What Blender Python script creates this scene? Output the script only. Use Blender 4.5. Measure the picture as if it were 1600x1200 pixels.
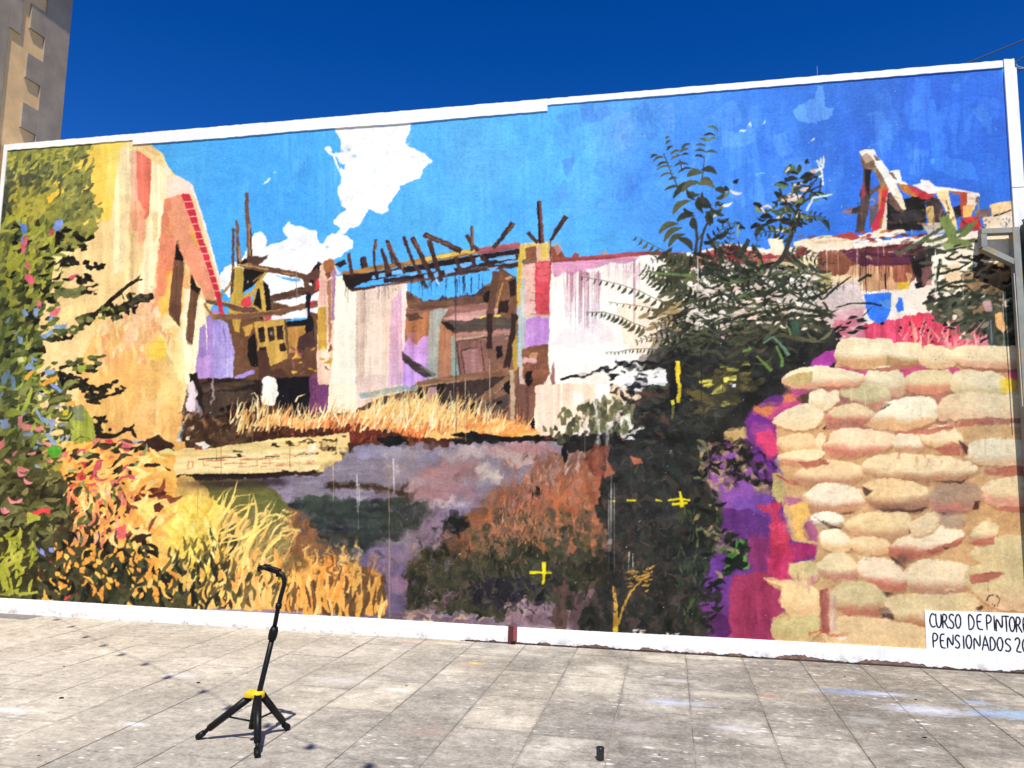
import bpy, bmesh, math, random
import numpy as np
from mathutils import Vector, Matrix
for o in list(bpy.data.objects): bpy.data.objects.remove(o)
scene = bpy.context.scene
col = scene.collection
R = math.radians
random.seed(4)
# ---------------------------------------------------------------- camera
YAW = 0.20290437                     # the mural wall is turned this far from the picture plane
WD = 7.06141573                      # distance from the camera foot to the wall
T = Vector((math.cos(YAW), -math.sin(YAW), 0)); N = Vector((math.sin(YAW), math.cos(YAW), 0))
cam = bpy.data.cameras.new('camera'); camo = bpy.data.objects.new('camera', cam); col.objects.link(camo)
cam.sensor_width = 36; cam.lens = 27; cam.clip_end = 2000; cam.clip_start = .05
cr = Vector((0.99988487, -0.0018159, 0.01506516)); cu = Vector((-0.01517421, -0.11965612, 0.99269943)); cf = Vector((0, 0.99281374, 0.1196699))
camo.matrix_world = Matrix(((cr.x, cu.x, -cf.x, 0), (cr.y, cu.y, -cf.y, 0), (cr.z, cu.z, -cf.z, 1.5), (0, 0, 0, 1)))
scene.camera = camo
scene.render.resolution_x, scene.render.resolution_y = 1024, 768
scene.cycles.max_bounces = 4; scene.cycles.diffuse_bounces = 2; scene.cycles.glossy_bounces = 2
# ---------------------------------------------------------------- sky, sun, exposure
ray = (T * -.30 + N * 1.0 + Vector((0, 0, -1.75))).normalized()       # the way the sunlight travels
elev = math.asin(-ray.z); azim = math.atan2(-ray.x, -ray.y)
world = bpy.data.worlds.new('World'); scene.world = world; world.use_nodes = True
wn = world.node_tree.nodes; wl = world.node_tree.links
sky = wn.new('ShaderNodeTexSky'); sky.sky_type = 'NISHITA'; sky.sun_disc = False
sky.sun_elevation = elev; sky.sun_rotation = azim; sky.altitude = 900; sky.air_density = 1.0; sky.dust_density = 0.0; sky.ozone_density = 4.0
gam = wn.new('ShaderNodeGamma'); gam.inputs[1].default_value = 1.35
hsv = wn.new('ShaderNodeHueSaturation'); hsv.inputs['Hue'].default_value = .513; hsv.inputs['Saturation'].default_value = 1.215; hsv.inputs['Value'].default_value = .58
bg = wn['Background']; bg.inputs['Strength'].default_value = .1
wl.new(sky.outputs[0], gam.inputs[0]); wl.new(gam.outputs[0], hsv.inputs['Color']); wl.new(hsv.outputs[0], bg.inputs[0])
sl = bpy.data.lights.new('sun', 'SUN'); sl.energy = 4.6; sl.angle = R(.53); sl.color = (1, .94, .84)
sun = bpy.data.objects.new('sun', sl); col.objects.link(sun)
sun.rotation_euler = ray.to_track_quat('-Z', 'Y').to_euler(); sun.location = (3, -6, 12)
vs = scene.view_settings
vs.view_transform = 'Standard'; vs.look = 'None'; vs.gamma = 1; vs.use_curve_mapping = False; vs.exposure = .5
# ---------------------------------------------------------------- helpers
def W(s, d, z=0):
    """wall frame to world: s along the wall, d metres out in front of it"""
    return N * (WD - d) + T * s + Vector((0, 0, z))
def tag(o, label=None, cat=None, group=None, kind=None):
    for k, v in (('label', label), ('category', cat), ('group', group), ('kind', kind)):
        if v: o[k] = v
    return o
def place(o, s, d, z=0, rz=0):
    o.location = W(s, d, z); o.rotation_euler = (0, 0, rz - YAW); return o
def thing(name, s, d, z=0, rz=0, **k):
    o = bpy.data.objects.new(name, None); o.empty_display_size = .1; col.objects.link(o)
    return tag(place(o, s, d, z, rz), **k)
def obj(name, bm, m, parent=None, smooth=False, label=None):
    me = bm if isinstance(bm, bpy.types.Mesh) else bpy.data.meshes.new(name)
    if not isinstance(bm, bpy.types.Mesh):
        bmesh.ops.recalc_face_normals(bm, faces=bm.faces); bm.to_mesh(me); bm.free()
    if m and not me.materials: me.materials.append(m)
    if smooth: me.polygons.foreach_set('use_smooth', [True] * len(me.polygons))
    o = bpy.data.objects.new(name, me); col.objects.link(o)
    if parent: o.parent = parent
    if label: o['label'] = label
    return o
def box(bm, x0, x1, y0, y1, z0, z1, bev=0, M=None, jit=0):
    vs = [bm.verts.new((x, y, z)) for x in (x0, x1) for y in (y0, y1) for z in (z0, z1)]
    if jit:
        for v in vs: v.co += Vector([random.uniform(-jit, jit) for _ in range(3)])
    fs = [bm.faces.new([vs[i] for i in q]) for q in ((0,1,3,2),(4,6,7,5),(0,4,5,1),(2,3,7,6),(0,2,6,4),(1,5,7,3))]
    if bev:
        r = bmesh.ops.bevel(bm, geom=list({e for f in fs for e in f.edges}), offset=bev, segments=2, affect='EDGES', profile=.6)
        vs = list({v for f in r['faces'] for v in f.verts} | {v for v in vs if v.is_valid})
    if M is not None:
        for v in vs: v.co = M @ v.co
    return bm
def tube(bm, pts, rad, n=10, cap=True):
    pts = [Vector(p) for p in pts]; rr = rad if isinstance(rad, (list, tuple)) else [rad] * len(pts)
    rings = []; up = Vector((0, 0, 1))
    for i, p_ in enumerate(pts):
        d = (pts[min(i + 1, len(pts) - 1)] - pts[max(i - 1, 0)]).normalized()
        a = d.cross(up if abs(d.z) < .95 else Vector((1, 0, 0))).normalized(); b = d.cross(a)
        rings.append([bm.verts.new(p_ + (a * math.cos(k * 2 * math.pi / n) + b * math.sin(k * 2 * math.pi / n)) * rr[i]) for k in range(n)])
    for a, b in zip(rings, rings[1:]):
        for k in range(n): bm.faces.new((a[k], a[(k + 1) % n], b[(k + 1) % n], b[k]))
    if cap: bm.faces.new(rings[0]); bm.faces.new(rings[-1][::-1])
    return bm
def lathe(bm, prof, n=20, c=(0, 0, 0)):
    rings = [[bm.verts.new((c[0] + r * math.cos(k * 2 * math.pi / n), c[1] + r * math.sin(k * 2 * math.pi / n), c[2] + z)) for k in range(n)] for r, z in prof]
    for a, b in zip(rings, rings[1:]):
        for k in range(n): bm.faces.new((a[k], a[(k + 1) % n], b[(k + 1) % n], b[k]))
    bm.faces.new(rings[0][::-1]); bm.faces.new(rings[-1])
    return bm
def bmn(): return bmesh.new()
class NT:
    """small node-tree helper"""
    def __init__(s, name, rough=.8, spec=.3):
        s.m = bpy.data.materials.new(name); s.m.use_nodes = True; s.t = s.m.node_tree; s.b = s.t.nodes['Principled BSDF']
        s.b.inputs['Roughness'].default_value = rough; s.b.inputs['Specular IOR Level'].default_value = spec
        s.pos = s.n('ShaderNodeNewGeometry').outputs['Position']
    def n(s, k, **kw):
        x = s.t.nodes.new(k)
        for a, b in kw.items(): setattr(x, a, b)
        return x
    def lk(s, a, b): s.t.links.new(a, b)
    def noise(s, scale=5, detail=4, rough=.55, vec=None, stretch=None, rot=0):
        v = vec or s.pos
        if stretch:
            mp = s.n('ShaderNodeMapping'); mp.inputs['Rotation'].default_value = (0, 0, rot); mp.inputs['Scale'].default_value = stretch; s.lk(v, mp.inputs[0]); v = mp.outputs[0]
        x = s.n('ShaderNodeTexNoise'); x.inputs['Scale'].default_value = scale; x.inputs['Detail'].default_value = detail; x.inputs['Roughness'].default_value = rough
        s.lk(v, x.inputs['Vector']); return x.outputs['Fac']
    def ramp(s, fac, stops):
        x = s.n('ShaderNodeValToRGB'); e = x.color_ramp.elements
        while len(e) < len(stops): e.new(.5)
        for i, (p_, c) in enumerate(stops):
            e[i].position = p_; e[i].color = (*c, 1) if len(c) == 3 else c
        s.lk(fac, x.inputs[0]); return x.outputs[0]
    def mix(s, f, a, b, mode='MIX'):
        x = s.n('ShaderNodeMix', data_type='RGBA', blend_type=mode)
        for i, v in ((0, f), (6, a), (7, b)):
            if hasattr(v, 'is_linked'): s.lk(v, x.inputs[i])
            else: x.inputs[i].default_value = v if i == 0 else (*v, 1)
        return x.outputs[2]
    def math(s, op, a, b=0., clamp=False):
        x = s.n('ShaderNodeMath', operation=op, use_clamp=clamp)
        for i, v in ((0, a), (1, b)):
            if hasattr(v, 'is_linked'): s.lk(v, x.inputs[i])
            else: x.inputs[i].default_value = v
        return x.outputs[0]
    def bump(s, h, strength=.3, dist=.01):
        x = s.n('ShaderNodeBump'); x.inputs['Strength'].default_value = strength; x.inputs['Distance'].default_value = dist
        s.lk(h, x.inputs['Height']); s.lk(x.outputs[0], s.b.inputs['Normal'])
    def color(s, c):
        if hasattr(c, 'is_linked'): s.lk(c, s.b.inputs['Base Color'])
        else: s.b.inputs['Base Color'].default_value = (*c, 1)
        return s
def plain(name, c, rough=.6, spec=.4, var=.15, scale=14, bump=0, metal=0):
    t = NT(name, rough, spec); f = t.noise(scale, 5, .6)
    t.color(t.ramp(f, [(.3, tuple(x * (1 - var) for x in c)), (.7, tuple(min(1, x * (1 + var)) for x in c))]))
    t.b.inputs['Metallic'].default_value = metal
    if bump: t.bump(t.noise(scale * 6, 4), bump, .004)
    return t.m
# ---------------------------------------------------------------- mural brushwork
# The mural is painted stroke by stroke into a colour chart (numpy), then carried by
# the plaster skin of the wall as a colour attribute: pigment only, no light.
CX0, CY0, CW, CH = -70, 70, 1740, 1000          # extent of the chart
RNG = np.random.default_rng(7)
def vnoise(h, w, sy, sx, seed):
    r = np.random.default_rng(seed)
    gy, gx = int(h / sy) + 3, int(w / sx) + 3
    g = r.random((gy, gx), dtype=np.float32) * 2 - 1
    y = np.arange(h, dtype=np.float32) / sy; x = np.arange(w, dtype=np.float32) / sx
    yi = y.astype(int); xi = x.astype(int)
    fy = y - yi; fx = x - xi
    fy = fy * fy * (3 - 2 * fy); fx = fx * fx * (3 - 2 * fx)
    rows = g[yi] * (1 - fy)[:, None] + g[yi + 1] * fy[:, None]
    return rows[:, xi] * (1 - fx) + rows[:, xi + 1] * fx
C = np.ones((CH, CW, 3), np.float32) * 0.9      # chart, display values 0..1
ID = np.zeros((CH, CW), np.uint8)               # which painted subject owns the spot
REG = [1]
WX = (vnoise(2*CH, 2*CW, 14, 14, 1) * 1.5 + vnoise(2*CH, 2*CW, 5, 5, 2) + vnoise(2*CH, 2*CW, 50, 50, 5) * 1.2)
WY = (vnoise(2*CH, 2*CW, 14, 14, 3) * 1.5 + vnoise(2*CH, 2*CW, 5, 5, 4) + vnoise(2*CH, 2*CW, 50, 50, 6) * 1.2)
TV = vnoise(CH, CW, 45, 2.2, 11) * .5 + vnoise(CH, CW, 80, 6, 12) * .6 + vnoise(CH, CW, 12, 12, 13) * .4
TH = vnoise(CH, CW, 2.2, 45, 14) * .5 + vnoise(CH, CW, 6, 80, 15) * .6 + vnoise(CH, CW, 12, 12, 16) * .4
TB = vnoise(CH, CW, 22, 22, 17) * .6 + vnoise(CH, CW, 7, 7, 18) * .4 + vnoise(CH, CW, 3, 3, 19) * .3
TEX = {'v': TV, 'h': TH, 'b': TB}
def hx(c):
    return np.array([int(c[i:i+2], 16) for i in (0, 2, 4)], np.float32) / 255 if isinstance(c, str) else np.asarray(c, np.float32)
def xy(s):
    a = np.array(s.split(), np.float64) if isinstance(s, str) else np.asarray(s, np.float64).ravel()
    return a.reshape(-1, 2)
def mask(pts, w):
    q = (pts - (CX0, CY0)) * 2
    pad = int(4 + 8 * w)
    x0 = max(0, int(q[:, 0].min()) - pad) & ~1; y0 = max(0, int(q[:, 1].min()) - pad) & ~1
    x1 = min(2*CW, int(q[:, 0].max()) + pad + 2) & ~1; y1 = min(2*CH, int(q[:, 1].max()) + pad + 2) & ~1
    if x1 - x0 < 2 or y1 - y0 < 2: return None
    H, W = y1 - y0, x1 - x0
    par = np.zeros((H, W + 1), np.int16)
    a = q; b = np.roll(q, -1, 0)
    for (ax, ay), (bx, by) in zip(a, b):
        if ay == by: continue
        if ay > by: ax, ay, bx, by = bx, by, ax, ay
        r0 = max(y0, int(math.ceil(ay - .5))); r1 = min(y1 - 1, int(math.ceil(by - .5)) - 1)
        if r1 < r0: continue
        rr = np.arange(r0, r1 + 1)
        xc = ax + (rr + .5 - ay) * (bx - ax) / (by - ay)
        ci = np.clip(np.ceil(xc - .5).astype(int) - x0, 0, W)
        par[rr - y0, ci] += 1
    m = (np.cumsum(par, 1)[:, :W] & 1).astype(np.float32)
    if w:
        yy, xx = np.mgrid[0:H, 0:W]
        yy = np.clip(yy + np.rint(WY[y0:y1, x0:x1] * w * 1.6).astype(int), 0, H - 1)
        xx = np.clip(xx + np.rint(WX[y0:y1, x0:x1] * w * 1.6).astype(int), 0, W - 1)
        m = m[yy, xx]
    m = m.reshape(H // 2, 2, W // 2, 2).mean((1, 3))
    return m, y0 // 2, x0 // 2
def lay(m, y0, x0, col, a=1., t='b', amp=.03, keep=False):
    h, w = m.shape
    s = (slice(y0, y0 + h), slice(x0, x0 + w))
    col = col if getattr(col, 'ndim', 1) == 3 else hx(col)
    if amp: col = col * (1 + (TEX[t][s] * amp * 2.2)[..., None]) + (TEX[t][s] * amp * .35)[..., None]
    m = (m * a)[..., None]
    C[s] = C[s] * (1 - m) + col * m
    if not keep: ID[s][m[..., 0] > .5] = REG[0]
def p(col, pts, w=.8, t='b', amp=.03, a=1., dry=0., c2=None, d='y', keep=False):
    """one brushed shape; c2 blends to a second colour across it, dry lets the ground show through"""
    pts = xy(pts); r = mask(pts, w)
    if r is None: return
    m, y0, x0 = r
    h, wd = m.shape
    if dry: m = m * np.clip((TEX[t][y0:y0+h, x0:x0+wd] * 1.1 + 1 - dry * 1.6) * 3, 0, 1)
    if c2 is not None:
        if d == 'y': k = (np.arange(h) + y0 + CY0 - pts[:, 1].min()) / np.ptp(pts[:, 1]).clip(1); k = np.repeat(k[:, None], wd, 1)
        else: k = (np.arange(wd) + x0 + CX0 - pts[:, 0].min()) / np.ptp(pts[:, 0]).clip(1); k = np.repeat(k[None], h, 0)
        k = np.clip(k + TEX[t][y0:y0+h, x0:x0+wd] * .12, 0, 1)[..., None]
        col = hx(col) * (1 - k) + hx(c2) * k
        col = col.astype(np.float32)
    lay(m, y0, x0, col, a, t, amp, keep)
def s(col, pts, w0=2., w1=None, w=.3, a=1., amp=.03, t='b', dry=0., keep=False):
    """a tapering brush line along points"""
    q = xy(pts); w1 = w0 if w1 is None else w1
    n = len(q); d = np.gradient(q, axis=0); d /= np.maximum(np.hypot(*d.T), 1e-6)[:, None]
    nn = np.stack([-d[:, 1], d[:, 0]], 1) * (np.linspace(w0, w1, n) / 2)[:, None]
    p(col, np.vstack([q + nn, (q - nn)[::-1]]), w, t, amp, a, dry, keep=keep)
def leaf(col, x, y, ang, L, W, bend=.15, w=.25, a=1.):
    ca, sa = math.cos(ang), math.sin(ang)
    k = np.array([0, .2, .45, .75, 1, .75, .45, .2]); o = np.array([0, .35, .5, .36, 0, -.36, -.5, -.35]) * W
    o = o + np.sin(k * math.pi) * bend * L
    k = k * L
    p(col, np.stack([x + k * ca - o * sa, y + k * sa + o * ca], 1), w, 'b', .04, a)
def inside(pts, n):
    pts = xy(pts); lo = pts.min(0); hi = pts.max(0); out = []
    b = np.roll(pts, -1, 0)
    while len(out) < n:
        c = RNG.uniform(lo, hi)
        cr = ((pts[:, 1] > c[1]) != (b[:, 1] > c[1])) & (c[0] < (b[:, 0] - pts[:, 0]) * (c[1] - pts[:, 1]) / (b[:, 1] - pts[:, 1] + 1e-9) + pts[:, 0])
        if cr.sum() & 1: out.append(c)
    return out
def dabs(pts, n, cols, L=(6, 14), W=(2, 5), ang=(0, 3.1), a=(1, 1), bend=.12, w=.4):
    """n loose dabs thrown inside an outline"""
    cols = cols.split()
    for x, y in inside(pts, n):
        l = RNG.uniform(*L); an = RNG.uniform(*ang)
        leaf(cols[RNG.integers(len(cols))], x - math.cos(an) * l / 2, y - math.sin(an) * l / 2, an, l, RNG.uniform(*W), RNG.uniform(-bend, bend), w, RNG.uniform(*a))
def blades(pts, n, cols, L=(10, 25), W=(1.2, 2.6), lean=(-.5, .5), curl=.35):
    """grass blades rooted inside an outline, growing up"""
    cols = cols.split()
    for x, y in sorted(inside(pts, n), key=lambda q: q[1]):
        l = RNG.uniform(*L); th = RNG.uniform(*lean); k = th + RNG.uniform(-curl, curl)
        q = [(x, y), (x + math.sin(th) * l * .5, y - math.cos(th) * l * .5), (x + math.sin(th) * l * .5 + math.sin(k) * l * .5, y - math.cos(th) * l * .5 - math.cos(k) * l * .5)]
        s(cols[RNG.integers(len(cols))], q, RNG.uniform(*W), .6, .2)
def soft(col, x, y, rx, ry, a=.5):
    x0 = max(0, int(x - rx * 2 - CX0)); x1 = min(CW, int(x + rx * 2 - CX0)); y0 = max(0, int(y - ry * 2 - CY0)); y1 = min(CH, int(y + ry * 2 - CY0))
    if x1 <= x0 or y1 <= y0: return
    yy, xx = np.mgrid[y0:y1, x0:x1]
    m = np.exp(-(((xx + CX0 - x) / rx) ** 2 + ((yy + CY0 - y) / ry) ** 2) * 1.4) * (1 + TB[y0:y1, x0:x1] * .35)
    lay(np.clip(m, 0, 1).astype(np.float32), y0, x0, col, a, keep=True)
def drips(col, x0, x1, n, ya, yb, w=(.7, 1.4), a=.8):
    for x in RNG.uniform(x0, x1, n):
        y = RNG.uniform(*ya) if isinstance(ya, tuple) else ya
        e = RNG.uniform(*yb)
        k = x + RNG.uniform(-1, 1)
        s(col, [(x, y), (k, (y + e) / 2), (k, e)], RNG.uniform(*w), .5, .15, a, 0, keep=True)
def frond(col, pts, n, L, W=.32, up=1, side=2, spread=1.1):
    """a feathered leaf: leaflets along a rib, longest at the foot"""
    q = xy(pts); d = np.r_[0, np.cumsum(np.hypot(*np.diff(q, axis=0).T))]
    cols = col.split()
    s(cols[0], q, 1.1, .6, .1)
    for i in range(n):
        k = (i + .5) / n; D = k * d[-1]
        x = np.interp(D, d, q[:, 0]); y = np.interp(D, d, q[:, 1])
        x2 = np.interp(D + 3, d, q[:, 0]); y2 = np.interp(D + 3, d, q[:, 1])
        an = math.atan2(y2 - y, x2 - x) if D + 3 < d[-1] else math.atan2(q[-1, 1] - q[-2, 1], q[-1, 0] - q[-2, 0])
        l = L * (1.05 - .75 * k) * RNG.uniform(.8, 1.15)
        for sg in ((1, -1) if side == 2 else (side,)):
            leaf(cols[RNG.integers(len(cols))], x, y, an + sg * spread * RNG.uniform(.85, 1.15), l, max(1.4, l * W), .12 * sg, .15)
def brush(pts, n, cols, L=(14, 40), W=(5, 11), ang=(1.2, 1.9), a=(.25, .7), dry=.25, t='v'):
    """n flat-brush marks with dragged, broken ends inside an outline"""
    cols = cols.split()
    for x, y in inside(pts, n):
        l = RNG.uniform(*L) / 2; an = RNG.uniform(*ang); c, q = math.cos(an) * l, math.sin(an) * l
        k = RNG.uniform(-.2, .2) * l
        wd = RNG.uniform(*W)
        s(cols[RNG.integers(len(cols))], [(x - c, y - q), (x - q * .0 + k, y), (x + c, y + q)], wd, wd * RNG.uniform(.6, 1), .9, RNG.uniform(*a), .04, t, dry)
_NS = {}
def scum(q, ax=6, ay=6, sc=6, seed=0, mix=.35, feather=14):
    """work the wet paint inside an outline: neighbouring colours are dragged into each other"""
    r = mask(xy(q), 1.2)
    m, y0, x0 = r; h, w = m.shape
    k = (sc, seed)
    if k not in _NS:
        _NS[k] = [vnoise(CH, CW, sc, sc, 900 + seed * 7 + i) * .9 + vnoise(CH, CW, sc * .45, sc * .45, 950 + seed * 7 + i) * .22 for i in range(4)]
    n = [f[y0:y0+h, x0:x0+w] for f in _NS[k]]
    yy, xx = np.mgrid[y0:y0+h, x0:x0+w]
    g = lambda a, b: (np.clip(yy + np.rint(a * ay).astype(int), 0, CH - 1), np.clip(xx + np.rint(b * ax).astype(int), 0, CW - 1))
    i1 = g(n[0], n[1]); i2 = g(n[2], n[3])
    out = C[i1] * (1 - mix) + C[i2] * mix
    idn = ID[i1]
    f = m[..., None]
    sl = (slice(y0, y0 + h), slice(x0, x0 + w))
    C[sl] = C[sl] * (1 - f) + out * f
    ID[sl] = np.where(m > .5, idn, ID[sl])

def kuwa(q, r=2, keep=.3):
    """settle the worked paint into flat, crisp-edged dabs (Kuwahara)"""
    m, y0, x0 = mask(xy(q), 1.); h, w = m.shape; r0 = 2 * r + 2
    Y0, Y1, X0, X1 = max(0, y0 - r0), min(CH, y0 + h + r0), max(0, x0 - r0), min(CW, x0 + w + r0)
    A = C[Y0:Y1, X0:X1].astype(np.float64); k = r + 1
    g = A @ np.array([.3, .55, .15])
    st = np.concatenate([A, g[..., None], (g * g)[..., None]], 2)
    cs = np.cumsum(np.cumsum(np.pad(st, ((1, 0), (1, 0), (0, 0))), 0), 1)
    bx = (cs[k:, k:] - cs[:-k, k:] - cs[k:, :-k] + cs[:-k, :-k]) / (k * k)      # mean of the k x k block starting here
    H, W_ = bx.shape[:2]
    best = None
    oy, ox = y0 - Y0, x0 - X0
    for dy in (-r, 0):
        for dx in (-r, 0):
            yy = np.clip(np.arange(h) + oy + dy, 0, H - 1); xx = np.clip(np.arange(w) + ox + dx, 0, W_ - 1)
            b = bx[np.ix_(yy, xx)]; v = b[..., 4] - b[..., 3] ** 2
            if best is None: best, bv = b[..., :3].copy(), v.copy()
            else:
                z = v < bv; best[z] = b[z][:, :3]; bv[z] = v[z]
    f = m[..., None] * (1 - keep)
    C[y0:y0+h, x0:x0+w] = (C[y0:y0+h, x0:x0+w] * (1 - f) + best * f).astype(np.float32)
def cl(col, x0, y0, x1, y1, bow=.18, W=5., w=.25, a=1.):
    """one crescent brush mark from point to point, thin-thick-thin"""
    k = np.linspace(0, 1, 7); dx, dy = x1 - x0, y1 - y0
    cx = x0 + dx * k - dy * bow * np.sin(k * math.pi); cy = y0 + dy * k + dx * bow * np.sin(k * math.pi)
    L = max(math.hypot(dx, dy), 1e-3); nx, ny = -dy / L, dx / L
    wd = W / 2 * np.sin(np.clip(k * .9 + .08, 0, 1) * math.pi) ** .8
    p(col, np.vstack([np.stack([cx + nx * wd, cy + ny * wd], 1), np.stack([cx - nx * wd, cy - ny * wd], 1)[::-1]]), w, 'b', .05, a)
def cres(pts, n, cols, L=(12, 26), W=(3, 6), ang=(-.6, .6), bow=(-.3, .3), a=(1, 1)):
    cols = cols.split()
    for x, y in inside(pts, n):
        l = RNG.uniform(*L) / 2; an = RNG.uniform(*ang)
        cl(cols[RNG.integers(len(cols))], x - math.cos(an) * l, y - math.sin(an) * l, x + math.cos(an) * l, y + math.sin(an) * l, RNG.uniform(*bow), RNG.uniform(*W), .3, RNG.uniform(*a))
# --- sky
REG[0] = 1
xs = np.arange(CW) + CX0
st = np.array([0, 250, 500, 850, 960, 1080, 1180, 1300, 1650.])
sc = np.array([[78,168,240],[80,172,242],[84,178,247],[96,190,255],[92,174,252],[80,154,247],[68,138,240],[60,124,229],[56,116,222]]) / 255
C[:] = np.stack([np.interp(xs, st, sc[:, i]) for i in range(3)], 1)[None] * (1 + (TV * .02 + TB * .022)[..., None])
ID[:] = 1
for x, y, rx, ry, c, a in [(300,330,60,90,'5ab4f6',.4),(460,300,70,60,'4aa0ea',.5),(600,420,80,40,'58b0f0',.4),(740,250,90,80,'6cbcfc',.5),(800,330,80,40,'56a8ee',.5),(900,260,60,80,'66c4ff',.6),(930,370,60,40,'58b8f4',.6),(960,210,50,60,'7ab8fc',.5),(1010,330,60,50,'4e9cf4',.6),(1180,190,60,40,'4a8ef0',.5),(1240,260,70,60,'4684ea',.5),(1200,320,50,50,'4a92f4',.5),(1430,160,60,60,'3a6cd8',.6),(1340,210,60,70,'3a6ad6',.5),(1540,200,40,70,'3c6edc',.5),(1500,300,40,30,'3a6ed8',.6)]: soft(c, x, y, rx, ry, a)
for c, q, a in [('5690f4','903 163 928 161 927 178 950 165 955 182 930 192 912 193',.5),('84bcff','962 180 985 175 990 225 975 235 960 215',.5),('7cb4fc','1030 165 1052 160 1056 200 1040 205',.4),('5894f0','878 250 898 244 897 262 885 278 880 265',.7),
 ('6aaefc','1130 205 1155 208 1162 205 1170 195 1180 200 1182 222 1170 224 1160 228 1140 232 1127 225',.7),('62a6fc','1170 205 1182 222 1188 260 1196 320 1180 330 1178 270',.4),('70aefa','1240 172 1262 158 1274 155 1280 132 1288 133 1288 168 1304 172 1296 186 1284 190 1266 194 1245 190 1240 182',.8),('5a9cf6','1200 215 1220 210 1230 260 1215 300 1198 290',.35),
 ('4c8cf2','1429 125 1452 122 1453 155 1460 158 1462 172 1475 175 1474 205 1460 215 1445 205 1430 203 1420 205 1424 170',.75),('4c90f4','1454 205 1470 200 1478 210 1476 245 1470 252 1455 240',.6),('4e94f4','1455 246 1468 245 1500 250 1520 255 1530 280 1500 282 1475 270 1456 262',.55),('5aa8fc','1454 246 1463 247 1460 256 1455 256',.9),('4a8af0','1288 200 1300 195 1300 260 1288 262',.35),('4a8cf2','1310 240 1318 238 1318 275 1310 276',.4),('3f78e2','1424 205 1448 203 1450 240 1430 245 1422 225',.5),('50a4f8','1565 104 1570 103 1569 118 1564 122',.9)]: p(c, q, 1.6, 'v', .02, a)
dabs('300 240 500 230 520 330 400 330', 10, 'e8f8ff', (2, 5), (1, 2), (2, 2.6), (.0, .25))
for q in ['411 290 416 283 420 278 424 279 418 286', '1154 206 1160 202 1167 203 1162 207', '1168 196 1172 190 1175 198', '1190 195 1195 188 1196 193', '1264 223 1271 215 1273 218 1267 222']: p('e6f6ff', q, .6)
s('dcf2ff', '427 271 432 269', 1.5); s('bfe6ff', '1180 274 1188 271 1195 271', 1.2, .8)
dabs('250 230 1560 130 1560 250 1300 330 900 330 620 340 420 330', 70, '3f86d0 3a78c8 2f62b8', (1, 3), (.7, 1.3), (0, 3), (.3, .8))
s('2f5ab8', '1385 133 1395 128 1400 133 1409 134', 1); s('2c58b4', '1520 147 1540 150 1560 154', .9, a=.7); s('2c58b4', '1497 222 1508 233', 1.2, a=.7)
brush('870 175 1560 120 1560 300 1300 325 1100 330 870 330', 110, '4a8cf0 407ce4 5aa0f8 6eb2fe 3a72dc 84c0ff 3468d4', (24, 70), (14, 40), (.6, 2.6), (.08, .26), .3)  # SKYB
brush('250 240 870 190 870 370 640 340 420 340 300 300', 80, '5ab4f6 4aa0ea 68bcfa 74c4ff 52a6f0', (24, 70), (12, 30), (.9, 2.2), (.1, .3), .4)
# --- clouds
REG[0] = 2
p('fbfffe', '522 185 642 175 641 205 637 214 634 224 640 231 652 236 662 238 669 246 677 254 668 258 662 264 660 270 656 280 641 284 632 288 625 291 624 300 614 310 608 317 606 330 598 335 588 334 580 330 577 327 572 338 564 350 556 356 545 360 538 366 526 370 533 356 524 351 521 345 529 337 538 330 543 326 535 322 531 312 527 301 530 290 534 279 532 262 540 266 541 258 530 256 526 246 521 241 531 240 533 226 530 216 525 208', 1.)
s('f6fcff', '509 231 514 238 522 244 526 256 532 270 536 278', 5, 1.6, .3); p('f4fbff', '508 230 516 228 520 236 514 240', .4)
p('fdfefe', '340 436 352 418 366 412 380 402 392 372 400 364 408 361 418 370 417 386 428 379 440 378 452 372 444 364 443 356 452 346 462 353 480 357 496 361 497 376 504 381 511 369 521 364 541 369 552 377 552 388 540 394 528 404 515 413 503 425 500 497 460 505 420 505 398 440 360 470', 1.1)
dabs('445 350 495 360 495 380 450 372', 8, 'fdfefe', (8, 16), (2, 4), (.2, .7))
dabs('530 200 640 195 650 270 560 340 540 300', 26, 'e9eefa f2f4fb e4ebf6', (6, 22), (3, 8), (0, 3), (.3, .7))
dabs('400 380 540 375 500 420 420 430', 14, 'eef0fa e6ecf8', (6, 18), (3, 6), (0, 3), (.3, .7))
dabs('636 232 668 245 658 268 640 262', 9, 'c8d8ec b8c8e0', (3, 6), (1.5, 2.5), (.6, 1.2), (.5, .9))
for x, y in [(534,236),(545,234),(553,244),(640,214),(511,386)]: soft('98b4e4', x, y, 4, 3, .8)
p('58b0f0', '430 431 445 434 470 437 468 441 450 440', .8); p('5cb2f2', '415 365 428 362 448 368 440 376 430 376 419 386', .8); p('56aef0', '496 360 512 364 508 376 503 380 497 374', .6)
# dark underpainting below the skyline
REG[0] = 5
p('5a4636', '285 560 640 600 860 560 1060 540 1270 520 1270 720 285 720', 1)
p('f6e8d8', '836 560 1060 540 1060 690 836 690', 1)
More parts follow.
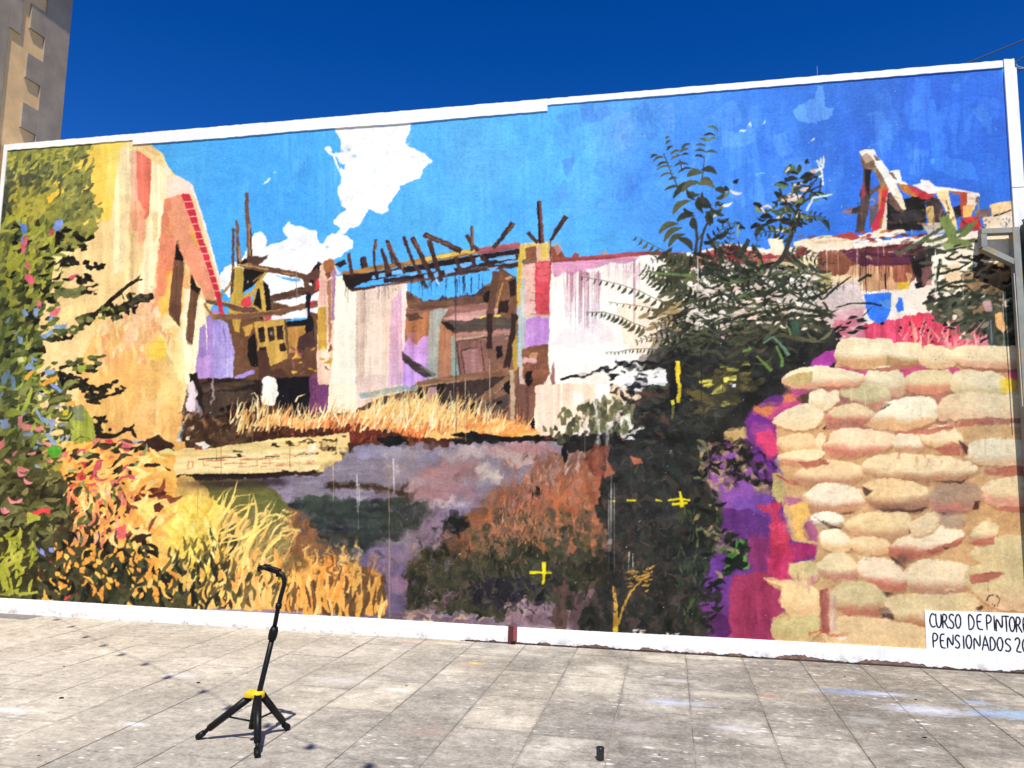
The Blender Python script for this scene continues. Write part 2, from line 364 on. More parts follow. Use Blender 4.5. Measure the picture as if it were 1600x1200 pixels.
# --- yellow house on the left
REG[0] = 4
p('f3d79c', '-20 236 8 232 205 219 230 222 243 232 256 243 263 260 273 272 288 280 301 290 306 306 318 346 330 386 341 425 347 452 335 475 322 500 312 550 305 592 292 610 285 660 274 705 100 720 40 720 -20 500', .7, 'v', .025)
p('f8da68', '100 224 178 221 197 220 190 250 180 290 175 330 168 345 120 350 70 300', 1, 'v', .03)
p('f2e382', '172 240 196 226 190 250 180 285 174 320 166 300', 1, 'v', .03, .8)
p('f6d264', '110 250 150 236 168 280 150 330 110 330', 1, 'b', .03, .7)
p('f4e3b6', '190 230 208 232 206 300 201 350 198 425 176 430 175 330 182 280', 1, 'v', .05)
p('f4dca0', '207 219 230 222 243 232 256 243 262 258 250 262 238 251 216 234 205 236', .6, 'b', .03)
p('dcb684', '214 225 236 222 244 234 252 244 238 242 224 232', .6, 'b', .04, .6)
p('eebfa6', '205 237 216 234 217 290 212 335 204 330', .8, 'v', .03)
p('e27c68', '214 234 226 242 238 251 236 300 233 335 228 352 220 345 215 310 214 270', .6, 'v', .05)
p('eaa888', '204 318 218 312 226 330 230 345 226 372 220 400 208 395 201 360', 1.2, 'v', .08, .9, .15)
p('f4d8a0', '200 370 214 360 222 395 218 440 208 480 194 470 196 420', 1.2, 'v', .06, .9)
p('faf0c6', '238 252 258 263 262 285 260 318 255 340 250 372 246 410 240 445 226 490 214 470 222 420 228 372 236 330', .7, 'v', .03)
p('eed09a', '240 335 249 332 247 370 238 380', .6, 'v', .04, .7)
p('f8dccb', '261 278 276 274 289 281 301 290 305 305 297 304 282 304 262 311', .6)
p('fae8d0', '256 246 262 258 268 270 262 276 258 268', .6)
p('f0a07e', '258 312 282 304 284 305 291 324 306 366 324 420 336 455 338 462 331 474 321 468 316 452 300 430 286 402 275 379 274 420 268 480 264 500 246 520 240 480 246 420 252 370', .6, 'b', .035)
p('e68e6c', '257 314 266 311 270 340 275 380 272 425 266 478 256 470 245 450 249 380', .8, 'b', .05, .8)
p('f4ac80', '262 330 280 320 288 350 296 385 284 390 272 370', 1, 'b', .04, .5)
p('f2b660', '296 350 305 362 312 390 306 384 300 370', .6)
brush('250 360 275 350 270 470 246 500', 26, 'f0b070 ee9c68 f2b890 f0b250 e88c68', (8, 26), (3, 8), (1.2, 1.9), (.4, .9))
p('d6364a', '283 304 297 304 303 322 309 345 316 368 325 392 333 420 341 445 347 470 349 488 343 488 338 462 332 444 325 420 315 392 306 365 297 340 290 322', .35)
s('fdebdc', '298 292 305 306 317 344 329 384 340 424 347 452', 4, 2.5)
for i in range(13):
    y = 316 + i * 11.6; x = 288 + (y - 316) * .335
    s('f6c4b4', [(x - .5, y), (x + 13 - i * .25, y - 1)], 1.4, keep=True)
p('72503e', '276 380 287 405 287 430 284 470 281 511 276 505 264 492 266 465 271 420', .5, 'v', .05); p('1c120e', '276 380 287 404 286 408 274 406', .4); p('5a3c30', '264 485 276 500 281 511 283 480 270 470', .6, a=.6)
p('6c4c38', '300 429 308 447 314 452 309 466 305 510 302 539 291 531 294 490 298 455', .5, 'v', .05); p('2a1a12', '300 429 308 447 314 451 310 458 299 452', .5)
p('f7c66c', '262 430 270 425 266 480 264 495 276 507 281 512 284 470 287 420 292 425 290 470 284 530 272 540 255 520 250 500', .8, 'v', .05)
p('fbf2cc', '288 452 297 455 292 530 302 540 308 470 316 466 323 470 322 503 316 508 313 545 308 592 300 605 288 600 285 560 283 512 287 480', .6, 'v', .03)
p('efb27a', '288 432 298 430 296 452 288 452', .6)
p('f9e9ae', '240 500 264 495 282 512 288 560 286 600 262 600 240 570', 1.2, 'b', .04)
p('edbe74', '150 520 240 500 265 560 285 600 284 660 274 705 200 705 140 690 120 640 130 560', 1.5, 'v', .04)
brush('130 500 285 500 284 690 150 690', 130, 'f4cf84 e6a864 f8da92 e29c5c f2b868 f6d478 eab070 f9e2a4', (16, 50), (5, 14), (.9, 2.2), (.3, .75))
brush('160 490 262 480 240 575 150 565', 60, 'e8ae7c f4d8a8 f8e4b8 dc9468 f2c890 e2a070', (12, 40), (3, 8), (.7, 2.4), (.5, .9))
for x, y, rx, ry, c, a in [(270,590,20,50,'fbe6a0',.6),(200,600,30,40,'f6c878',.5),(225,650,40,30,'f2bf80',.5),(180,560,20,20,'e6a878',.5)]: soft(c, x, y, rx, ry, a)
p('f8d858', '236 532 258 528 262 548 256 562 240 566 234 550', 1.6, 'b', .03, .85); p('f6ca5c', '246 470 262 462 262 498 250 500', 1.2, 'b', .04, .8)
brush('185 470 240 430 255 520 200 530', 36, 'f6e8cc f0c8a0 e4a07c f8e2b0 eebc94', (14, 40), (3, 8), (1.2, 1.9), (.5, .9))
s('c88858', '138 532 150 548 158 558', 1.4); s('fbe6b0', '176 556 186 538 194 530', 5, 2); s('fbe6b0', '196 520 202 500', 6, 4)
scum('170 330 300 330 300 600 170 700 130 690 140 500', 3, 7, 9, 14, .4)
# lilac side wall
p('a68aca', '314 512 324 506 323 500 333 482 344 488 352 500 360 520 367 548 366 591 350 590 305 592 309 560', .6, 'v', .035)
p('b0a2de', '336 498 352 502 362 526 367 552 365 590 336 592 334 540', .8, 'v', .04); p('c0b4e8', '352 560 366 556 366 588 350 590', .8, 'v', .03)
p('d8a8e0', '310 560 330 555 328 592 306 592', .9, 'b', .03, .5); p('8a7cc4', '333 500 345 498 344 520 352 545 340 530', 1, 'b', .05, .5)
s('5a4c8a', '340 500 352 525 360 545', .9, a=.6); s('5a4c8a', '348 505 354 540 353 585', .9, a=.6); s('fbf0d4', '322 500 324 525 323 548', 2.4, 1)
# --- ruined house, left bay
REG[0] = 5
p('6e4e38', '345 498 420 470 500 492 500 600 440 650 365 592 367 548 356 505', .7, 'b', .05)
p('543a2c', '365 592 410 596 440 590 470 640 440 660 300 660 300 594', .7, 'b', .06)
s('7a5640', '386 302 386 330 389 362 391 412', 5.5, 9, .3); s('a87c54', '389 350 391 408', 2.5, 3); s('3c2620', '392 360 394 410', 2)
s('6a4a38', '365 357 365 400 364 440', 4, 5); s('7a563c', '370 343 372 380 375 416', 4, 8); s('b08850', '374 385 376 414', 3)
p('2a1a18', '370 405 376 410 384 403 392 412 372 413', .5)
p('cba84e', '364 416 382 420 382 470 378 482 375 520 368 518 358 486 360 470 366 440', .5, 'v', .05); p('5c4630', '362 425 368 420 366 450 360 470', .7)
s('b08c44', '362 440 352 455 344 466', 4, 3)
p('1d1715', '382 419 416 424 406 438 393 449 380 458', .5); p('fdfefe', '388 437 387 442 389 442', 0)
s('c09a44', '421 420 410 434 400 446', 5, 4); s('c8a24a', '415 441 396 456 373 474', 9, 5); s('8a6838', '396 440 412 428', 3)
p('1d1614', '395 479 403 452 409 450 408 478 416 488 420 446 424 470 424 492 414 500 396 494', .5); s('cda850', '409 450 411 470 413 492', 6, 5); p('de4a50', '377 470 392 462 394 478 384 482 378 480', .6); s('c8a04a', '393 476 404 484 412 490', 5, 3); s('b89448', '398 460 395 480', 4, 2)
p('7a5844', '370 411 400 414 425 418 440 420 470 427 488 432 487 439 470 436 430 427 418 426 400 423 376 417', .5, 'h', .06); s('c89a58', '372 413 420 421', 2.5); s('d8a070', '440 425 462 430', 1.5)
p('5c4034', '386 399 408 402 421 397 410 410 404 415 388 412', .5)
p('5e4436', '420 464 450 456 470 449 487 447 496 452 480 459 450 466 425 472', .6, 'h', .08); s('33242a', '424 471 455 466 490 457', 1.6)
p('1b1614', '412 440 420 446 424 470 424 500 418 500 412 470', .5); s('d4ac54', '411 452 415 500', 5)
p('6c4e3e', '322 466 345 470 380 478 405 486 410 491 380 489 350 479 323 474', .5, 'h', .06); s('c8a860', '322 467 350 471 382 480', 2)
p('7e5c44', '330 491 350 491 400 488 440 483 480 474 497 470 497 479 470 487 440 493 400 497 345 500 334 500', .5, 'h', .08); s('c08a58', '332 491 400 489 440 484', 1.8); p('c43a54', '480 473 492 470 490 478 480 479', .4); p('c85060', '414 496 424 494 424 500 416 501', .3)
s('a07848', '320 474 328 488 336 500', 4, 5); p('d04458', '343 476 349 484 351 492 344 492', .4)
p('1c1a20', '478 458 486 457 484 490 490 500 493 536 476 542 478 500', .5); p('1e1a1e', '447 505 480 498 478 510 448 508', .6)
p('5e4238', '473 434 486 425 497 409 506 413 500 430 499 455 486 462 477 452', .5); p('241c22', '497 409 506 413 502 424 495 420 486 426', .4); p('d8383e', '494 438 499 436 499 450 493 455', .4); p('1c1818', '484 436 491 437 490 444 484 443', .3); p('ffffff', '483 443 487 442 487 446 483 446', 0); p('f4f4fa', '470 484 480 482 480 498 424 500 425 493 440 493', .5)
p('56ace8', '447 502 478 495 478 499 448 505', .5); p('171315', '448 504 478 499 480 512 450 509', .5)
# panelled gold door leaf
p('caa454', '396 503 444 498 450 560 420 575 405 568 402 530', .4, 'v', .03)
for q in ['403 513 413 512 415 534 406 536', '418 512 428 511 430 532 420 533', '432 510 442 508 444 530 434 532', '406 543 417 541 418 560 408 562', '437 538 446 536 448 548 438 549']: p('33231e', q, .35, 'b', .08)
soft('ffffff', 424, 520, 3, 4, .6)
p('c8934c', '450 512 478 508 478 545 470 560 452 560', .6, 'v', .05); p('503834', '466 528 490 515 494 545 478 542 474 560 464 548', .8); p('cb9f4c', '378 511 394 505 396 512 390 525 384 526 382 518', .5)
p('1d1513', '389 530 398 520 402 545 406 575 394 572 388 558', .6); p('55392f', '402 550 418 548 424 580 440 575 455 590 430 596 405 592', .8)
dabs('455 540 520 530 520 590 455 590', 34, 'd8b048 e0c05c c89a3c 7a4a44 8c5a58', (6, 14), (2.5, 5.5), (0, 3))
p('a898e4', '366 588 384 582 396 578 398 584 384 589 368 592', .7)
p('17151b', '432 592 485 588 488 645 440 650 430 620', .8, 'b', .1); p('2a2420', '405 594 434 590 436 620 428 632 410 625', .8, 'b', .1)
p('7c4674', '484 592 514 566 514 600 512 640 505 648 484 642', .6, 'v', .05); p('6a3c5e', '484 595 494 590 494 645 484 645', .6, a=.7); s('ba90ac', '491 602 490 622', 1.6, .8, dry=.3); p('a06c88', '500 566 514 562 514 580 502 578', .8, a=.7)
p('fbfaf0', '411 592 420 588 432 592 436 615 430 632 414 634 408 628', .7, 'v', .03); p('dfe4d8', '428 600 435 606 432 626 426 630', .8, a=.8)
p('2a1f1a', '296 584 310 582 312 600 330 592 366 592 408 594 412 605 402 640 372 642 340 655 312 640 300 610', .6, 'b', .08); p('57463a', '312 602 335 600 395 592 400 600 360 608 318 612', .7, 'h', .08); p('4a3c32', '318 614 395 608 400 625 372 640 330 655 318 640', .8, 'b', .1)
p('e6d6da', '297 596 302 594 308 620 313 646 306 660 296 650 292 630', .7, 'v', .05); p('9a8c98', '304 620 316 640 318 655 305 660', .9, a=.8)
for q in ['345 637 350 636 350 643 345 644', '354 635 363 633 363 641 354 642', '367 632 375 631 375 640 367 641', '355 648 363 647 363 655 356 657', '368 645 376 644 375 654 368 654']: p('120e0e', q, .3)
s('a88c80', '333 590 333 615 332 632', 2.4, 3.5); s('c8c0e8', '332 600 332 633', 1)
p('4c3626', '290 640 320 655 350 660 380 640 410 640 420 680 360 702 300 706 282 700', 1, 'b', .12)
dabs('288 640 350 660 400 650 400 695 300 705', 60, '6e5236 8a6a48 3a281e 2a1c18 a07c58 5c4430', (7, 18), (2, 5), (1.2, 2.8), (.6, 1))
dabs('284 630 305 660 300 690 284 680', 16, 'f0e0b8 d8b890 8a6a58', (5, 12), (1.6, 3), (1.8, 2.8))
p('efe6ea', '274 705 276 690 284 684 288 698 286 706', .6)
# --- pillars and pale walls
p('ecc8b0', '500 418 507 409 518 404 525 412 525 470 521 560 516 602 497 600 495 560 497 500 499 450', .6, 'v', .08)
p('a86c46', '507 411 514 404 522 407 524 420 519 428 513 434 508 426', .6); p('7c4c36', '508 428 516 424 518 432 512 436', .5)
p('c89c46', '497 480 510 480 511 545 497 546', .7, 'v', .05); p('b286a2', '519 422 526 420 524 500 519 502', .5); p('a06e4e', '512 440 518 436 519 520 514 545', .7, 'v', .08, .9); p('e2b0a0', '500 430 512 432 510 475 499 478', .8, 'v', .08, .8)
dabs('497 540 524 540 526 575 500 580', 14, 'd4a440 c08a3c e8c868 7a4e40', (6, 14), (3, 6), (0, 3))
p('fef5de', '525 432 536 430 545 450 559 456 558 530 557 645 512 645 515 600 521 545', .5, 'v', .015)
p('f3d8c0', '556 453 600 448 637 439 636 500 632 560 634 612 600 620 556 640', .5, 'v', .03)
p('dcc0aa', '558 456 572 453 573 540 568 600 557 610', .9, 'v', .06, .9); p('f6dcc8', '575 452 602 448 600 600 576 610', 1, 'v', .03, .6)
p('e0b2ca', '613 470 633 444 633 600 606 606 608 540', .8, 'v', .05, .9); p('fbe2d8', '628 444 637 440 635 480 633 540 629 560', .5, 'v', .04); p('e8c4ba', '556 590 600 585 600 616 556 635', 1.2, 'b', .05, .5)
drips('5a4038', 535, 636, 16, (444, 452), (455, 475), a=.6); s('b890a8', '620 470 622 560', 1, a=.6)
# --- courtyard behind, doorway
p('8c6450', '636 456 662 470 745 460 757 446 778 440 808 440 811 690 790 690 640 650 632 600', .5, 'b', .05)
p('6a4c3a', '635 455 645 460 656 476 658 470 664 472 672 468 680 470 690 466 700 467 712 463 722 464 732 460 742 461 755 448 770 446 770 470 752 476 700 480 660 482 636 482', .5, 'h', .08); p('231814', '754 462 764 455 770 456 768 470 758 474', .6)
p('9c6e62', '640 486 700 480 760 472 764 482 700 492 640 496', .6, 'h', .06); s('6a4640', '640 486 700 479 756 473', 1.4)
p('ab7450', '636 498 672 486 672 520 660 545 640 540 634 520', .8, 'v', .07); p('4e3c34', '634 492 652 490 664 497 640 502', 1, a=.8)
p('cb9edc', '632 540 640 526 650 540 660 526 672 524 670 592 650 600 630 612', .8, 'v', .04); p('b078a0', '636 520 650 520 646 540 636 540', .8, a=.5)
p('acaea4', '672 486 690 482 702 484 690 500 689 590 667 594', .5, 'v', .05); p('b07a5c', '688 506 708 514 706 586 684 590', .5, 'v', .05); p('a2b0a2', '706 524 714 528 717 588 705 590', .4, 'v', .05)
p('574a42', '688 503 720 499 800 491 809 494 800 514 740 517 708 520', .5, 'h', .06); p('2a201e', '688 503 700 502 712 515 706 519', .5); p('cf9c92', '690 499 712 490 760 484 800 478 800 492 720 501', .6, 'h', .06); p('ecd06c', '748 494 795 489 796 493 750 497', .4)
p('b28474', '708 522 800 514 800 530 712 536', .6, 'h', .06)
p('94685c', '711 536 760 530 766 588 718 592', .4, 'v', .05); p('a87a74', '721 548 746 543 753 582 727 586', .4, 'v', .05)
for q in ['712 535 760 528', '714 537 720 590', '751 533 758 585', '721 548 746 543', '721 548 727 586', '760 530 800 524']: s('4a322c', q, 1.6)
s('d0b49a', '711 531 758 525', 1.6); p('8a645a', '772 525 788 522 787 560 772 562', .5); p('281a16', '774 542 785 539 786 558 778 562', .6)
p('6a4e3e', '770 424 785 430 775 470 768 490 760 490 768 455', .6); s('6a4c3c', '776 424 768 480 766 520', 12, 9); s('3a2824', '765 490 765 545', 9, 8); p('7a5640', '780 418 806 432 806 490 795 500 778 490 780 450', .6, 'b', .08); p('2c1f1a', '795 440 806 436 806 462 797 466', .6); p('30221c', '782 472 796 470 795 488 776 490', .6)
s('d8a458', '786 442 780 465 775 482', 1.6); s('c89a78', '790 436 800 432', 4)
s('3c2a26', '806 490 803 520 795 560 790 580', 12, 10); s('8a6a44', '808 500 806 560', 3)
p('93684e', '649 597 700 588 760 580 795 574 796 584 720 596 660 604 650 605', .4, 'h', .08); s('c09a78', '650 604 720 595', 1.6)
p('463630', '650 606 720 597 798 585 800 604 760 618 722 640 690 628 662 642 655 625', .6, 'b', .08); p('241b1a', '655 610 668 608 666 622 656 626', .6); p('b08a8e', '668 606 682 604 682 624 668 628', .6); p('1e1717', '684 602 696 598 690 625 682 622', .6)
s('8e6a50', '797 590 770 610 736 634', 10, 8); s('c8a888', '797 597 737 640', 1.2); p('2a1f1e', '720 640 752 625 750 648 735 652 722 648', .6); p('5a4a42', '755 632 795 615 795 645 760 650', .7, 'b', .1); p('1c1414', '776 628 785 626 784 632 775 632', .4); p('1c1515', '788 600 798 594 797 618 788 612', .5)
s('bb9e82', '800 578 801 620 803 674', 7, 8, .4, 1, .06); p('7c564a', '805 600 838 598 838 672 805 674', .5, 'v', .07); p('1b1312', '834 650 838 645 838 672 826 670', .6); p('e2a08c', '818 668 830 664 832 674 818 675', .6)
p('4a3e3e', '628 548 636 556 660 572 681 587 664 590 646 578 629 562', .4, 'h', .08); p('78706c', '655 572 664 574 682 586 676 588', .4)
# second pillar
p('dcc4b4', '810 383 822 380 859 378 862 400 862 560 852 604 812 600 810 500 808 450', .4, 'v', .04)
p('b8beba', '813 440 823 430 822 500 821 570 810 572 810 500', .6, 'v', .04); p('d8bc4c', '809 398 818 396 814 440 813 475 808 480', .6, 'v', .04); p('c09c48', '800 540 808 520 810 575 803 580', .6)
p('dcc264', '811 384 858 380 857 406 812 409', .4, 'v', .05); p('8c5c44', '821 388 838 384 838 405 822 406', .5); p('e0b8a0', '838 384 845 383 845 406 838 406', .4); p('5a4038', '815 408 838 404 840 415 820 418', 1, a=.7)
p('d2505c', '838 410 860 408 862 490 838 492 833 470 836 440', .7, 'b', .06); p('e87a86', '840 412 858 410 858 440 842 440', 1, a=.5); p('e6bcb0', '820 414 838 412 836 450 836 490 820 492', .8, 'b', .05)
for y in (418, 430, 445, 458, 470, 482, 492): s('8a4840', [(828 + y % 7, y), (845, y + 2), (860, y)], 1.4, a=.6)
p('c690d2', '822 500 840 496 858 497 857 542 840 550 820 546', .6, 'v', .04); p('d8a8dc', '822 510 838 508 840 525 824 530', .8, a=.6)
p('865842', '815 546 830 541 858 538 861 580 850 600 832 605 818 598', .7, 'b', .08); p('cf9c70', '828 552 842 550 840 560 826 562', .8, a=.8, dry=.3); p('e0aaa8', '818 558 838 560 840 568 816 568', .6); p('1f1412', '822 582 830 580 832 596 826 606 820 596', .6)
s('5c2c26', '860 378 861 440 862 520 861 590', 2.2)
# roof timbers
TM = '4e342c'
p('b07c40', '535 424 560 421 580 416 625 411 660 402 700 395 745 388 790 382 812 380 812 388 780 392 740 398 700 405 660 412 620 418 575 426 550 430 537 432', .3, 'h', .08)
p('ecc662', '655 404 700 396 742 389 742 394 700 402 660 410', .4); p('a85c60', '746 388 812 379 812 388 748 398', .4, 'h', .08)
p('2a1b1c', '535 430 575 427 620 420 660 413 700 406 745 399 812 389 812 396 745 408 700 415 650 424 620 431 575 440 560 446 548 454 540 446', .3)
p('3c2826', '600 436 640 431 690 423 745 413 810 397 810 405 750 418 690 429 640 437 600 442', .3, 'h', .1)
p('4c322a', '545 452 600 444 660 433 720 424 770 415 810 409 810 418 760 423 700 433 640 442 600 447 551 456', .3, 'h', .1); s('a07058', '600 446 660 437 700 430', 1.6)
for q, a, b in [('545 396 547 410 551 432', 5, 6), ('588 375 585 394 585 412', 5, 3), ('585 412 590 432', 3, 3), ('596 388 602 405 608 428', 4, 9), ('605 376 612 395 622 415 633 428', 6, 6), ('609 396 614 412', 3, 3), ('631 370 638 390 648 415 658 428', 5, 6), ('645 372 656 395 666 415 678 440', 8, 7), ('671 376 677 398 684 420 690 440', 8, 7), ('663 367 690 378 722 394', 8, 9), ('738 352 737 370 738 392', 4, 5), ('728 367 738 382 748 392', 6, 5), ('752 398 762 410 775 420', 6, 8), ('802 348 790 364 771 387', 9, 6), ('825 363 832 372 840 380', 6, 6), ('885 338 872 358 860 377', 8, 5), ('712 402 718 420 722 430', 6, 6), ('735 398 742 415', 6, 6), ('662 440 668 452', 6, 2)]: s(TM, q, a, b, .3, 1, .08)
for q in ['588 378 586 392', '609 380 622 406 630 422', '666 368 700 382 716 390', '803 350 792 364', '647 374 660 396', '738 354 738 385', '606 380 612 394']: s('94603e', q, 2, 1.6)
p('4c3430', '563 403 568 400 573 402 576 418 564 420', .4); p('2e2024', '563 405 566 402 567 418 564 418', .3)
p('7a4a3e', '839 314 846 314 848 345 851 380 843 381 841 345', .2); p('261a1c', '839 314 842 314 844 350 846 380 842 381 840 345', .2)
p('2e2022', '522 413 530 410 540 406 541 412 533 418', .4); p('f0d8d8', '522 414 528 420 534 428 528 430', .5)
for q in ['582 431 586 430 587 436 582 437', '592 428 602 426 604 433 592 434', '612 424 626 421 630 428 613 430', '662 430 668 428 670 434 664 436', '678 427 684 425 686 432 680 434', '694 422 708 419 712 424 696 430', '718 414 732 410 736 416 722 420', '742 404 750 401 752 406 744 408', '770 404 805 398 806 404 780 408', '785 410 806 406 806 409 788 413', '760 420 780 416 772 424', '640 427 650 426 652 430 642 432']: p('7ebcee', q, .3)
drips('2c2430', 640, 760, 22, (428, 445), (448, 472), (.8, 1.6)); drips('2c2430', 715, 738, 8, (430, 436), (450, 465), (.9, 1.6)); s('2c2430', '712 430 713 480', 1.2); s('f4fbff', '682 438 688 447', 2, .8)
dabs('655 468 760 455 745 466 660 474', 20, '4a3a52 5c4a5c', (4, 7), (3, 5), (1.2, 1.9))
# --- long white wall right of the pillar
p('fefaf2', '861 404 900 404 960 402 1000 398 1080 394 1080 580 1000 600 920 600 862 604 857 560', .5, 'b', .012)
p('fbe6cc', '960 480 1010 470 1080 450 1080 560 1010 560 975 540', 2, 'b', .03, .7); p('fae0dc', '880 515 940 500 960 530 900 545 860 540', 2, 'b', .03, .5); p('f9efc0', '1000 500 1050 490 1060 530 1020 545', 1.6, 'b', .03, .8)
p('e0a4c4', '862 410 900 404 960 402 1000 400 992 408 975 413 955 410 940 416 925 420 905 424 893 430 880 424 876 431 868 434 862 425', .8, 'h', .04)
p('ac5056', '858 404 900 402 960 397 1010 392 1070 395 1062 402 1010 398 960 404 905 408 862 410', .5, 'h', .1); p('9a5a48', '862 386 872 384 882 398 888 404 862 408', .6, 'b', .1); p('a45648', '893 402 899 394 905 398 904 404', .6); p('b8a090', '940 398 946 391 952 398', .6); p('e0b2a8', '862 382 870 378 880 390 872 400', 1, a=.6)
drips('b0748e', 866, 940, 34, (418, 428), (440, 520), (.8, 1.6)); drips('94607a', 866, 940, 9, (418, 428), (470, 525), (1, 1.8)); drips('d4a8bc', 940, 1000, 22, (408, 416), (430, 470)); drips('9a7288', 988, 1000, 5, (405, 410), (500, 530), (.8, 1.2))
p('9c7270', '860 590 866 560 868 600 862 604', .7)
p('f8e2cc', '836 602 900 598 940 600 990 606 1000 640 960 660 900 672 845 686 836 672', .7, 'v', .025); p('fffaf0', '897 612 912 614 912 632 896 634', .6); p('ffffff', '928 598 952 600 950 626 932 630', .6); p('f6d8b0', '955 606 1000 604 1000 625 955 622', .7)
drips('e8c8b0', 870, 900, 10, 600, (620, 645), a=.6)
kuwa('100 215 500 215 500 700 100 700', 1); scum('285 290 870 290 870 700 285 700', 1.0, 1.2, 6, 15, .2)  # LAST1
kuwa('500 180 870 180 870 700 500 700', 1)
scum('270 600 420 600 420 705 270 705', 3, 3, 6, 16, .3)
# CRISP: roof edge and windows again over the worked wall
REG[0] = 4
p('d6364a', '283 304 297 304 303 322 309 345 316 368 325 392 333 420 341 445 347 470 349 488 343 488 338 462 332 444 325 420 315 392 306 365 297 340 290 322', .35)
s('fdebdc', '298 292 305 306 317 344 329 384 340 424 347 452', 4, 2.5)
for i in range(13):
    y = 316 + i * 11.6; x = 288 + (y - 316) * .335
    s('f6c4b4', [(x - .5, y), (x + 13 - i * .25, y - 1)], 1.4, keep=True)
p('72503e', '276 380 287 405 287 430 284 470 281 511 276 505 264 492 266 465 271 420', .5, 'v', .05); p('1c120e', '276 380 287 404 286 408 274 406', .4); p('5a3c30', '264 485 276 500 281 511 283 480 270 470', .6, a=.6)
p('6c4c38', '300 429 308 447 314 452 309 466 305 510 302 539 291 531 294 490 298 455', .5, 'v', .05); p('2a1a12', '300 429 308 447 314 451 310 458 299 452', .5)
# --- dry grass terrace in front of the ruin
REG[0] = 7
p('a09498', '-60 700 1700 700 1700 1080 -60 1080', 0, 'h', .05)
REG[0] = 6
p('e8b468', '-60 690 290 690 300 900 610 925 610 1080 -60 1080', 0, 'b', .05); p('6a5236', '430 930 610 935 610 1080 430 1080', 1, 'v', .08)
p('efbe74', '395 665 420 648 470 655 520 656 560 642 610 628 650 622 700 640 740 655 800 664 845 676 850 690 560 700 430 690 400 680', 2, 'b', .06)
p('fbf0cc', '515 600 557 600 560 640 512 645', .6, 'v', .02, .6, keep=True)
s('92a8a2', '562 620 590 614 625 608 655 606', 9, 7, 1, .8)
p('e8824a', '450 665 520 655 600 650 660 655 690 665 640 690 560 690 470 690', 2.5, 'b', .1, .8)
p('f3a050', '740 660 800 655 840 672 800 685 745 685', 2, 'b', .08, .8)
p('4a2c20', '395 668 430 662 470 672 520 668 560 668 610 672 640 682 700 686 780 684 860 680 870 690 700 694 600 700 545 712 540 694 470 690 430 688 395 690', 1.6, 'b', .12)
p('6e2e24', '515 660 560 662 600 674 560 692 520 680', 2, 'b', .1, .9)
blades('400 655 430 650 560 652 640 645 760 655 840 675 700 682 560 676 400 680', 330, 'f4cc84 f8dc9a e8b070 d88c54 f2c080 fae6b0 c87848 fbeec4', (14, 38), (1.4, 3.2), (-.1, .75), .3)
blades('560 640 640 630 720 640 760 655 720 670 600 672', 190, 'f8dc94 fbe8b4 f2bc6c e0a058 f6cc7c fcf0c8', (18, 42), (1.4, 3.2), (-.1, .7), .3)
blades('355 655 400 640 440 655 420 672 370 680', 60, 'f4d894 f8e4b0 e8c078 d89a58', (14, 34), (1.4, 3), (-.1, .6), .3)
blades('420 678 560 676 700 688 640 698 470 694', 90, '4a2a1e 6e3424 8a4a2c c0582c', (8, 18), (1.4, 3), (-.3, .7), .3)
for q in ['402 635 404 622 399 614 392 616', '462 628 466 620 478 616', '504 645 500 638 501 634', '522 645 528 655 532 664', '470 650 466 640 468 630', '372 645 376 632 380 628', '403 655 403 640 398 622']: s('fbeab8', q, 3, 1.2)
brush('720 650 800 655 840 672 760 684', 30, 'f8b868 f2a058 e8884c fad494', (10, 26), (3, 7), (2.0, 2.9), (.5, .9))
p('171310', '704 680 716 676 732 676 736 672 748 677 800 684 850 680 852 690 800 692 760 690 720 684', .9, 'b', .1); p('171614', '590 684 625 680 640 690 632 698 592 696', 1, 'b', .1); p('1b1915', '700 688 780 686 860 688 900 680 900 695 820 694 740 697 700 694', 1, 'b', .1)
kuwa('280 600 860 600 860 705 280 705', 1)
# --- golden ledge with brick courses
REG[0] = 7
p('edcf8c', '270 706 290 700 320 702 400 690 440 685 500 682 545 676 548 690 535 712 540 730 500 738 400 739 268 742', .8, 'h', .035)
p('f4dfa8', '275 716 400 706 500 700 498 735 270 740', .8, 'h', .03, .8)
for i in range(40):
    x = RNG.uniform(310, 480); y = RNG.choice([714, 720, 726, 731]) - (x - 310) * .028 + RNG.uniform(-1, 1)
    s('c97a52', [(x, y), (x + RNG.uniform(8, 22), y + RNG.uniform(-1, 1))], RNG.uniform(1.4, 2.6), 1, .4, .85)
for x in (294, 318, 345, 378, 402, 422, 448): s('cf8a60', [(x, 718 - (x - 300) * .02), (x + 1, 730 - (x - 300) * .02)], 1.6, 1.2, .3, .8)
s('d88a60', '294 722 302 720 302 730 295 734 293 726', 2); s('4a3828', '310 718 340 716 378 714', 1.6); s('3a2c22', '464 711 496 709', 2); s('4a3a2a', '415 714 438 713', 1.8); s('5a4630', '365 705 380 706', 4, 2); p('3a2a1c', '370 710 376 709 380 714 374 715', .5)
p('2a1c14', '502 701 515 696 530 700 524 704 510 705', .6); dabs('500 690 545 684 540 730 500 730', 26, 'f0d48c 8a6a40 f6e4ac 5a4230', (5, 12), (2.5, 5), (0, 3)); dabs('425 692 545 680 540 690 420 698', 16, '5a4028 3a2a1e', (6, 14), (2, 4), (-.3, .3)); p('3a2a20', '424 694 432 692 432 697 424 698', .5); s('fffaf0', '490 695 488 705', 6); p('efe8da', '305 694 320 690 330 698 318 702', .7); p('8a4a3c', '306 698 316 697 316 703 304 703', .5)
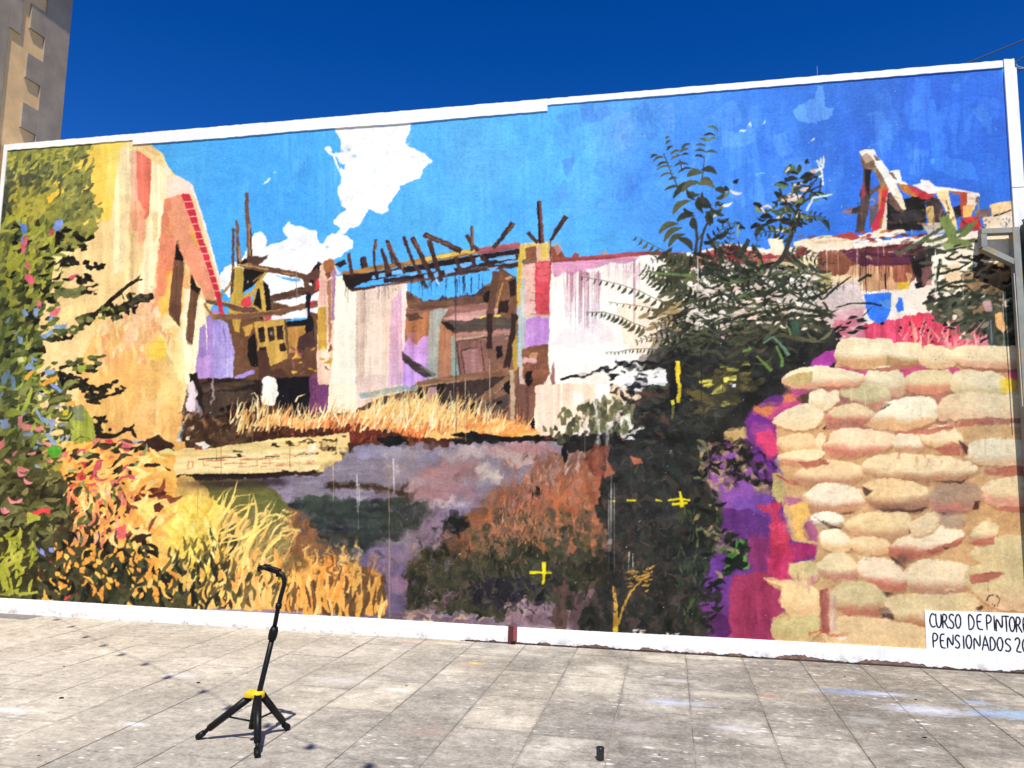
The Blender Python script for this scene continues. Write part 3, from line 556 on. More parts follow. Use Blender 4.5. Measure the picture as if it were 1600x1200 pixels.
# --- lilac stone wall, hillside below
p('94899a', '268 742 400 739 500 736 540 715 556 696 620 696 700 696 780 692 880 690 900 700 905 980 268 980', .8, 'h', .05)
p('2a1e1a', '268 742 400 739 500 735 505 740 470 744 400 748 300 752 268 756', .6, 'h', .1)
p('9c95b0', '556 700 620 698 690 704 700 716 640 720 600 716 560 718', 1.2, 'h', .05); p('b4abb8', '585 705 640 700 680 705 640 714 600 714', 1.2, 'h', .05, .8); p('9a8c9a', '590 722 640 720 640 745 600 750 575 742', 1.5, 'v', .06, .7)
p('c4b0b2', '680 708 740 698 780 700 760 716 700 722', 1.2, 'h', .05, .8); p('aa8488', '648 726 700 722 745 725 760 735 740 750 650 750', 1.4, 'h', .06); p('bc949a', '755 700 800 694 850 696 880 705 840 715 790 712', 1.4, 'b', .06); p('d0b8b8', '776 705 800 706 845 710 835 725 800 730 780 724', 1.2, 'b', .06)
p('b08890', '645 756 700 754 750 756 740 778 690 782 648 778', 1.2, 'h', .05); p('ded0ce', '670 782 700 780 712 786 690 790', .8); p('e0d2d2', '708 790 738 780 740 788 720 793', .8); p('d8c8c4', '745 734 755 725 768 728 766 740 758 750 746 752', 1, 'b', .06); p('d4c4bc', '762 740 780 738 786 750 766 754', 1, 'b', .06)
s('e8dcd4', '646 755 700 754 735 755', 1.8, 1.2); p('927e98', '655 786 730 790 735 830 690 850 660 850 640 830', 1.6, 'b', .06); p('a48494', '736 770 790 765 800 790 760 800 740 800', 1.5, 'v', .08, .8)
p('988ea2', '440 752 500 745 520 752 500 768 450 772 440 768', 1, 'h', .05); p('8d8098', '505 768 640 770 640 785 560 784 500 780', 1.2, 'h', .08, .8)
p('453428', '500 756 520 753 555 754 600 758 640 765 640 775 600 770 560 764 520 762', .7, 'h', .1); s('2a1d18', '512 764 514 772 510 776', 3, 2); p('4e3e32', '625 756 642 754 643 776 632 776', .7)
dabs('380 746 460 745 440 775 380 775', 26, '4a3530 a89ab0 6e5a58', (6, 14), (2, 4), (-.4, .6)); drips('d8d0d0', 612, 622, 6, (716, 722), (745, 800), (.8, 1.4)); drips('d8d0cc', 590, 640, 6, (718, 724), (735, 745)); drips('c8c4c0', 558, 568, 6, (755, 770), (780, 800), (.8, 1.6))
scum('440 690 905 690 905 860 640 860 440 800', 9, 3, 7, 1)
scum('640 690 905 690 905 800 640 800', 7, 4, 12, 2)
# dark bank
REG[0] = 8
p('3b423c', '452 782 480 775 520 776 560 782 600 780 640 776 664 784 668 800 650 825 620 842 580 850 560 868 545 876 530 868 500 862 480 850 460 830 450 805', 1.6, 'h', .12)
p('2a2630', '478 812 520 815 560 830 540 850 500 850 480 835', 2.5, 'h', .12, .9)
brush('455 785 660 785 640 830 560 860 470 830', 110, '38443e 2c342e 4a5048 303a36 46443c 2a2a2e', (14, 40), (4, 10), (-.3, .4), (.4, .8), t='h')
dabs('640 780 680 800 660 850 640 830', 22, '4a4840 8a7c8c 303430', (5, 11), (2, 4), (0, 3)); dabs('555 850 640 830 650 860 570 880', 30, '544858 b0a0b4 3a343c', (5, 10), (2, 3.4), (.2, .9)); dabs('600 830 650 838 690 868 660 862', 14, '221c24', (5, 10), (2, 4), (.3, .9))
scum('430 745 700 765 700 880 520 890 440 830', 9, 4, 8, 3, .3)
kuwa('430 690 905 690 905 890 430 890', 2)
# violet rock
REG[0] = 7
p('786a90', '540 885 560 865 590 850 640 856 660 880 662 930 640 965 560 965 530 920', 1.6, 'v', .05); p('9a84a0', '575 858 600 852 640 862 650 880 610 880 580 872', 1.6, 'b', .05, .7); p('a88094', '610 900 650 895 650 930 615 925', 2, 'b', .06, .5); p('64586e', '590 930 650 925 650 965 590 965', 2, 'b', .06, .6); s('dca868', '608 870 608 965', 1)
scum('530 845 670 845 670 970 530 970', 5, 7, 9, 4, .3)
kuwa('530 845 670 845 670 970 530 970', 2)
# --- meadow at lower left: green and amber ground, then blades
REG[0] = 6
p('6f6e3e', '262 752 340 750 400 748 440 775 460 800 455 830 430 850 330 840 280 800', 2, 'b', .06); p('7a7a44', '395 765 440 775 450 815 400 815 380 790', 2, 'b', .05, .8)
p('eec06c', '256 742 300 746 330 766 345 800 300 835 256 835', 3, 'b', .06, .85)
p('f4c268', '130 720 268 706 272 760 280 800 320 820 330 870 180 880 120 830', 2, 'b', .05)
p('7d5a3e', '440 790 470 800 520 860 560 880 600 900 602 962 440 955 420 900 430 840', 2, 'v', .1); p('77683c', '445 870 480 865 490 920 450 940', 2, 'b', .08, .6)
p('f0c070', '270 800 350 790 420 830 440 900 445 955 340 952 250 945 270 880', 2, 'b', .06); p('f6d86a', '270 780 330 775 345 820 330 870 290 880 262 860 260 820', 3, 'b', .05, .9); p('f6e080', '300 820 340 815 335 850 300 855', 2, 'b', .04, .8)
p('7c7450', '395 790 440 800 445 860 410 880 390 860', 2.5, 'v', .1, .8); p('3c3c34', '334 855 350 838 372 842 366 868 345 880 330 882', 1.5, 'b', .1); p('55543e', '345 830 360 820 372 818 366 835', 1.2, 'b', .1)
blades('268 850 350 840 360 900 340 940 270 935', 120, 'f6d860 f8e488 e8b84c 7a6a34 4a4028 5c5430 f2c860', (20, 60), (1.8, 4), (-.5, .9), .5)
blades('370 850 440 830 450 900 400 920 360 900', 100, 'f2c46c f6d890 8a8050 6a6840 e0b060 9c9464', (18, 44), (1.6, 3.6), (.2, 1.0), .4)
for q in ['345 800 356 770 378 748', '348 810 370 775 398 772', '350 815 390 790 430 780', '372 900 388 850 410 820 440 808', '380 830 388 800 392 770', '330 850 345 810 372 790 400 786', '290 790 300 775 310 766', '330 800 350 768 362 760', '400 820 416 812 440 812 460 822', '415 870 400 855 404 830', '425 850 440 830 466 826']: s('f6dc78', q, 4, 1.4, .4)
for q in ['400 860 420 845 440 830 455 800', '445 880 452 850 465 828', '482 845 486 880 490 905', '525 852 508 868 498 876', '494 905 492 880 494 860', '484 900 480 880 478 850']: s('eec070', q, 2, 4.5, .4)
blades('450 960 600 965 590 900 540 880 470 900', 130, 'f2b25c e89848 f6c878 eea24e 7a5434 f4bc6c', (20, 60), (4, 9), (-.15, .35), .25)
p('f0b460', '400 950 445 955 448 915 430 900 400 905', 1.5, 'v', .05); p('ecca84', '380 900 430 905 440 950 385 948', 2, 'v', .04)
dabs('395 890 440 890 430 930 400 935', 14, '8a7c50 7a7048', (8, 18), (3, 5), (1.3, 2.2))
for q in ['540 925 556 930 556 962 545 962 538 945', '505 935 520 940 518 962 504 960', '488 905 500 915 505 940 490 930']: p('5e4630', q, 1)
for q in ['592 962 588 945 592 935 600 940 602 962', '572 960 570 930 578 918 580 940 580 962', '560 940 557 925 564 915 567 930']: p('f4b45e', q, .6)
dabs('340 880 400 900 390 945 340 945', 30, '4a4630 6a5c38 3a382c 8a7446 f8c878', (12, 30), (4, 8), (1.1, 2)); dabs('300 880 350 890 345 945 300 945', 34, '3a3a2c 2c2e26 5c5236 e8b45c', (12, 30), (4, 8), (.9, 2)); dabs('240 900 300 900 300 950 240 945', 40, '26281f 34362a 1c1e1a 4a4a36', (12, 30), (4, 9), (1, 2.2))
s('3e2c24', '336 940 346 934 356 940 352 950 340 950', 3, 3)
kuwa('255 745 460 745 610 890 610 965 255 965', 2)
soft('3a2a2c', 350, 756, 75, 9, .9); soft('33262c', 420, 752, 40, 9, .8); p('6c7040', '395 770 440 776 452 812 410 812', 2.5, 'b', .06, .8); p('8a7a4c', '372 800 440 815 446 860 390 870', 3, 'v', .1, .5)
cres('262 800 345 790 350 860 330 900 270 880', 90, 'f6dc60 f8e680 f2cc58 e8bc50 faec98', (20, 50), (3, 6), (-2.2, -.7), (-.25, .25)); cres('262 840 350 830 350 900 270 900', 46, '5c5230 7a6a38 463e28 8a7638', (12, 30), (2.5, 5), (-2.1, -.8), (-.2, .2))
cres('345 800 445 800 450 890 360 890', 80, 'f0c874 f6dc94 e6b866 8a8050 6e6c44 f2d080 a09460', (18, 44), (2.2, 4.2), (-1.35, -.55), (-.3, .1)); cres('330 870 440 860 440 940 340 945', 70, 'f4c878 f0b868 5c5436 46422e 7c6c42 f8d690 ecac5c', (14, 34), (4, 8), (-2.0, -1.0), (-.25, .25))
cres('250 880 350 870 350 950 240 950', 90, '2c2e24 3a3a2a 22241c 4c4830 e8b45c f2c870 6a5e38', (14, 34), (4, 8), (-2.1, -.9), (-.3, .3)); cres('450 880 600 900 600 962 450 960', 60, 'f4b862 eea650 f8cc80 6a4c32 7c5c3a f0b25c', (18, 44), (4, 9), (-1.9, -1.2), (-.15, .2))
for x0, y0, x1, y1, b in [(320,830,372,748,.12),(330,838,398,770,.18),(340,850,432,782,.16),(352,870,400,786,.2),(378,905,440,808,-.18),(400,820,462,824,-.3),(392,850,396,770,.1),(405,880,470,826,-.12),(300,800,312,764,.2),(310,820,350,770,.2)]: cl('f4dc80', x0, y0, x1, y1, b, 4)
# --- flowering bush along the left edge
REG[0] = 3
p('8c8e4a', '-30 232 8 231 120 222 146 228 122 246 108 262 112 280 136 270 140 285 124 298 100 315 132 300 150 304 118 332 152 318 162 334 124 350 152 352 142 372 120 390 92 400 112 410 84 440 62 480 52 560 62 640 70 740 60 960 -30 960', 2.5, 'b', .1)
p('6a7048', '10 262 60 246 92 262 84 300 60 310 20 335 8 330', 3, 'b', .1); p('4a4e3e', '-20 300 20 285 28 330 12 380 -20 420', 3, 'b', .1); p('a8a448', '18 320 56 292 78 304 74 334 54 362 24 348', 3, 'b', .08)
p('f6cc50', '92 275 112 252 124 254 112 280 104 300 86 312 74 328 64 330 80 292', 1.6, 'b', .05)
UPR = (-1.25, -.35)
dabs('10 234 130 225 118 250 70 262 15 264', 120, 'b3b054 c0b858 8b8f4c a8a850 787e4a', (8, 20), (3.5, 7), UPR); dabs('60 240 150 228 130 250 90 275', 46, '7c8250 8e9050 6a7048 c4bc58 5e6446', (7, 16), (3, 6), UPR)
dabs('12 258 92 252 84 300 20 330', 110, '5f654a 6c7250 4f5544 7d8354 a6a650 565c46', (8, 22), (4, 8), UPR); dabs('18 290 80 300 76 340 24 350', 80, 'a8a448 b4ae50 8c8c44 9a9c48 787c44', (8, 20), (4, 8), UPR)
dabs('90 262 142 268 150 330 96 350 100 310', 80, '7c8250 8e9050 6a7048 969850 5c6246', (7, 18), (3, 7), UPR); dabs('130 300 165 320 150 350 120 352', 16, '8a8c50 747a48', (6, 14), (3, 5), UPR)
dabs('0 340 90 345 100 400 80 440 0 440', 170, 'a4a844 7f8840 4d5634 b4b64c 8f9644 33382a 6b7440', (9, 24), (4, 9), UPR); dabs('85 345 150 335 150 372 100 400', 50, '8c8e48 7a7e44 9a9a50 a4a04a 646a40', (8, 18), (4, 7), (-.9, .1))
dabs('0 430 80 430 64 480 60 600 0 600', 170, '5d6a34 6f7a3c 3f472a 2a2e22 98a044 4c5830 80883e', (9, 26), (5, 10), UPR); dabs('60 440 120 440 96 470 80 540 110 545 130 560 60 580', 60, '5c6a34 6e7a3c 485230 84884a 3c442a', (9, 20), (4, 8), (-.8, .1))
dabs('0 590 118 580 118 650 110 740 40 760 0 760', 190, '6a6e3c 7c7e48 55562f 474a2c 8a8a50 34361f 5e6636', (10, 30), (5, 11), (-1.2, .6)); dabs('0 600 60 590 50 760 0 760', 50, '8f9058 767848 3c4028', (12, 30), (5, 10), (-1.3, -.5))
def cluster(q, n): dabs(q, n, '1c1c18 26261e 322e22 141412', (6, 15), (3.5, 7), (-.8, .8))
for q, n in [('20 350 50 360 60 400 20 400', 16), ('8 400 30 410 20 440 6 430', 8), ('95 350 115 365 90 375 78 365', 8), ('105 358 120 366 140 372 152 365 140 376 118 374', 12), ('85 370 100 370 95 382 84 380', 6), ('96 382 116 384 122 398 100 404', 10), ('124 380 143 382 136 392 122 394', 8), ('95 400 124 404 120 418 96 416', 14), ('130 408 140 408 138 418 132 416', 5), ('138 412 165 412 160 422 142 424', 10), ('108 432 150 428 150 438 124 444', 14), ('62 450 92 446 88 460 64 462', 10), ('70 466 90 466 84 474', 6), ('30 440 60 445 50 460 30 455', 8), ('42 466 50 466 50 474 42 474', 4), ('48 494 62 496 60 506 50 506', 6), ('116 452 156 442 150 460 118 462', 10), ('8 516 34 512 36 560 8 560', 20), ('80 528 118 522 110 536 84 540', 16), ('55 546 95 540 92 556 60 560', 16), ('90 572 130 562 166 562 150 582 96 590', 30), ('60 600 92 600 90 614 64 612', 12), ('94 585 130 590 148 600 120 612 98 606', 40), ('128 600 165 606 158 630 136 630', 36), ('155 605 184 594 198 608 180 618 160 620', 20), ('16 620 40 624 36 640 16 640', 8), ('36 650 56 650 56 664 38 664', 10), ('140 640 160 650 175 672 155 680 142 660', 16), ('40 690 66 694 62 720 44 716', 10)]: cluster(q, n)
for q, a, b in [('118 498 150 492 174 470 200 446 212 440 224 436', 9, 3), ('205 445 214 436 222 428', 4, 1.5), ('160 492 190 482 216 468 240 462', 12, 10), ('118 496 140 508 150 496', 6, 4), ('80 460 110 456 155 444', 3, 2), ('110 462 140 458 154 452', 3, 1.5), ('66 470 72 452 86 440', 5, 2), ('150 684 180 682 205 668 212 664', 7, 3), ('192 670 206 672 214 684', 6, 4), ('145 662 158 678 180 682', 7, 5), ('60 548 90 542 116 524', 8, 4)]: s('2a2218', q, a, b, .8)
dabs('165 470 220 458 215 488 170 502', 44, '1a1612 2a2418 4a4a28', (7, 14), (3, 5), (1, 2.2)); dabs('155 478 180 484 172 500 155 498', 12, '7c8844 5a6a38', (6, 10), (3, 5), (0, 2)); dabs('205 460 240 458 240 472 205 476', 12, '3c3a2c 54503c', (8, 14), (4, 6), (-.5, .2)); dabs('115 490 150 490 145 506 118 504', 16, '6a7044 8a8a58 4a4e34', (8, 16), (4, 7), (-.4, .3)); dabs('85 455 140 448 130 462 90 466', 16, '6c7448 808450', (8, 18), (4, 7), (-.4, .1)); dabs('70 520 130 508 130 520 80 536', 18, '5c6a3c 6e7648 485030', (8, 18), (4, 7), (-.5, 0)); dabs('100 562 165 556 160 576 110 580', 20, '4c5434 5e6a40 70783e', (8, 18), (4, 7), (-.4, .1))
p('f8e8a4', '82 402 100 392 118 396 100 402 90 410', 1); p('f6e0a0', '92 494 100 480 130 472 135 488 112 500 96 505', 1.4, a=.9); p('fae8a8', '85 414 100 410 95 425 80 445', 1); p('f4d8a0', '70 538 85 534 130 528 130 556 100 566 70 562 62 558 74 552', 1.2)
p('98a248', '110 650 118 640 130 634 142 645 148 665 150 690 140 700 125 702 112 690', 1.8, 'v', .06); p('747c68', '114 636 130 630 134 655 128 660 114 655', 1.8, 'v', .06, .8); s('4a5030', '116 690 126 682 140 685 146 692 142 702 130 704', 2.6, 2); p('8aa0b8', '127 695 133 694 133 700 128 700', .5); p('a8b050', '122 572 136 568 132 582 124 582', .8)
kuwa('-30 225 250 220 250 700 140 760 -30 760', 2)
UPC = (-1.5, -.3)
cres('10 236 130 226 110 270 16 330', 70, 'bcb858 8b8f4c 6a7048 555a44 a8a850', (10, 24), (3, 6), UPC); cres('60 250 150 240 150 330 90 350', 40, '70764a 8e9050 5a6044 a4a454', (10, 22), (3, 6), UPC); cres('0 340 90 340 80 440 0 440', 80, 'b0b44a 8f9848 5d6440 a8ac50 94a044 6c7640', (12, 28), (4, 8), UPC); cres('0 440 70 440 60 600 0 600', 80, '7f8a44 4f5732 3a4028 a0a646 5c6838', (14, 32), (4, 9), UPC); cres('0 600 115 600 100 750 0 750', 90, '868a50 5c6038 464a2c 96985a 72743f 50582e', (16, 40), (4, 9), (-1.5, .4)); cres('60 380 120 370 110 440 70 460', 20, '26261e 8a8e48 1c1c18', (10, 22), (4, 7), (-.9, .2))
cres('0 480 110 560 110 700 0 700', 16, '90a8cc 86a2d0', (8, 18), (3, 5), (-1.2, 1.2)); cres('10 640 110 640 60 760 0 760', 9, 'f09aa0 e88890', (8, 18), (4, 6), (-1, 1)); cres('0 560 110 600 110 740 0 740', 14, 'b4bc50 c8c858', (10, 24), (3, 5), (-1.3, .6)); kuwa('-30 225 250 220 250 700 140 760 -30 760', 1, .2)
for c, q in [('86a2d0', '35 483 41 482 44 494 37 496'), ('86a2d0', '52 482 61 480 60 494 54 496'), ('6c94e0', '28 340 33 350 42 352 44 365 36 366'), ('86a0e8', '88 345 99 343 97 358 88 362 84 356'), ('86a0e8', '34 372 38 366 38 380 33 383'), ('86a2d0', '78 494 85 490 83 498 76 502'), ('86a6d0', '84 508 106 506 104 512 86 514'), ('88a6d0', '62 524 72 522 82 515 84 522 70 530'), ('86a2d0', '28 524 36 528 34 540 29 535'), ('8ca6d0', '37 574 46 566 56 574 54 578 40 577'), ('86a2d0', '2 590 14 576 18 580 8 602 4 600'), ('86a2d0', '15 586 24 588 26 604 22 610 18 598'), ('8aa4d0', '70 578 88 578 86 584 72 586'), ('94aef0', '76 598 88 601 98 610 96 614 84 606'), ('8ea8d0', '55 640 60 640 64 650 76 656 86 656 87 662 82 674 78 676 80 664 66 660'), ('8ea8d0', '70 678 78 676 80 684 88 690 87 696 80 694'), ('9ab0ee', '0 656 12 654 16 668 4 672'), ('9ab0ee', '54 726 62 728 68 738 78 740 78 746 66 742'), ('8aa2d8', '35 676 52 675 54 680 38 682'), ('8ca8e8', '186 690 200 690 226 688 240 698 228 698 205 694 196 706 192 700'), ('7e9ada', '180 722 196 720 215 716 222 720 200 728 182 728'), ('8e9ae6', '56 854 68 856 72 872 66 866'), ('8e9ae6', '77 855 83 858 84 864 78 863'), ('9aa8ea', '68 750 76 752 70 762 66 758')]: p(c, q, .7, 'b', .05)
for c, q in [('d8587a', '42 408 48 414 48 422 42 418'), ('d8607c', '40 428 50 430 56 440 50 446 40 436'), ('d05a72', '108 432 124 428 128 424 118 434 110 438'), ('de7484', '78 488 96 478 96 484 88 494 78 492'), ('d86c80', '58 470 66 472 64 480 58 478'), ('d87086', '33 384 42 368 46 372 38 400'), ('d05070', '78 358 84 360 84 367 80 368'), ('ee8f94', '28 652 36 650 36 662 50 664 50 672 38 672 28 664'), ('f09296', '58 668 68 666 70 672 62 674'), ('ee8a90', '0 690 8 686 8 698 0 704'), ('f0949a', '28 728 36 730 46 734 52 746 48 762 44 752 40 740 30 736'), ('e87a86', '70 716 80 720 78 724'), ('ef92a0', '20 786 36 778 36 784 24 790'), ('ef92a0', '3 788 8 792 16 800 14 806 6 796'), ('e0484a', '40 804 64 795 78 792 80 806 70 800 44 810'), ('d83a48', '112 696 122 692 120 710 116 708'), ('d84854', '164 688 176 686 184 704 178 706'), ('e05a60', '158 700 170 704 170 712 162 708'), ('e86a60', '205 726 220 724 222 732 206 740'), ('c43c48', '96 732 102 736 102 752 96 748'), ('c84a50', '110 752 122 748 118 764 108 762'), ('d8545c', '184 690 196 686 192 698')]: p(c, q, .7, 'b', .05)
for c, q in [('a8b448', '8 644 22 638 34 642 44 618 50 604 52 612 46 632 36 648 14 652'), ('98a83e', '50 650 62 656 70 664 60 662'), ('b0b850', '44 800 66 806 60 818 42 818'), ('58a838', '74 700 90 696 98 706 84 716 76 708'), ('56b03c', '58 744 66 742 72 748 62 750'), ('f2b048', '38 592 46 580 54 580 44 594'), ('f4b04a', '62 602 76 592 90 586 88 594 72 602'), ('f2b04c', '104 628 120 626 116 634 106 634'), ('c8b83a', '98 642 108 638 106 648 98 648'), ('f0a848', '98 690 110 692 110 702 98 700'), ('c0c84e', '28 562 42 556 40 566 30 568'), ('f4f0b0', '28 560 36 556 38 566 30 566'), ('88963a', '48 700 54 680 62 678 54 698'), ('b4a044', '86 728 98 726 98 734 86 736'), ('a0a848', '20 405 38 396 36 410 22 424'), ('b0b048', '8 432 20 438 18 458 10 446'), ('9ab048', '48 590 60 588 58 596')]: p(c, q, .7, 'b', .05)
# lower part of the bush: amber undergrowth against dark leaves
p('eeb05a', '96 700 150 690 272 702 275 760 262 800 250 840 215 860 150 850 110 830 100 770', 2, 'b', .07)
p('46442c', '0 745 70 735 112 760 118 800 108 840 150 846 215 862 258 905 300 950 300 965 -30 945 -30 760', 2.5, 'b', .12)
dabs('0 750 100 745 115 830 60 850 0 840', 90, '5e5e3c 3c3c26 74724a 2c2a1c 8a8854 4a4a30', (10, 26), (5, 10), (-1.2, .6)); p('7c7c52', '0 790 40 786 44 812 20 830 0 830', 2.5, 'b', .1, .8)
dabs('60 830 220 855 270 920 250 950 50 945', 130, '3a3826 4a462e 2a281c 56523a 201e16 3c4434', (9, 24), (5, 9), (.2, 2.6))
dabs('100 700 200 690 240 700 180 760 100 770', 60, '3a2c20 c44c44 f0a448 e86a5c f4c468 2c2820 d8545c f6cc74', (9, 22), (4, 8), (-1.0, .2)); dabs('170 690 270 690 270 705 180 702', 20, '3c2a22 2a2018 5c4438', (12, 26), (5, 9), (-.2, .5)); p('3c2822', '225 690 248 680 262 692 274 704 250 706 232 700', 1.4, 'b', .1); p('f2b860', '170 735 268 714 274 748 200 764 150 762', 2, 'b', .05, .85); dabs('110 720 200 712 180 770 105 775', 40, '26241c c43c44 3a3a28 f2b050 d85850 f6c870', (10, 22), (4, 8), (-1.1, -.2)); s('3a241e', '226 728 250 728 268 736', 7, 3, .8); s('3a241e', '203 735 207 755', 6, 3); s('c45a5c', '186 738 205 724 222 722', 6, 4, .6)
FL = 'd8885c f0c070 e89c60 f4d08c ecb068 e0985c f0c878'
dabs('105 762 200 765 208 840 120 840', 90, FL + ' 4a3024 d86048 8aa048', (10, 24), (4, 8.5), (1.1, 2.1)); dabs('200 770 262 765 258 830 205 845', 24, 'f4c878 f0ac60 f6dc90 eec070', (12, 30), (6, 12), (.6, 2.2))
p('e0d07a', '205 790 225 772 240 776 246 800 232 822 218 802', 2, 'b', .08); p('e87c74', '182 770 205 775 205 790 190 790', 1.4, 'b', .06); p('dc6a6c', '170 830 195 818 205 830 196 842 180 840', 1.4, 'b', .06); p('5a3024', '200 800 210 775 228 765 250 762 262 770 250 778 225 778 216 790 206 806', 1.2, 'b', .1); p('5a3024', '240 790 252 784 262 788 250 800 242 802', .9); p('3c2a22', '196 838 205 820 220 835 240 832 225 845 210 850', 1.2)
for x, y in [(180,770),(188,776),(182,786),(160,790),(156,800),(186,800),(192,806),(198,800),(134,796),(178,815),(146,778),(120,790),(140,812),(168,806)]: s('2a2620', [(x - 6, y + 4), (x, y - 1), (x + 6, y + 2)], 4.5, 2.5, .4)
dabs('95 800 210 838 215 866 95 860', 40, '3a3024 2a261e 4a3c28', (9, 20), (4, 8), (1, 2.2))
dabs('85 845 235 860 245 930 90 925', 60, 'f2ac44 eea850 f4b85c e89a48 e8a04c f6c868', (8, 18), (4, 8), (.7, 2.3)); dabs('185 850 250 850 260 930 200 930', 30, 'f0a84c e8a04c f4c060 f6cc70', (9, 22), (4, 8), (.9, 2)); dabs('60 820 240 860 240 940 60 940', 46, 'c8c060 e8e4a0 b0904c f4e8b0 a84c3c c8445c', (3, 8), (2, 3.4), (0, 3))
for q in ['0 845 20 830 14 842', '14 845 34 832 20 846', '2 868 24 852 40 862 20 872', '12 850 24 856 38 858', '0 900 4 880 14 870 30 876', '12 882 34 878 22 892', '30 900 36 890 28 880', '26 928 32 910 38 900', '30 930 50 926 60 924', '4 884 12 920 16 932', '10 884 18 910 20 930', '0 890 6 915 10 932', '24 884 36 892 34 905 28 916 28 928']: s('a9ad45', q, 6, 4, .8)
p('f4b44e', '77 904 82 902 90 918 96 926 94 930 86 922', .6); p('f0ac44', '206 900 222 900 230 898 226 908 214 912', .6); p('d84848', '98 930 104 934 112 926 112 930 102 940', .6); s('f4e0a0', '80 812 86 818 84 828', 4, 3)
for c, q in [('ef92a0', '20 786 36 778 36 784 24 790'), ('ef92a0', '3 788 8 792 16 800 14 806 6 796'), ('e0484a', '40 804 64 795 78 792 80 806 70 800 44 810'), ('b0b850', '44 800 66 806 60 818 42 818'), ('8e9ae6', '56 854 68 856 72 872 66 866'), ('8e9ae6', '77 855 83 858 84 864 78 863')]: p(c, q, .7, 'b', .05)
kuwa('-30 690 275 690 300 960 -30 960', 2)
cres('100 690 240 690 200 770 100 780', 70, '3a3a28 4c4430 f0c878 c8606a e8b068 d88478 34382a 94a068 f2d490', (12, 28), (4, 8), (-1.2, .2)); cres('105 760 215 760 210 850 110 850', 90, 'eebc70 f4d08c e09860 4a3c2a 3a3626 eaac64 d88464 d8a49c 6a7444', (12, 30), (4, 8), (1.0, 2.3)); cres('205 700 275 710 265 850 205 850', 34, 'f0b060 f6cc80 eaa45c e8dc90 8a4a34', (16, 36), (5, 9), (-1.1, .6))
cres('60 830 250 850 290 950 50 945', 120, '3c3c2a 24241a 4a4630 f0ac4c f4bc60 2c3026 1c1c14 56523a e89c48', (10, 26), (4, 8), (.5, 2.4)); cres('0 745 90 740 100 840 0 840', 60, '66683e 3a3a24 7c7c50 2a281a 50502e', (14, 32), (4, 9), (-1.3, .4)); cres('0 835 60 835 50 932 0 932', 34, 'a9ad45 b8ba50 8c9038 3a3820', (14, 34), (4, 7), (-1.9, -.5), (-.35, .35))
kuwa('-30 690 275 690 300 960 -30 960', 1, .2); kuwa('255 745 460 745 610 890 610 965 255 965', 1, .3)
for x, y in [(20, 780), (8, 796), (34, 738), (44, 750)]: cl('f0949a', x - 6, y - 3, x + 8, y + 4, .3, 6)
soft('2c3a2e', 10, 560, 28, 150, .45); soft('30402e', 30, 690, 40, 50, .3); soft('f8e070', 300, 820, 40, 45, .4)
# LOOSE: let banks and stone run into each other
brush('450 790 680 790 680 880 560 890 450 840', 60, '4a4c48 6a6470 7c7484 3a3e3c 585460', (8, 22), (3, 7), (-.5, .9), (.4, .8)); scum('440 745 700 745 700 900 440 900', 9, 5, 10, 34, .35)
# --- rusty shrubs, centre
REG[0] = 8
p('8c6250', '740 800 760 770 800 760 830 745 860 715 900 700 925 690 950 700 955 760 950 850 900 880 800 880 700 870 690 850', 3, 'b', .12)
p('b06a4a', '830 760 870 735 930 720 945 770 940 850 900 830 860 790', 3.5, 'b', .08, .85); p('a4684a', '690 830 740 800 790 800 780 840 720 860', 3, 'b', .1, .8)
brush('700 860 760 780 860 730 930 720 948 860 860 850', 170, 'c07048 a8644c 806054 a07464 c47c54 6e5a48 8c6454 7c6a60 b87c60', (10, 28), (3, 8), (.9, 2.2), (.5, .95))
p('3a3a2c', '636 880 690 850 730 870 800 850 860 830 890 815 950 860 960 980 880 960 780 970 700 958 640 950 632 910', 3, 'b', .14)
dabs('640 870 740 850 880 840 950 880 950 940 760 950 650 950', 230, '3c3e30 2c3028 4c4a38 56503c 222420 5c4a3a 343a30', (7, 18), (4, 9), (0, 3)); dabs('700 820 900 800 940 860 760 870', 110, '6a5a3e 7c5c44 5a523c a0644a 48442f b87050', (6, 15), (3, 7), (.8, 2.3))
dabs('835 720 880 700 930 690 900 740 860 760', 34, '8a5c4c b07c6c 5c3c34 c89080 a8644c', (8, 20), (2.5, 5), (1.1, 2)); dabs('790 730 850 720 840 780 790 780', 30, 'c4887c b06c54 a8705c d09a8c', (8, 18), (2, 4), (1.1, 2))
p('2a2630', '740 905 800 905 850 905 850 915 830 930 800 950 760 950 730 930', 2.5, 'b', .12); p('1f211d', '690 812 705 805 708 800 716 806 730 802 735 815 730 830 712 834 695 828', 1.2, 'b', .1); p('1d1e1c', '822 766 835 760 848 764 846 774 830 776', 1.2, 'b', .1); p('4a4238', '765 800 780 793 800 800 790 815 770 812', 2, 'b', .1, .8)
dabs('640 955 690 935 700 960 650 970', 24, 'b49890 8a7070 5a4c50 caa89a', (6, 14), (3, 6), (-.4, .8)); dabs('690 920 725 915 722 945 695 940', 16, '8a6c70 6a5258 a48488', (6, 14), (3, 6), (-.4, .8)); p('8a7078', '780 970 830 935 870 920 880 950 880 985 790 975', 2, 'b', .12); dabs('790 940 880 920 880 985 720 975', 60, 'a08488 8a6e74 c0a8a4 5a4850 746068', (7, 16), (3, 7), (-.6, .8)); p('5a443e', '865 912 888 908 886 985 862 985', .6, 'v', .06); p('6a5254', '890 925 950 920 970 960 950 985 890 985', 2.5, 'b', .14)
p('1c1a20', '835 920 852 915 850 940 838 945', 1)
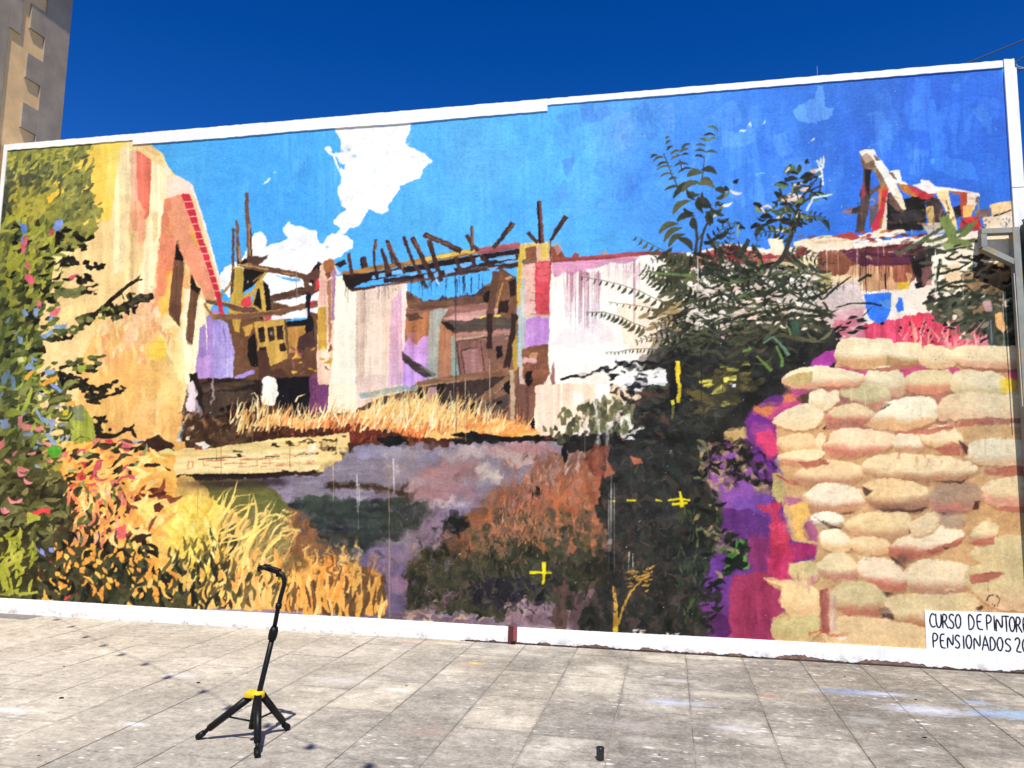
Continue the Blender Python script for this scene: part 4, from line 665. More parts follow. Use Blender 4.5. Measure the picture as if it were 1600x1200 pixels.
dabs('640 855 720 800 690 880 640 900', 26, '26281f 3a3a2c d8a070 e8d8c0', (3, 8), (2, 4), (0, 3)); p('6c5c68', '600 962 720 962 800 975 760 985 600 975', 1.4, 'h', .08); dabs('620 955 760 965 740 972 640 966', 14, 'c8a890 b89888', (8, 18), (3, 5), (-.1, .4))
dabs('690 850 760 820 860 790 945 800 945 870 860 860 700 880', 110, '6a5a42 7c6048 54503a 8c6450 46442f a06c50 5e5244', (8, 22), (4, 8), (.8, 2.3)); dabs('780 720 880 700 930 700 930 760 800 790', 50, '9a7064 b08474 7c5a50 c49a88 8c6a60', (9, 24), (2.5, 5), (1.1, 2)); dabs('700 900 950 880 950 940 700 940', 50, '2c2e28 46483a 3a3834 545040', (10, 26), (5, 10), (0, 3))
scum('620 690 960 690 960 985 600 985', 6, 8, 9, 11, .25)
kuwa('600 690 965 690 965 990 600 990', 2)
blades('760 800 840 740 935 715 945 830 860 850 760 850', 330, 'c47850 b06c50 8a6450 a87860 d08a5c 70584a 9c7460 6a5248', (7, 18), (1.4, 3), (-.5, .5), .4)
blades('690 850 800 800 945 830 945 880 800 890 690 880', 260, '7a5c44 5c4e3a 8c6a4c 46422f a8704c 38382a 54503a', (6, 15), (1.6, 3.2), (-.7, .7), .4)
blades('640 900 700 870 940 880 940 960 660 960', 240, '30322a 3e4034 4c4a3a 26282a 5a5240 383430', (6, 16), (1.8, 3.6), (-.9, .9), .4)
blades('830 745 880 705 925 695 900 750', 60, 'c8a08c a07868 7c5a4e d8b8a4 b48a78', (10, 26), (1.4, 2.6), (-.1, .6), .3)
brush('630 840 720 800 700 960 630 960', 50, '3a3a34 6a6070 4c4a48 2c2e2a 7c6c78', (7, 18), (3, 6), (.4, 2.4), (.4, .8)); brush('760 770 840 720 900 700 860 760 780 810', 40, 'a88078 8c6c68 b0949c 9a7464', (8, 20), (2.5, 5), (.9, 2.2), (.4, .8)); scum('630 700 800 700 760 880 690 960 630 960', 7, 7, 8, 35, .35)
m_, ya_, xa_ = mask(xy('460 750 556 700 870 695 900 720 800 790 720 860 660 880 660 965 560 965 540 880 640 820 660 790 460 775'), 3); C[ya_:ya_+m_.shape[0], xa_:xa_+m_.shape[1]] *= 1 - m_[..., None] * np.array([.07, .075, .10], np.float32)
s('e8d820', '828 894 845 894 862 895', 5, 3, .5, 1, .06); s('ecd820', '850 878 850 895 849 912', 5, 4, .5, 1, .06)
# --- right-hand ruin above the tree
REG[0] = 5
p('f6eadc', '1070 400 1140 380 1200 390 1330 380 1540 360 1600 330 1620 330 1620 560 1000 600 1000 480 1060 450', 1, 'b', .03)
p('a84c50', '1050 398 1090 400 1130 384 1180 396 1240 398 1280 388 1270 402 1200 410 1140 414 1070 420', 1.2, 'h', .12)
dabs('1090 395 1260 390 1260 415 1090 420', 40, '9c4448 c86a5c 7a3434 e0b090 d8a080', (8, 20), (3, 6), (-.5, .3))
p('f8e8cc', '1200 372 1222 370 1230 400 1205 398', 1); p('f8e8c8', '1240 378 1290 368 1330 370 1330 392 1290 388 1262 404 1245 398', 1, 'b', .04); p('983c40', '1240 392 1256 386 1266 394 1250 402', .9); p('5c1e24', '1132 388 1150 382 1156 390 1140 394', .8)
p('efd8a8', '1160 420 1280 400 1330 410 1330 450 1260 450 1160 470', 2, 'b', .06); p('1e1816', '1204 420 1240 416 1244 428 1212 432', 1, 'b', .1); p('d4a070', '1245 430 1270 425 1266 460 1252 455', 1.4, 'b', .08)
p('8e5640', '1280 392 1330 392 1430 396 1440 420 1420 448 1360 455 1300 430 1276 420', 1.4, 'v', .08); p('d8a87c', '1330 415 1390 413 1425 430 1420 450 1350 455 1320 440', 1.6, 'v', .07); p('ecd0a4', '1300 430 1345 430 1350 452 1310 458', 1.8, 'b', .05); p('a0604a', '1392 412 1415 416 1418 442 1396 440', 1.2, 'v', .1); p('e8c440', '1402 440 1420 440 1420 452 1402 450', 1)
p('5c3046', '1310 394 1350 388 1430 384 1480 392 1470 410 1420 414 1350 416 1325 404', 1.2, 'h', .1); p('7a3844', '1310 392 1380 384 1440 380 1440 388 1340 396', 1, 'h', .1)
p('dcc8c0', '1270 450 1340 440 1350 480 1345 520 1270 520', 2, 'b', .05); p('e0a0a8', '1300 490 1350 480 1350 520 1300 522', 2, 'b', .05, .7); p('c8b478', '1276 425 1300 424 1296 455 1278 460', 1.4, 'b', .06)
drips('6a2a2a', 1330, 1420, 26, (385, 412), (425, 460), (.8, 1.6)); drips('f4e8d0', 1290, 1450, 6, (380, 395), (420, 450)); drips('3a1a20', 1342, 1362, 6, (385, 395), (440, 470), (1, 1.6))
p('3e3030', '1420 390 1460 384 1462 430 1440 450 1432 440 1425 420', 1.2, 'b', .1); p('191416', '1424 410 1446 402 1444 428 1438 436 1430 430', .8); p('121218', '1429 442 1440 442 1440 450 1430 451', .6); p('9c6a6a', '1440 420 1456 415 1458 445 1442 445', 1, a=.7)
# collapsed roof
p('c8763e', '1372 290 1390 288 1388 320 1380 358 1370 360 1372 325', .6, 'v', .08); p('d23c44', '1378 300 1390 294 1385 320 1378 340 1372 345', .7); p('f0dcc0', '1388 296 1391 298 1384 360 1376 360', .4)
p('1e1c1c', '1388 300 1410 312 1430 306 1446 310 1446 360 1384 362', 1, 'b', .15); p('6a4e42', '1390 302 1402 306 1414 332 1400 330 1388 318', .8, 'b', .1); p('3a3434', '1390 335 1440 325 1446 345 1400 352', 1.4, 'b', .1, .8)
p('54423c', '1349 260 1358 262 1362 300 1356 330 1350 364 1336 364 1340 335 1344 312 1342 306 1348 290', .7, 'v', .1); p('a83e4a', '1346 292 1350 286 1352 305 1346 310', .5); p('201c20', '1352 262 1362 264 1358 290 1358 310 1352 288', .5); p('3c70d8', '1363 274 1374 290 1362 300 1360 292', .5); p('3c70d8', '1366 306 1372 304 1371 316 1360 318', .5); p('6a5244', '1358 300 1376 288 1376 294 1362 306', .5); p('645860', '1358 322 1372 318 1370 340 1358 360', .7); p('d0364c', '1362 352 1374 328 1374 362 1362 364', .6)
p('8a7480', '1312 331 1330 325 1342 322 1342 334 1326 336', .6, 'h', .1); p('3a3438', '1332 326 1342 322 1342 334 1330 334', .5)
p('8a6c54', '1344 238 1362 234 1370 244 1374 262 1388 290 1376 290 1364 266 1352 264 1346 258', .6, 'b', .12); p('c4a48c', '1345 240 1364 235 1368 250 1352 256', .7); p('fbf4e4', '1343 237 1352 234 1366 234 1369 242 1376 250 1388 266 1396 280 1408 305 1416 328 1410 328 1398 310 1386 290 1376 272 1368 258 1364 248 1356 240 1346 244', .6, 'b', .03); p('8a6a58', '1364 242 1372 246 1376 252 1368 252', .5); p('f6e4c0', '1396 292 1404 298 1416 328 1408 326 1398 308', .5)
p('fdf8f0', '1390 268 1404 266 1408 282 1420 290 1404 290 1394 282', .8); p('8a6656', '1388 270 1394 270 1402 282 1396 280', .5); p('c8803c', '1402 286 1416 290 1440 300 1444 308 1426 308 1410 300', .6, 'b', .06); p('d04048', '1416 288 1440 300 1456 302 1462 310 1440 312 1424 300', .7, 'b', .08)
p('fdf6ee', '1424 290 1437 288 1438 280 1452 284 1462 292 1490 296 1530 302 1530 308 1510 304 1470 300 1456 304 1440 298', .7); p('b86a58', '1478 298 1520 302 1524 308 1490 304', .5, 'h', .08); p('f4d8a0', '1462 300 1480 296 1486 320 1492 340 1496 356 1488 352 1476 326 1464 306', .6, 'b', .05); p('4a3a3c', '1446 312 1464 308 1480 340 1486 356 1450 360', .8, 'b', .15); p('d8b878', '1446 325 1458 322 1460 352 1450 352', .7)
p('3c6cd4', '1482 304 1502 306 1502 322 1486 322', .5); p('c05038', '1500 303 1511 302 1510 322 1506 340 1500 340', .5); p('f6e8d8', '1511 302 1526 302 1526 318 1520 330 1510 340 1510 322', .6); p('eec070', '1504 322 1522 320 1516 340 1504 340', .6); p('1f1c20', '1488 324 1500 322 1502 338 1494 342', .7); p('c43a3c', '1500 342 1530 338 1534 360 1500 362', 1, 'b', .1)
p('8a7470', '1520 330 1546 326 1548 342 1530 342', 1, 'b', .12); p('f0d0a0', '1546 320 1584 314 1584 330 1550 338', .8, 'b', .05); p('efe0c8', '1536 340 1584 330 1590 362 1536 362', 1, 'b', .05); s('2a2422', '1552 338 1566 334 1580 328', 3, 2); dabs('1530 335 1585 335 1585 360 1530 360', 26, '8a8a9c b89878 5a5458 7a94d0', (4, 9), (1.5, 3), (1, 2))
p('f8e8cc', '1335 370 1370 362 1410 358 1416 364 1380 370 1340 376', .8); p('b04a48', '1290 372 1330 362 1345 372 1320 380', .9); p('f8e4c4', '1276 378 1300 370 1340 376 1330 384 1290 388', .8); dabs('1330 362 1450 356 1450 378 1340 384', 26, 'f4e0c0 c87a48 a04448 6a3038 fbf0dc', (8, 20), (3, 5), (-.3, .2)); p('f4e6d0', '1440 350 1480 346 1500 360 1450 368', 1, a=.8)
brush('1335 300 1530 310 1535 362 1335 366', 40, '6a5040 8a6a54 4a3a34 b89878 3a302c', (7, 20), (2, 4.5), (0, 3), (.45, .85)); brush('1230 370 1460 360 1460 400 1230 410', 40, 'a88468 8a5c4c c8a888 6a4840', (8, 22), (2, 5), (-.4, .4), (.4, .8))  # RUBBLE
# pale panel and leaves right
p('fbf2de', '1456 400 1520 390 1530 440 1520 470 1470 470 1456 440', 1, 'b', .03); p('e8cca0', '1470 420 1500 412 1500 450 1475 450', 1.4, a=.7); p('8a7458', '1500 430 1590 400 1600 520 1520 540', 3, 'b', .12); p('4c5040', '1440 470 1600 450 1620 545 1540 545 1480 530', 3, 'b', .14)
# red flowering shrub
REG[0] = 8
p('e0506c', '1352 505 1400 498 1450 490 1490 520 1540 535 1550 548 1440 552 1330 540 1340 520', 2, 'v', .08); p('f0485e', '1410 500 1440 495 1445 540 1412 542', 2, 'v', .05); p('d88090', '1300 500 1350 500 1350 530 1300 532', 2, 'b', .06); p('e890a0', '1470 530 1540 525 1545 546 1480 548', 2, 'b', .06)
dabs('1280 500 1350 495 1350 528 1260 535', 46, '1e2420 2a2c28 141818 d8a0a4 e8b8b8', (8, 20), (3, 6), (-.6, .2)); dabs('1370 500 1545 500 1545 540 1400 530', 46, '18181c 201a20 2a2026', (4, 10), (2.5, 5.5), (-1, .8))
blades('1380 530 1520 535 1530 545 1400 540', 60, 'e87080 f0a090 d84a68 f4b8a8 c86a70', (18, 48), (1.6, 4), (-.7, .8), .4)
dabs('1440 450 1600 455 1600 530 1480 530', 90, '3c4434 586048 8a8068 1e221e e8d8c0 2c342c 9c7858', (8, 22), (3, 8), (-.9, .7)); p('f0b878', '1554 490 1565 488 1572 515 1566 520 1556 510', .7, 'b', .05); p('c8a4a4', '1534 472 1548 470 1550 486 1540 488', .8)
p('3a7ce8', '1350 460 1392 457 1391 485 1384 502 1372 505 1358 498 1352 480', .5, 'b', .03); p('3a7ce8', '1403 465 1410 466 1412 486 1402 488 1399 478', .5, 'b', .03); p('6ca4d8', '1372 470 1392 468 1390 484 1378 478', .8, a=.6)
s('1e221c', '1305 481 1332 474 1360 474 1378 478', 2, 3); s('1e221c', '1348 494 1362 480', 2, 1.2); s('22261e', '1340 440 1356 430 1362 432', 3, 5); s('22261e', '1382 428 1384 452', 2, 3); s('262a20', '1284 470 1305 450 1330 432', 4, 2)
for q in ['1400 398 1420 388 1448 374', '1440 376 1470 358 1480 350', '1448 380 1470 372 1520 352', '1444 390 1490 378 1530 376']: s('58664a', q, 4, 7, .8)
p('76884e', '1466 340 1482 336 1490 352 1496 372 1484 380 1478 366', 1, 'v', .06); p('6c7c4c', '1490 375 1512 352 1530 344 1508 370', .8); p('64744a', '1476 378 1440 378 1420 386 1444 372', .8); p('7a8a50', '1484 372 1510 375 1520 384 1494 386 1480 392 1470 384', 1); p('a0b078', '1470 380 1496 382 1500 390 1476 394', 1.2, a=.8)
for q in ['1450 400 1490 390 1520 385', '1460 430 1500 420 1530 400', '1450 460 1490 440 1540 440', '1440 475 1500 460 1560 462', '1470 405 1462 440 1470 470', '1500 400 1530 410 1520 440', '1480 448 1510 446 1524 460']: s('2e342a', q, 5, 2, .8)
dabs('1440 385 1540 380 1540 470 1450 470', 40, '3c4434 2a3028 4e5844', (10, 26), (3, 6), (-.6, .3)); dabs('1525 395 1600 420 1600 480 1530 450', 50, '2a261e 8a7454 4a4032 6a5c44', (10, 26), (5, 10), (-1.2, .2))
kuwa('1070 225 1640 225 1640 550 1070 550', 1)
# --- the tree: dark mass, undergrowth, stems, leaves
REG[0] = 9
p('2e2f2b', '1010 560 1040 530 1070 490 1120 470 1180 480 1260 490 1300 510 1308 535 1265 560 1235 575 1226 590 1232 604 1200 620 1180 640 1165 660 1160 690 1120 690 1095 700 1100 760 1130 800 1140 850 1100 900 1110 960 1120 1010 900 1000 910 950 950 900 955 840 930 800 940 740 950 690 960 660 1000 620', 2.5, 'b', .15)
p('6a625c', '990 580 1060 470 1200 440 1260 470 1240 510 1100 530 1020 570', 3, 'b', .12, .6)
dabs('1040 440 1260 430 1260 520 1040 540', 120, 'f4ead8 ece0d0 e8cfc0 fbf4e8 d8b8b0 f0dcb0', (7, 18), (3, 7), (-.7, .5)); dabs('1030 430 1270 420 1280 530 1030 560', 210, '3e4234 4c5040 5c6048 34342c 6c6e54 2a2a26 545a40 484234', (10, 30), (3, 7), (-.9, .7))
dabs('950 600 1060 560 1200 540 1180 660 950 680', 130, '3a3a34 4a4a3c 2a2a28 56563e 30302c 40382f', (8, 24), (4, 10), (-.6, .6)); dabs('1080 570 1200 570 1180 640 1080 640', 60, '5a5234 4e4a30 6a6038 3a3626 46402c', (10, 28), (6, 12), (-.5, .5))
p('fdf8ee', '905 585 980 560 1000 578 1040 575 1040 600 985 600 950 602 925 598 880 598', 1.4, 'b', .03); s('17181c', '875 594 890 588 920 585 940 578 962 576 976 582', 4, 5, .8); s('17181c', '962 566 975 569 1000 566 1020 566 1044 570', 4, 5, .8); dabs('950 570 1040 565 1040 620 960 610', 40, '1c1e20 2c2e30 fdf6ee f6ece4', (10, 24), (3, 6), (-.5, .6)); p('24262e', '976 604 990 598 1010 602 1000 608 985 608', .8)
dabs('960 620 1050 600 1040 700 970 690', 60, '2a2624 3c302a 1e1e20 4c3a30 5c4438', (8, 24), (4, 8), (-.6, .8)); p('f8f0dc', '966 656 985 650 988 668 975 682 962 672', .9); s('f4ead8', '975 682 1008 668', 3, 4, .5); s('fdfaf4', '975 690 990 684', 5, 5, .6); dabs('980 690 1060 690 1060 710 980 720', 8, 'fdfaf4', (5, 8), (2, 3), (-.4, .1))
# bush at the wall foot
dabs('850 670 880 640 940 622 990 630 990 670 930 690 880 695', 120, '6e6c4c 5c5c42 7c7a56 4c4c38 84825c', (8, 20), (4, 8), (-2, -.8)); dabs('880 680 960 670 960 700 900 705', 40, '26241e 33302a 1c1a18', (8, 18), (4, 8), (0, 3)); p('262220', '875 692 930 680 985 690 1000 706 960 716 930 700 890 706', 2, 'b', .15); s('f4f2ea', '930 600 931 640 934 668', 2, 2); drips('d8d8d4', 928, 960, 8, (640, 690), (700, 730), (1, 2.4))
p('1a1c1c', '882 690 888 716 880 722 876 700', 1.4); p('8a4a38', '920 700 950 695 958 740 930 745 915 725', 2.5, 'b', .12, .8)
dabs('960 700 1100 680 1140 840 1100 980 940 980 950 840', 170, '2c2d2a 32322f 38332f 26292a 2c332c 3c3632 343030 22242a', (14, 44), (7, 15), (0, 3), (.6, 1))
dabs('950 700 1130 690 1130 900 950 900', 70, '403b37 38332f 46403b 2f352f 4c423b', (14, 40), (6, 13), (0, 3), (.5, .8)); dabs('930 780 1000 720 1000 900 930 900', 24, '4a3e36 54443a 6a5040', (9, 24), (4, 8), (0, 3), (.5, .8)); dabs('905 930 1000 900 1090 900 1090 990 910 990', 90, '3a342f 2a2a26 463c38 34302c 4c4340', (10, 26), (4, 9), (0, 3)); dabs('1060 780 1130 780 1120 980 1060 980', 60, '3e4a34 2c3226 4c5a3c 25281f', (8, 24), (3, 7), (1, 2.2))
scum('905 560 1250 560 1150 690 1150 850 1120 1000 905 1000', 4, 5, 9, 21, .2); kuwa('840 420 1290 420 1290 1010 840 1010', 2)
dabs('950 800 1080 700 1080 960 950 960', 40, '4e4a44 5c4c40 46503c', (4, 10), (1.5, 3), (0, 3), (.5, .9)); drips('b8b8b4', 950, 960, 9, (720, 780), (800, 900), (.8, 1.8), .6); drips('c8c8c4', 982, 990, 4, (860, 880), (885, 900), (1, 2), .7); p('b86a50', '985 712 1000 716 1006 724 990 726', 1); p('a86450', '950 715 960 740 945 745', 1.4)
s('b8903c', '962 984 962 950 960 925 958 915', 8, 3, .6, 1, .1); s('b08a3c', '966 975 974 950 985 925 1004 905 1020 892', 4, 3, .6, 1, .1); dabs('980 890 1025 885 1010 925 985 930', 22, 'a88440 8a6c38 c09848', (8, 16), (2.5, 4), (-.6, .3)); p('d8b83c', '958 980 966 978 966 988 958 988', .6)
dabs('970 975 1010 978 1005 990 975 988', 8, 'd8d4d0', (5, 11), (2, 3), (-.4, .6)); dabs('1040 985 1062 988 1060 996 1040 992', 6, 'd8d4d0', (5, 11), (2, 3), (0, .8))
blades('1060 800 1110 790 1100 980 1060 980', 60, '46543a 3a4630 55643f 2c3426 6a7a4c', (10, 24), (1.6, 3), (-.5, .5), .5); blades('950 720 1060 700 1060 960 950 960', 80, '4a433c 524a42 3a4238 5c4c40 202224', (8, 22), (1.6, 3.4), (-1.2, 1.2), .5); dabs('1000 620 1120 600 1150 680 1000 700', 40, '44463a 3a3c34 504c3c 1e2020', (8, 20), (2.5, 5), (-.7, .7))
# trunk, yellow stakes, marks
p('1c1b1e', '1052 522 1062 518 1066 545 1062 580 1058 640 1046 650 1048 590 1048 560', 2, 'v', .1); s('dcc030', '1058 564 1060 590 1062 610 1060 630', 7, 5, 1.2, 1, .1, 'v', .12); p('e8dc50', '1048 626 1054 624 1054 632 1050 634', .6); s('6a6a38', '1052 634 1050 655', 5, 3)
for q, a, b in [('1093 597 1104 595 1114 595', 4, 5), ('1098 602 1114 600', 3, 4), ('1114 615 1124 609 1133 604', 5, 7), ('1130 594 1142 591 1150 591', 7, 6), ('1126 632 1136 631', 5, 4)]: s('cfc65a', q, a, b, 1, 1, .1)
brush('1120 572 1170 562 1168 590 1126 590', 16, 'a8a048 8c8844 6a6838 b8b058', (8, 20), (2.5, 5), (-.3, .2), (.5, .9), t='h')
p('a8bcf0', '1160 621 1172 617 1174 622 1164 625', .6); p('a8bcf0', '1168 638 1176 638 1174 642', .5); p('e8e8f8', '1142 602 1150 600 1150 604 1144 604', .5)
s('ecdc20', '1044 782 1060 780 1078 782', 3, 3, .5); s('ecdc20', '1050 788 1074 786', 3.5); s('ecdc20', '1062 768 1064 780 1066 792', 3, 6, .4); s('e8d820', '980 782 994 782', 3.4, 3, .3); s('e8d820', '1024 781 1035 783', 3, 1.4); s('e0d020', '956 783 962 783', 1.6)
# stems above
for q, a, b in [('1085 540 1090 480 1092 430 1086 400', 7, 5), ('1086 400 1090 370 1082 340', 5, 3), ('1092 400 1100 360 1110 335 1112 325', 4, 3), ('1160 530 1160 470 1150 430 1130 400', 6, 4), ('1130 400 1120 380', 4, 2), ('1162 500 1190 440 1225 400 1236 370', 9, 7), ('1236 370 1240 345 1244 330', 7, 4), ('1160 450 1190 425', 4, 3), ('1225 400 1260 425 1275 440', 5, 3), ('1190 480 1240 440 1280 425', 4, 2), ('1100 500 1060 500 1020 508', 4, 2), ('1250 490 1280 470 1300 455', 6, 3)]: s('3c3a30', q, a, b, .5)
p('f2e6d6', '1068 425 1130 408 1200 420 1280 430 1290 470 1250 500 1160 505 1090 520 1060 500', 4, 'b', .05, .7)
cres('1060 425 1280 425 1285 510 1060 515', 60, 'f8efe2 ecd8c8 e4c8b8 fdf6ea d8c0b0', (9, 22), (4, 8), (-.6, .6)); cres('1050 410 1290 420 1295 530 1050 535', 150, '3c4030 5a5c40 6a6c52 2c2f26 4a4e38 44402f 747458', (18, 52), (3, 6.5), (-.75, .65), (-.25, .25)); cres('1040 500 1250 505 1260 560 1040 570', 60, '34362c 46483a 24261f 54543e', (18, 44), (4, 8), (-.7, .6)); cres('1090 400 1200 395 1200 470 1100 470', 26, '2a2d24 3c4030', (24, 54), (4, 7), (.3, 1.2), (-.2, .2))
cres('1075 430 1275 430 1280 500 1080 510', 70, 'fbf3e6 f0e0d0 f6eada e8ccbc', (8, 20), (3.5, 7), (-.6, .6)); cres('1060 415 1285 420 1290 520 1060 525', 40, '34382a 464a36 5c6046', (24, 56), (3, 5.5), (-.7, .6), (-.25, .25))
GL = '4c5038 5a5c40 3c4030 66664a'
# feathered leaves of the young tree
def t4(lst, cols, W, bow=.16):
    cols = cols.split()
    for x0, y0, x1, y1 in lst: cl(cols[RNG.integers(len(cols))], 1000 + x0 / 4, 180 + y0 / 4, 1000 + x1 / 4, 180 + y1 / 4, bow, W * RNG.uniform(.85, 1.15))
GL2 = '4a4e38 585c42 3a3e2e 626448'
for q in ['1037 240 1050 275 1060 292', '1101 245 1098 270 1096 290', '1062 250 1066 268', '1085 345 1088 375 1089 392', '1103 355 1090 378', '1110 330 1112 345']: s('3c4034', q, 1.4, 1.8)
t4([(160,150,182,134),(162,182,192,160),(168,222,204,194),(65,266,112,250),(84,290,150,260),(106,322,182,298),(106,342,202,326),(126,386,212,370),(176,406,234,396),(153,472,272,456),(260,206,316,184),(193,246,252,224),(250,232,306,213),(193,280,266,254),(262,252,306,246),(213,318,306,312),(238,362,332,336),(398,126,472,130),(374,150,416,162),(348,190,412,196),(345,225,412,232),(408,236,482,238),(343,256,402,268)], GL2, 4.2, -.16)
t4([(418,76,492,104),(420,168,492,150),(395,140,420,170)], '5c7a50 6a8a58', 4, -.2)
t4([(384,344,482,368),(293,382,392,364),(376,410,458,428),(365,432,476,462),(208,518,372,424),(205,622,318,534),(120,738,242,680),(150,792,268,704),(178,824,284,744),(230,662,342,630),(262,480,376,420),(240,770,330,850),(470,462,532,492)], GL2, 10, -.18)
t4([(358,520,386,602),(402,518,444,584),(444,596,436,694),(330,640,352,720)], '3c3e30 2e3026 4c5040', 12, .1)
t4([(400,806,470,760),(462,752,556,720),(605,670,656,706),(480,662,556,644),(530,445,560,470),(580,420,612,400)], '1e221e 2a2e28', 7, .2)
t4([(500,520,560,470),(480,600,520,545),(560,470,640,488),(500,560,580,545),(455,640,480,600)], 'c8d4b0 8a9c68 e8e8d8 6a7c50', 5, .15)
for q, n, L, sd in [('1070 408 1050 398 1030 388 1010 378 990 368', 9, 24, -1), ('1060 478 1030 470 1000 455 970 445 940 438 905 432', 16, 20, -1), ('1070 486 1040 486 1010 480 980 476 950 472', 12, 15, -1), ('1010 512 990 505 970 495 945 488 915 488', 14, 19, -1), ('1040 548 1010 545 985 546 965 550 946 551', 16, 11, -1), ('1060 445 1040 438 1020 425 1005 418', 10, 22, 2), ('1070 460 1040 448 1010 434 1000 425', 11, 22, 2)]: frond(GL + ' 3a3a2a', q, n, L, .36, 1, sd, 1.25)
dabs('1040 395 1080 400 1085 440 1050 440', 30, GL, (12, 30), (5, 9), (1.5, 2.6)); dabs('1000 490 1060 470 1060 540 1010 540', 18, '8a7c5c a08e68 b8a070 5c563c', (14, 34), (4, 8), (-.7, .2))
DK = '1e211c 2a2d24 3c4030'
for q in ['1236 372 1240 345 1252 310 1268 285', '1240 350 1220 340 1195 350', '1232 330 1222 310 1218 290', '1250 320 1280 300 1285 270']: s('3a382c', q, 4, 2, .4)
t4([(840,440,930,440),(935,310,960,370),(1000,310,970,370),(905,415,990,400),(915,355,990,370),(840,480,880,540),(850,545,960,510),(850,600,1000,620),(1030,290,1050,300),(1010,400,1090,370),(1020,420,1080,400),(960,480,1010,450),(1000,500,1020,550),(950,540,990,590),(870,560,960,570),(690,705,760,690),(720,760,790,680),(750,640,830,640),(710,550,760,600),(780,690,860,660),(820,600,880,640),(960,600,975,700),(900,590,940,650),(930,680,970,740),(1050,650,1075,670),(990,625,1050,650),(1130,655,1182,712),(1080,490,1170,530),(860,640,930,690)], '1e211c 2a2d24 3c4030 4a5440', 8, -.14)
t4([(880,530,960,520),(920,500,1000,540),(1060,350,1120,345),(960,520,1010,500),(1000,470,1060,450)], 'f0e0d4 e0c8b8 d8b8a4', 6, .1); t4([(845,436,930,446),(1100,490,1210,485),(1130,265,1145,330),(1110,390,1140,370)], '6a8a5c a8c8d8 d8ecf0', 4, .15); t4([(800,690,870,730),(1000,630,1060,640),(720,570,760,610)], '8aa074 6c7c54', 7, .1)
for q in ['1238 366 1246 330 1256 305 1276 280', '1246 335 1226 312 1216 295', '1240 350 1215 345 1190 352', '1250 318 1236 285', '1262 300 1284 290']: s('2e3028', q, 3.4, 1.8, .5)
cres('1185 330 1255 300 1262 362 1195 366', 26, '1e211c 2c3026 4a5440 7c8a5c e8d8cc', (9, 20), (3, 6), (-1, 1)); cres('1222 262 1285 262 1275 310 1225 310', 22, '1e211c 2c3026 3c4838 e4d4c8 5c7a54', (8, 18), (3, 6), (-1, 1)); cres('1070 300 1130 290 1125 345 1075 350', 14, '2e3228 444a36 3a3e2e', (12, 26), (4, 8), (-.9, 1.4))
for q, c in [('1212 288 1232 291', '5c7a54'), ('1240 290 1236 310', '6a7a4c'), ('1276 250 1284 270 1286 290', 'd8e8f0'), ('1274 268 1286 262 1286 244', 'e8e8d8'), ('1260 330 1270 310 1300 304', 'c8dce8'), ('1282 343 1292 352 1296 362', '3c4634'), ('1262 338 1284 344', '5c6a50'), ('1120 345 1135 345', '3a4436'), ('1100 380 1116 376 1126 366 1140 358', '1e2420'), ('1152 348 1164 358', '1c2020'), ('1154 350 1152 372', '8aa890'), ('1260 252 1264 256', '2c3440')]: s(c, q, 4, 2.4, .5)
for q, a, b in [('1112 380 1126 400 1130 412', 7, 5), ('1146 400 1162 390 1170 374', 10, 7), ('1175 382 1186 400 1192 424', 5, 8), ('1232 395 1250 412 1262 418', 6, 6), ('1190 425 1176 414', 6, 4), ('1100 420 1140 440 1160 440', 8, 5), ('1090 470 1130 460 1168 468', 5, 4), ('1170 462 1196 460 1230 440', 10, 6), ('1200 470 1230 452', 12, 6), ('1190 500 1250 492 1285 494', 7, 4), ('1200 490 1240 480 1290 490', 5, 5), ('1250 470 1280 462 1296 486', 7, 4), ('1268 470 1300 448', 5, 3), ('1110 510 1160 494 1200 486', 5, 4), ('1265 412 1276 424', 5, 4), ('1286 486 1300 498', 6, 3)]: s('363a2c', q, a, b, .7, 1, .08)
for q in ['1080 430 1040 428 1010 424', '1130 440 1162 440', '1190 428 1186 405', '1150 468 1175 452', '1230 505 1236 525']: s('6c8050', q, 5, 3, .6)
p('3a5a4c', '1236 504 1250 498 1250 520 1238 524', 1.2); dabs('1060 410 1200 410 1200 500 1060 520', 34, '22241e 2e3026 4a4e3a', (14, 34), (3, 6), (-.7, .5))
FD = '2e3228 3c4232 4a5040 262a22 565c44'
for q, n, L in [('1088 470 1060 452 1036 444 1020 446', 9, 18), ('1092 440 1116 424 1140 420 1158 428', 9, 18), ('1090 490 1120 476 1146 472 1168 480', 9, 18), ('1100 420 1118 400 1136 390 1150 392', 8, 16), ('1160 460 1184 446 1206 444 1226 452', 9, 18), ('1164 440 1150 418 1134 406 1120 404', 8, 17), ('1200 440 1180 418 1166 404 1156 384', 8, 17), ('1226 400 1250 396 1272 402 1290 414', 9, 17), ('1210 450 1240 440 1266 444 1290 458', 9, 18), ('1190 484 1220 474 1250 476 1276 488', 9, 18), ('1088 510 1064 500 1040 502 1022 512', 9, 18), ('1110 520 1140 508 1170 508 1196 518', 9, 18), ('1236 372 1216 362 1196 362 1178 370', 8, 16), ('1240 350 1262 338 1282 338 1296 348', 8, 14), ('1150 430 1170 410 1180 390 1184 372', 8, 17), ('1216 500 1250 500 1280 508 1304 522', 9, 17), ('1060 540 1036 528 1012 528 992 536', 9, 15), ('1130 400 1140 380 1142 362 1138 346', 7, 15)]: frond(FD, q, n, L, .34, 1, 2, 1.1)
cres('1066 440 1285 436 1285 505 1070 512', 26, 'fbf3e6 f0e0d0 e8ccbc', (7, 16), (3, 6), (-.6, .6))  # GAPS
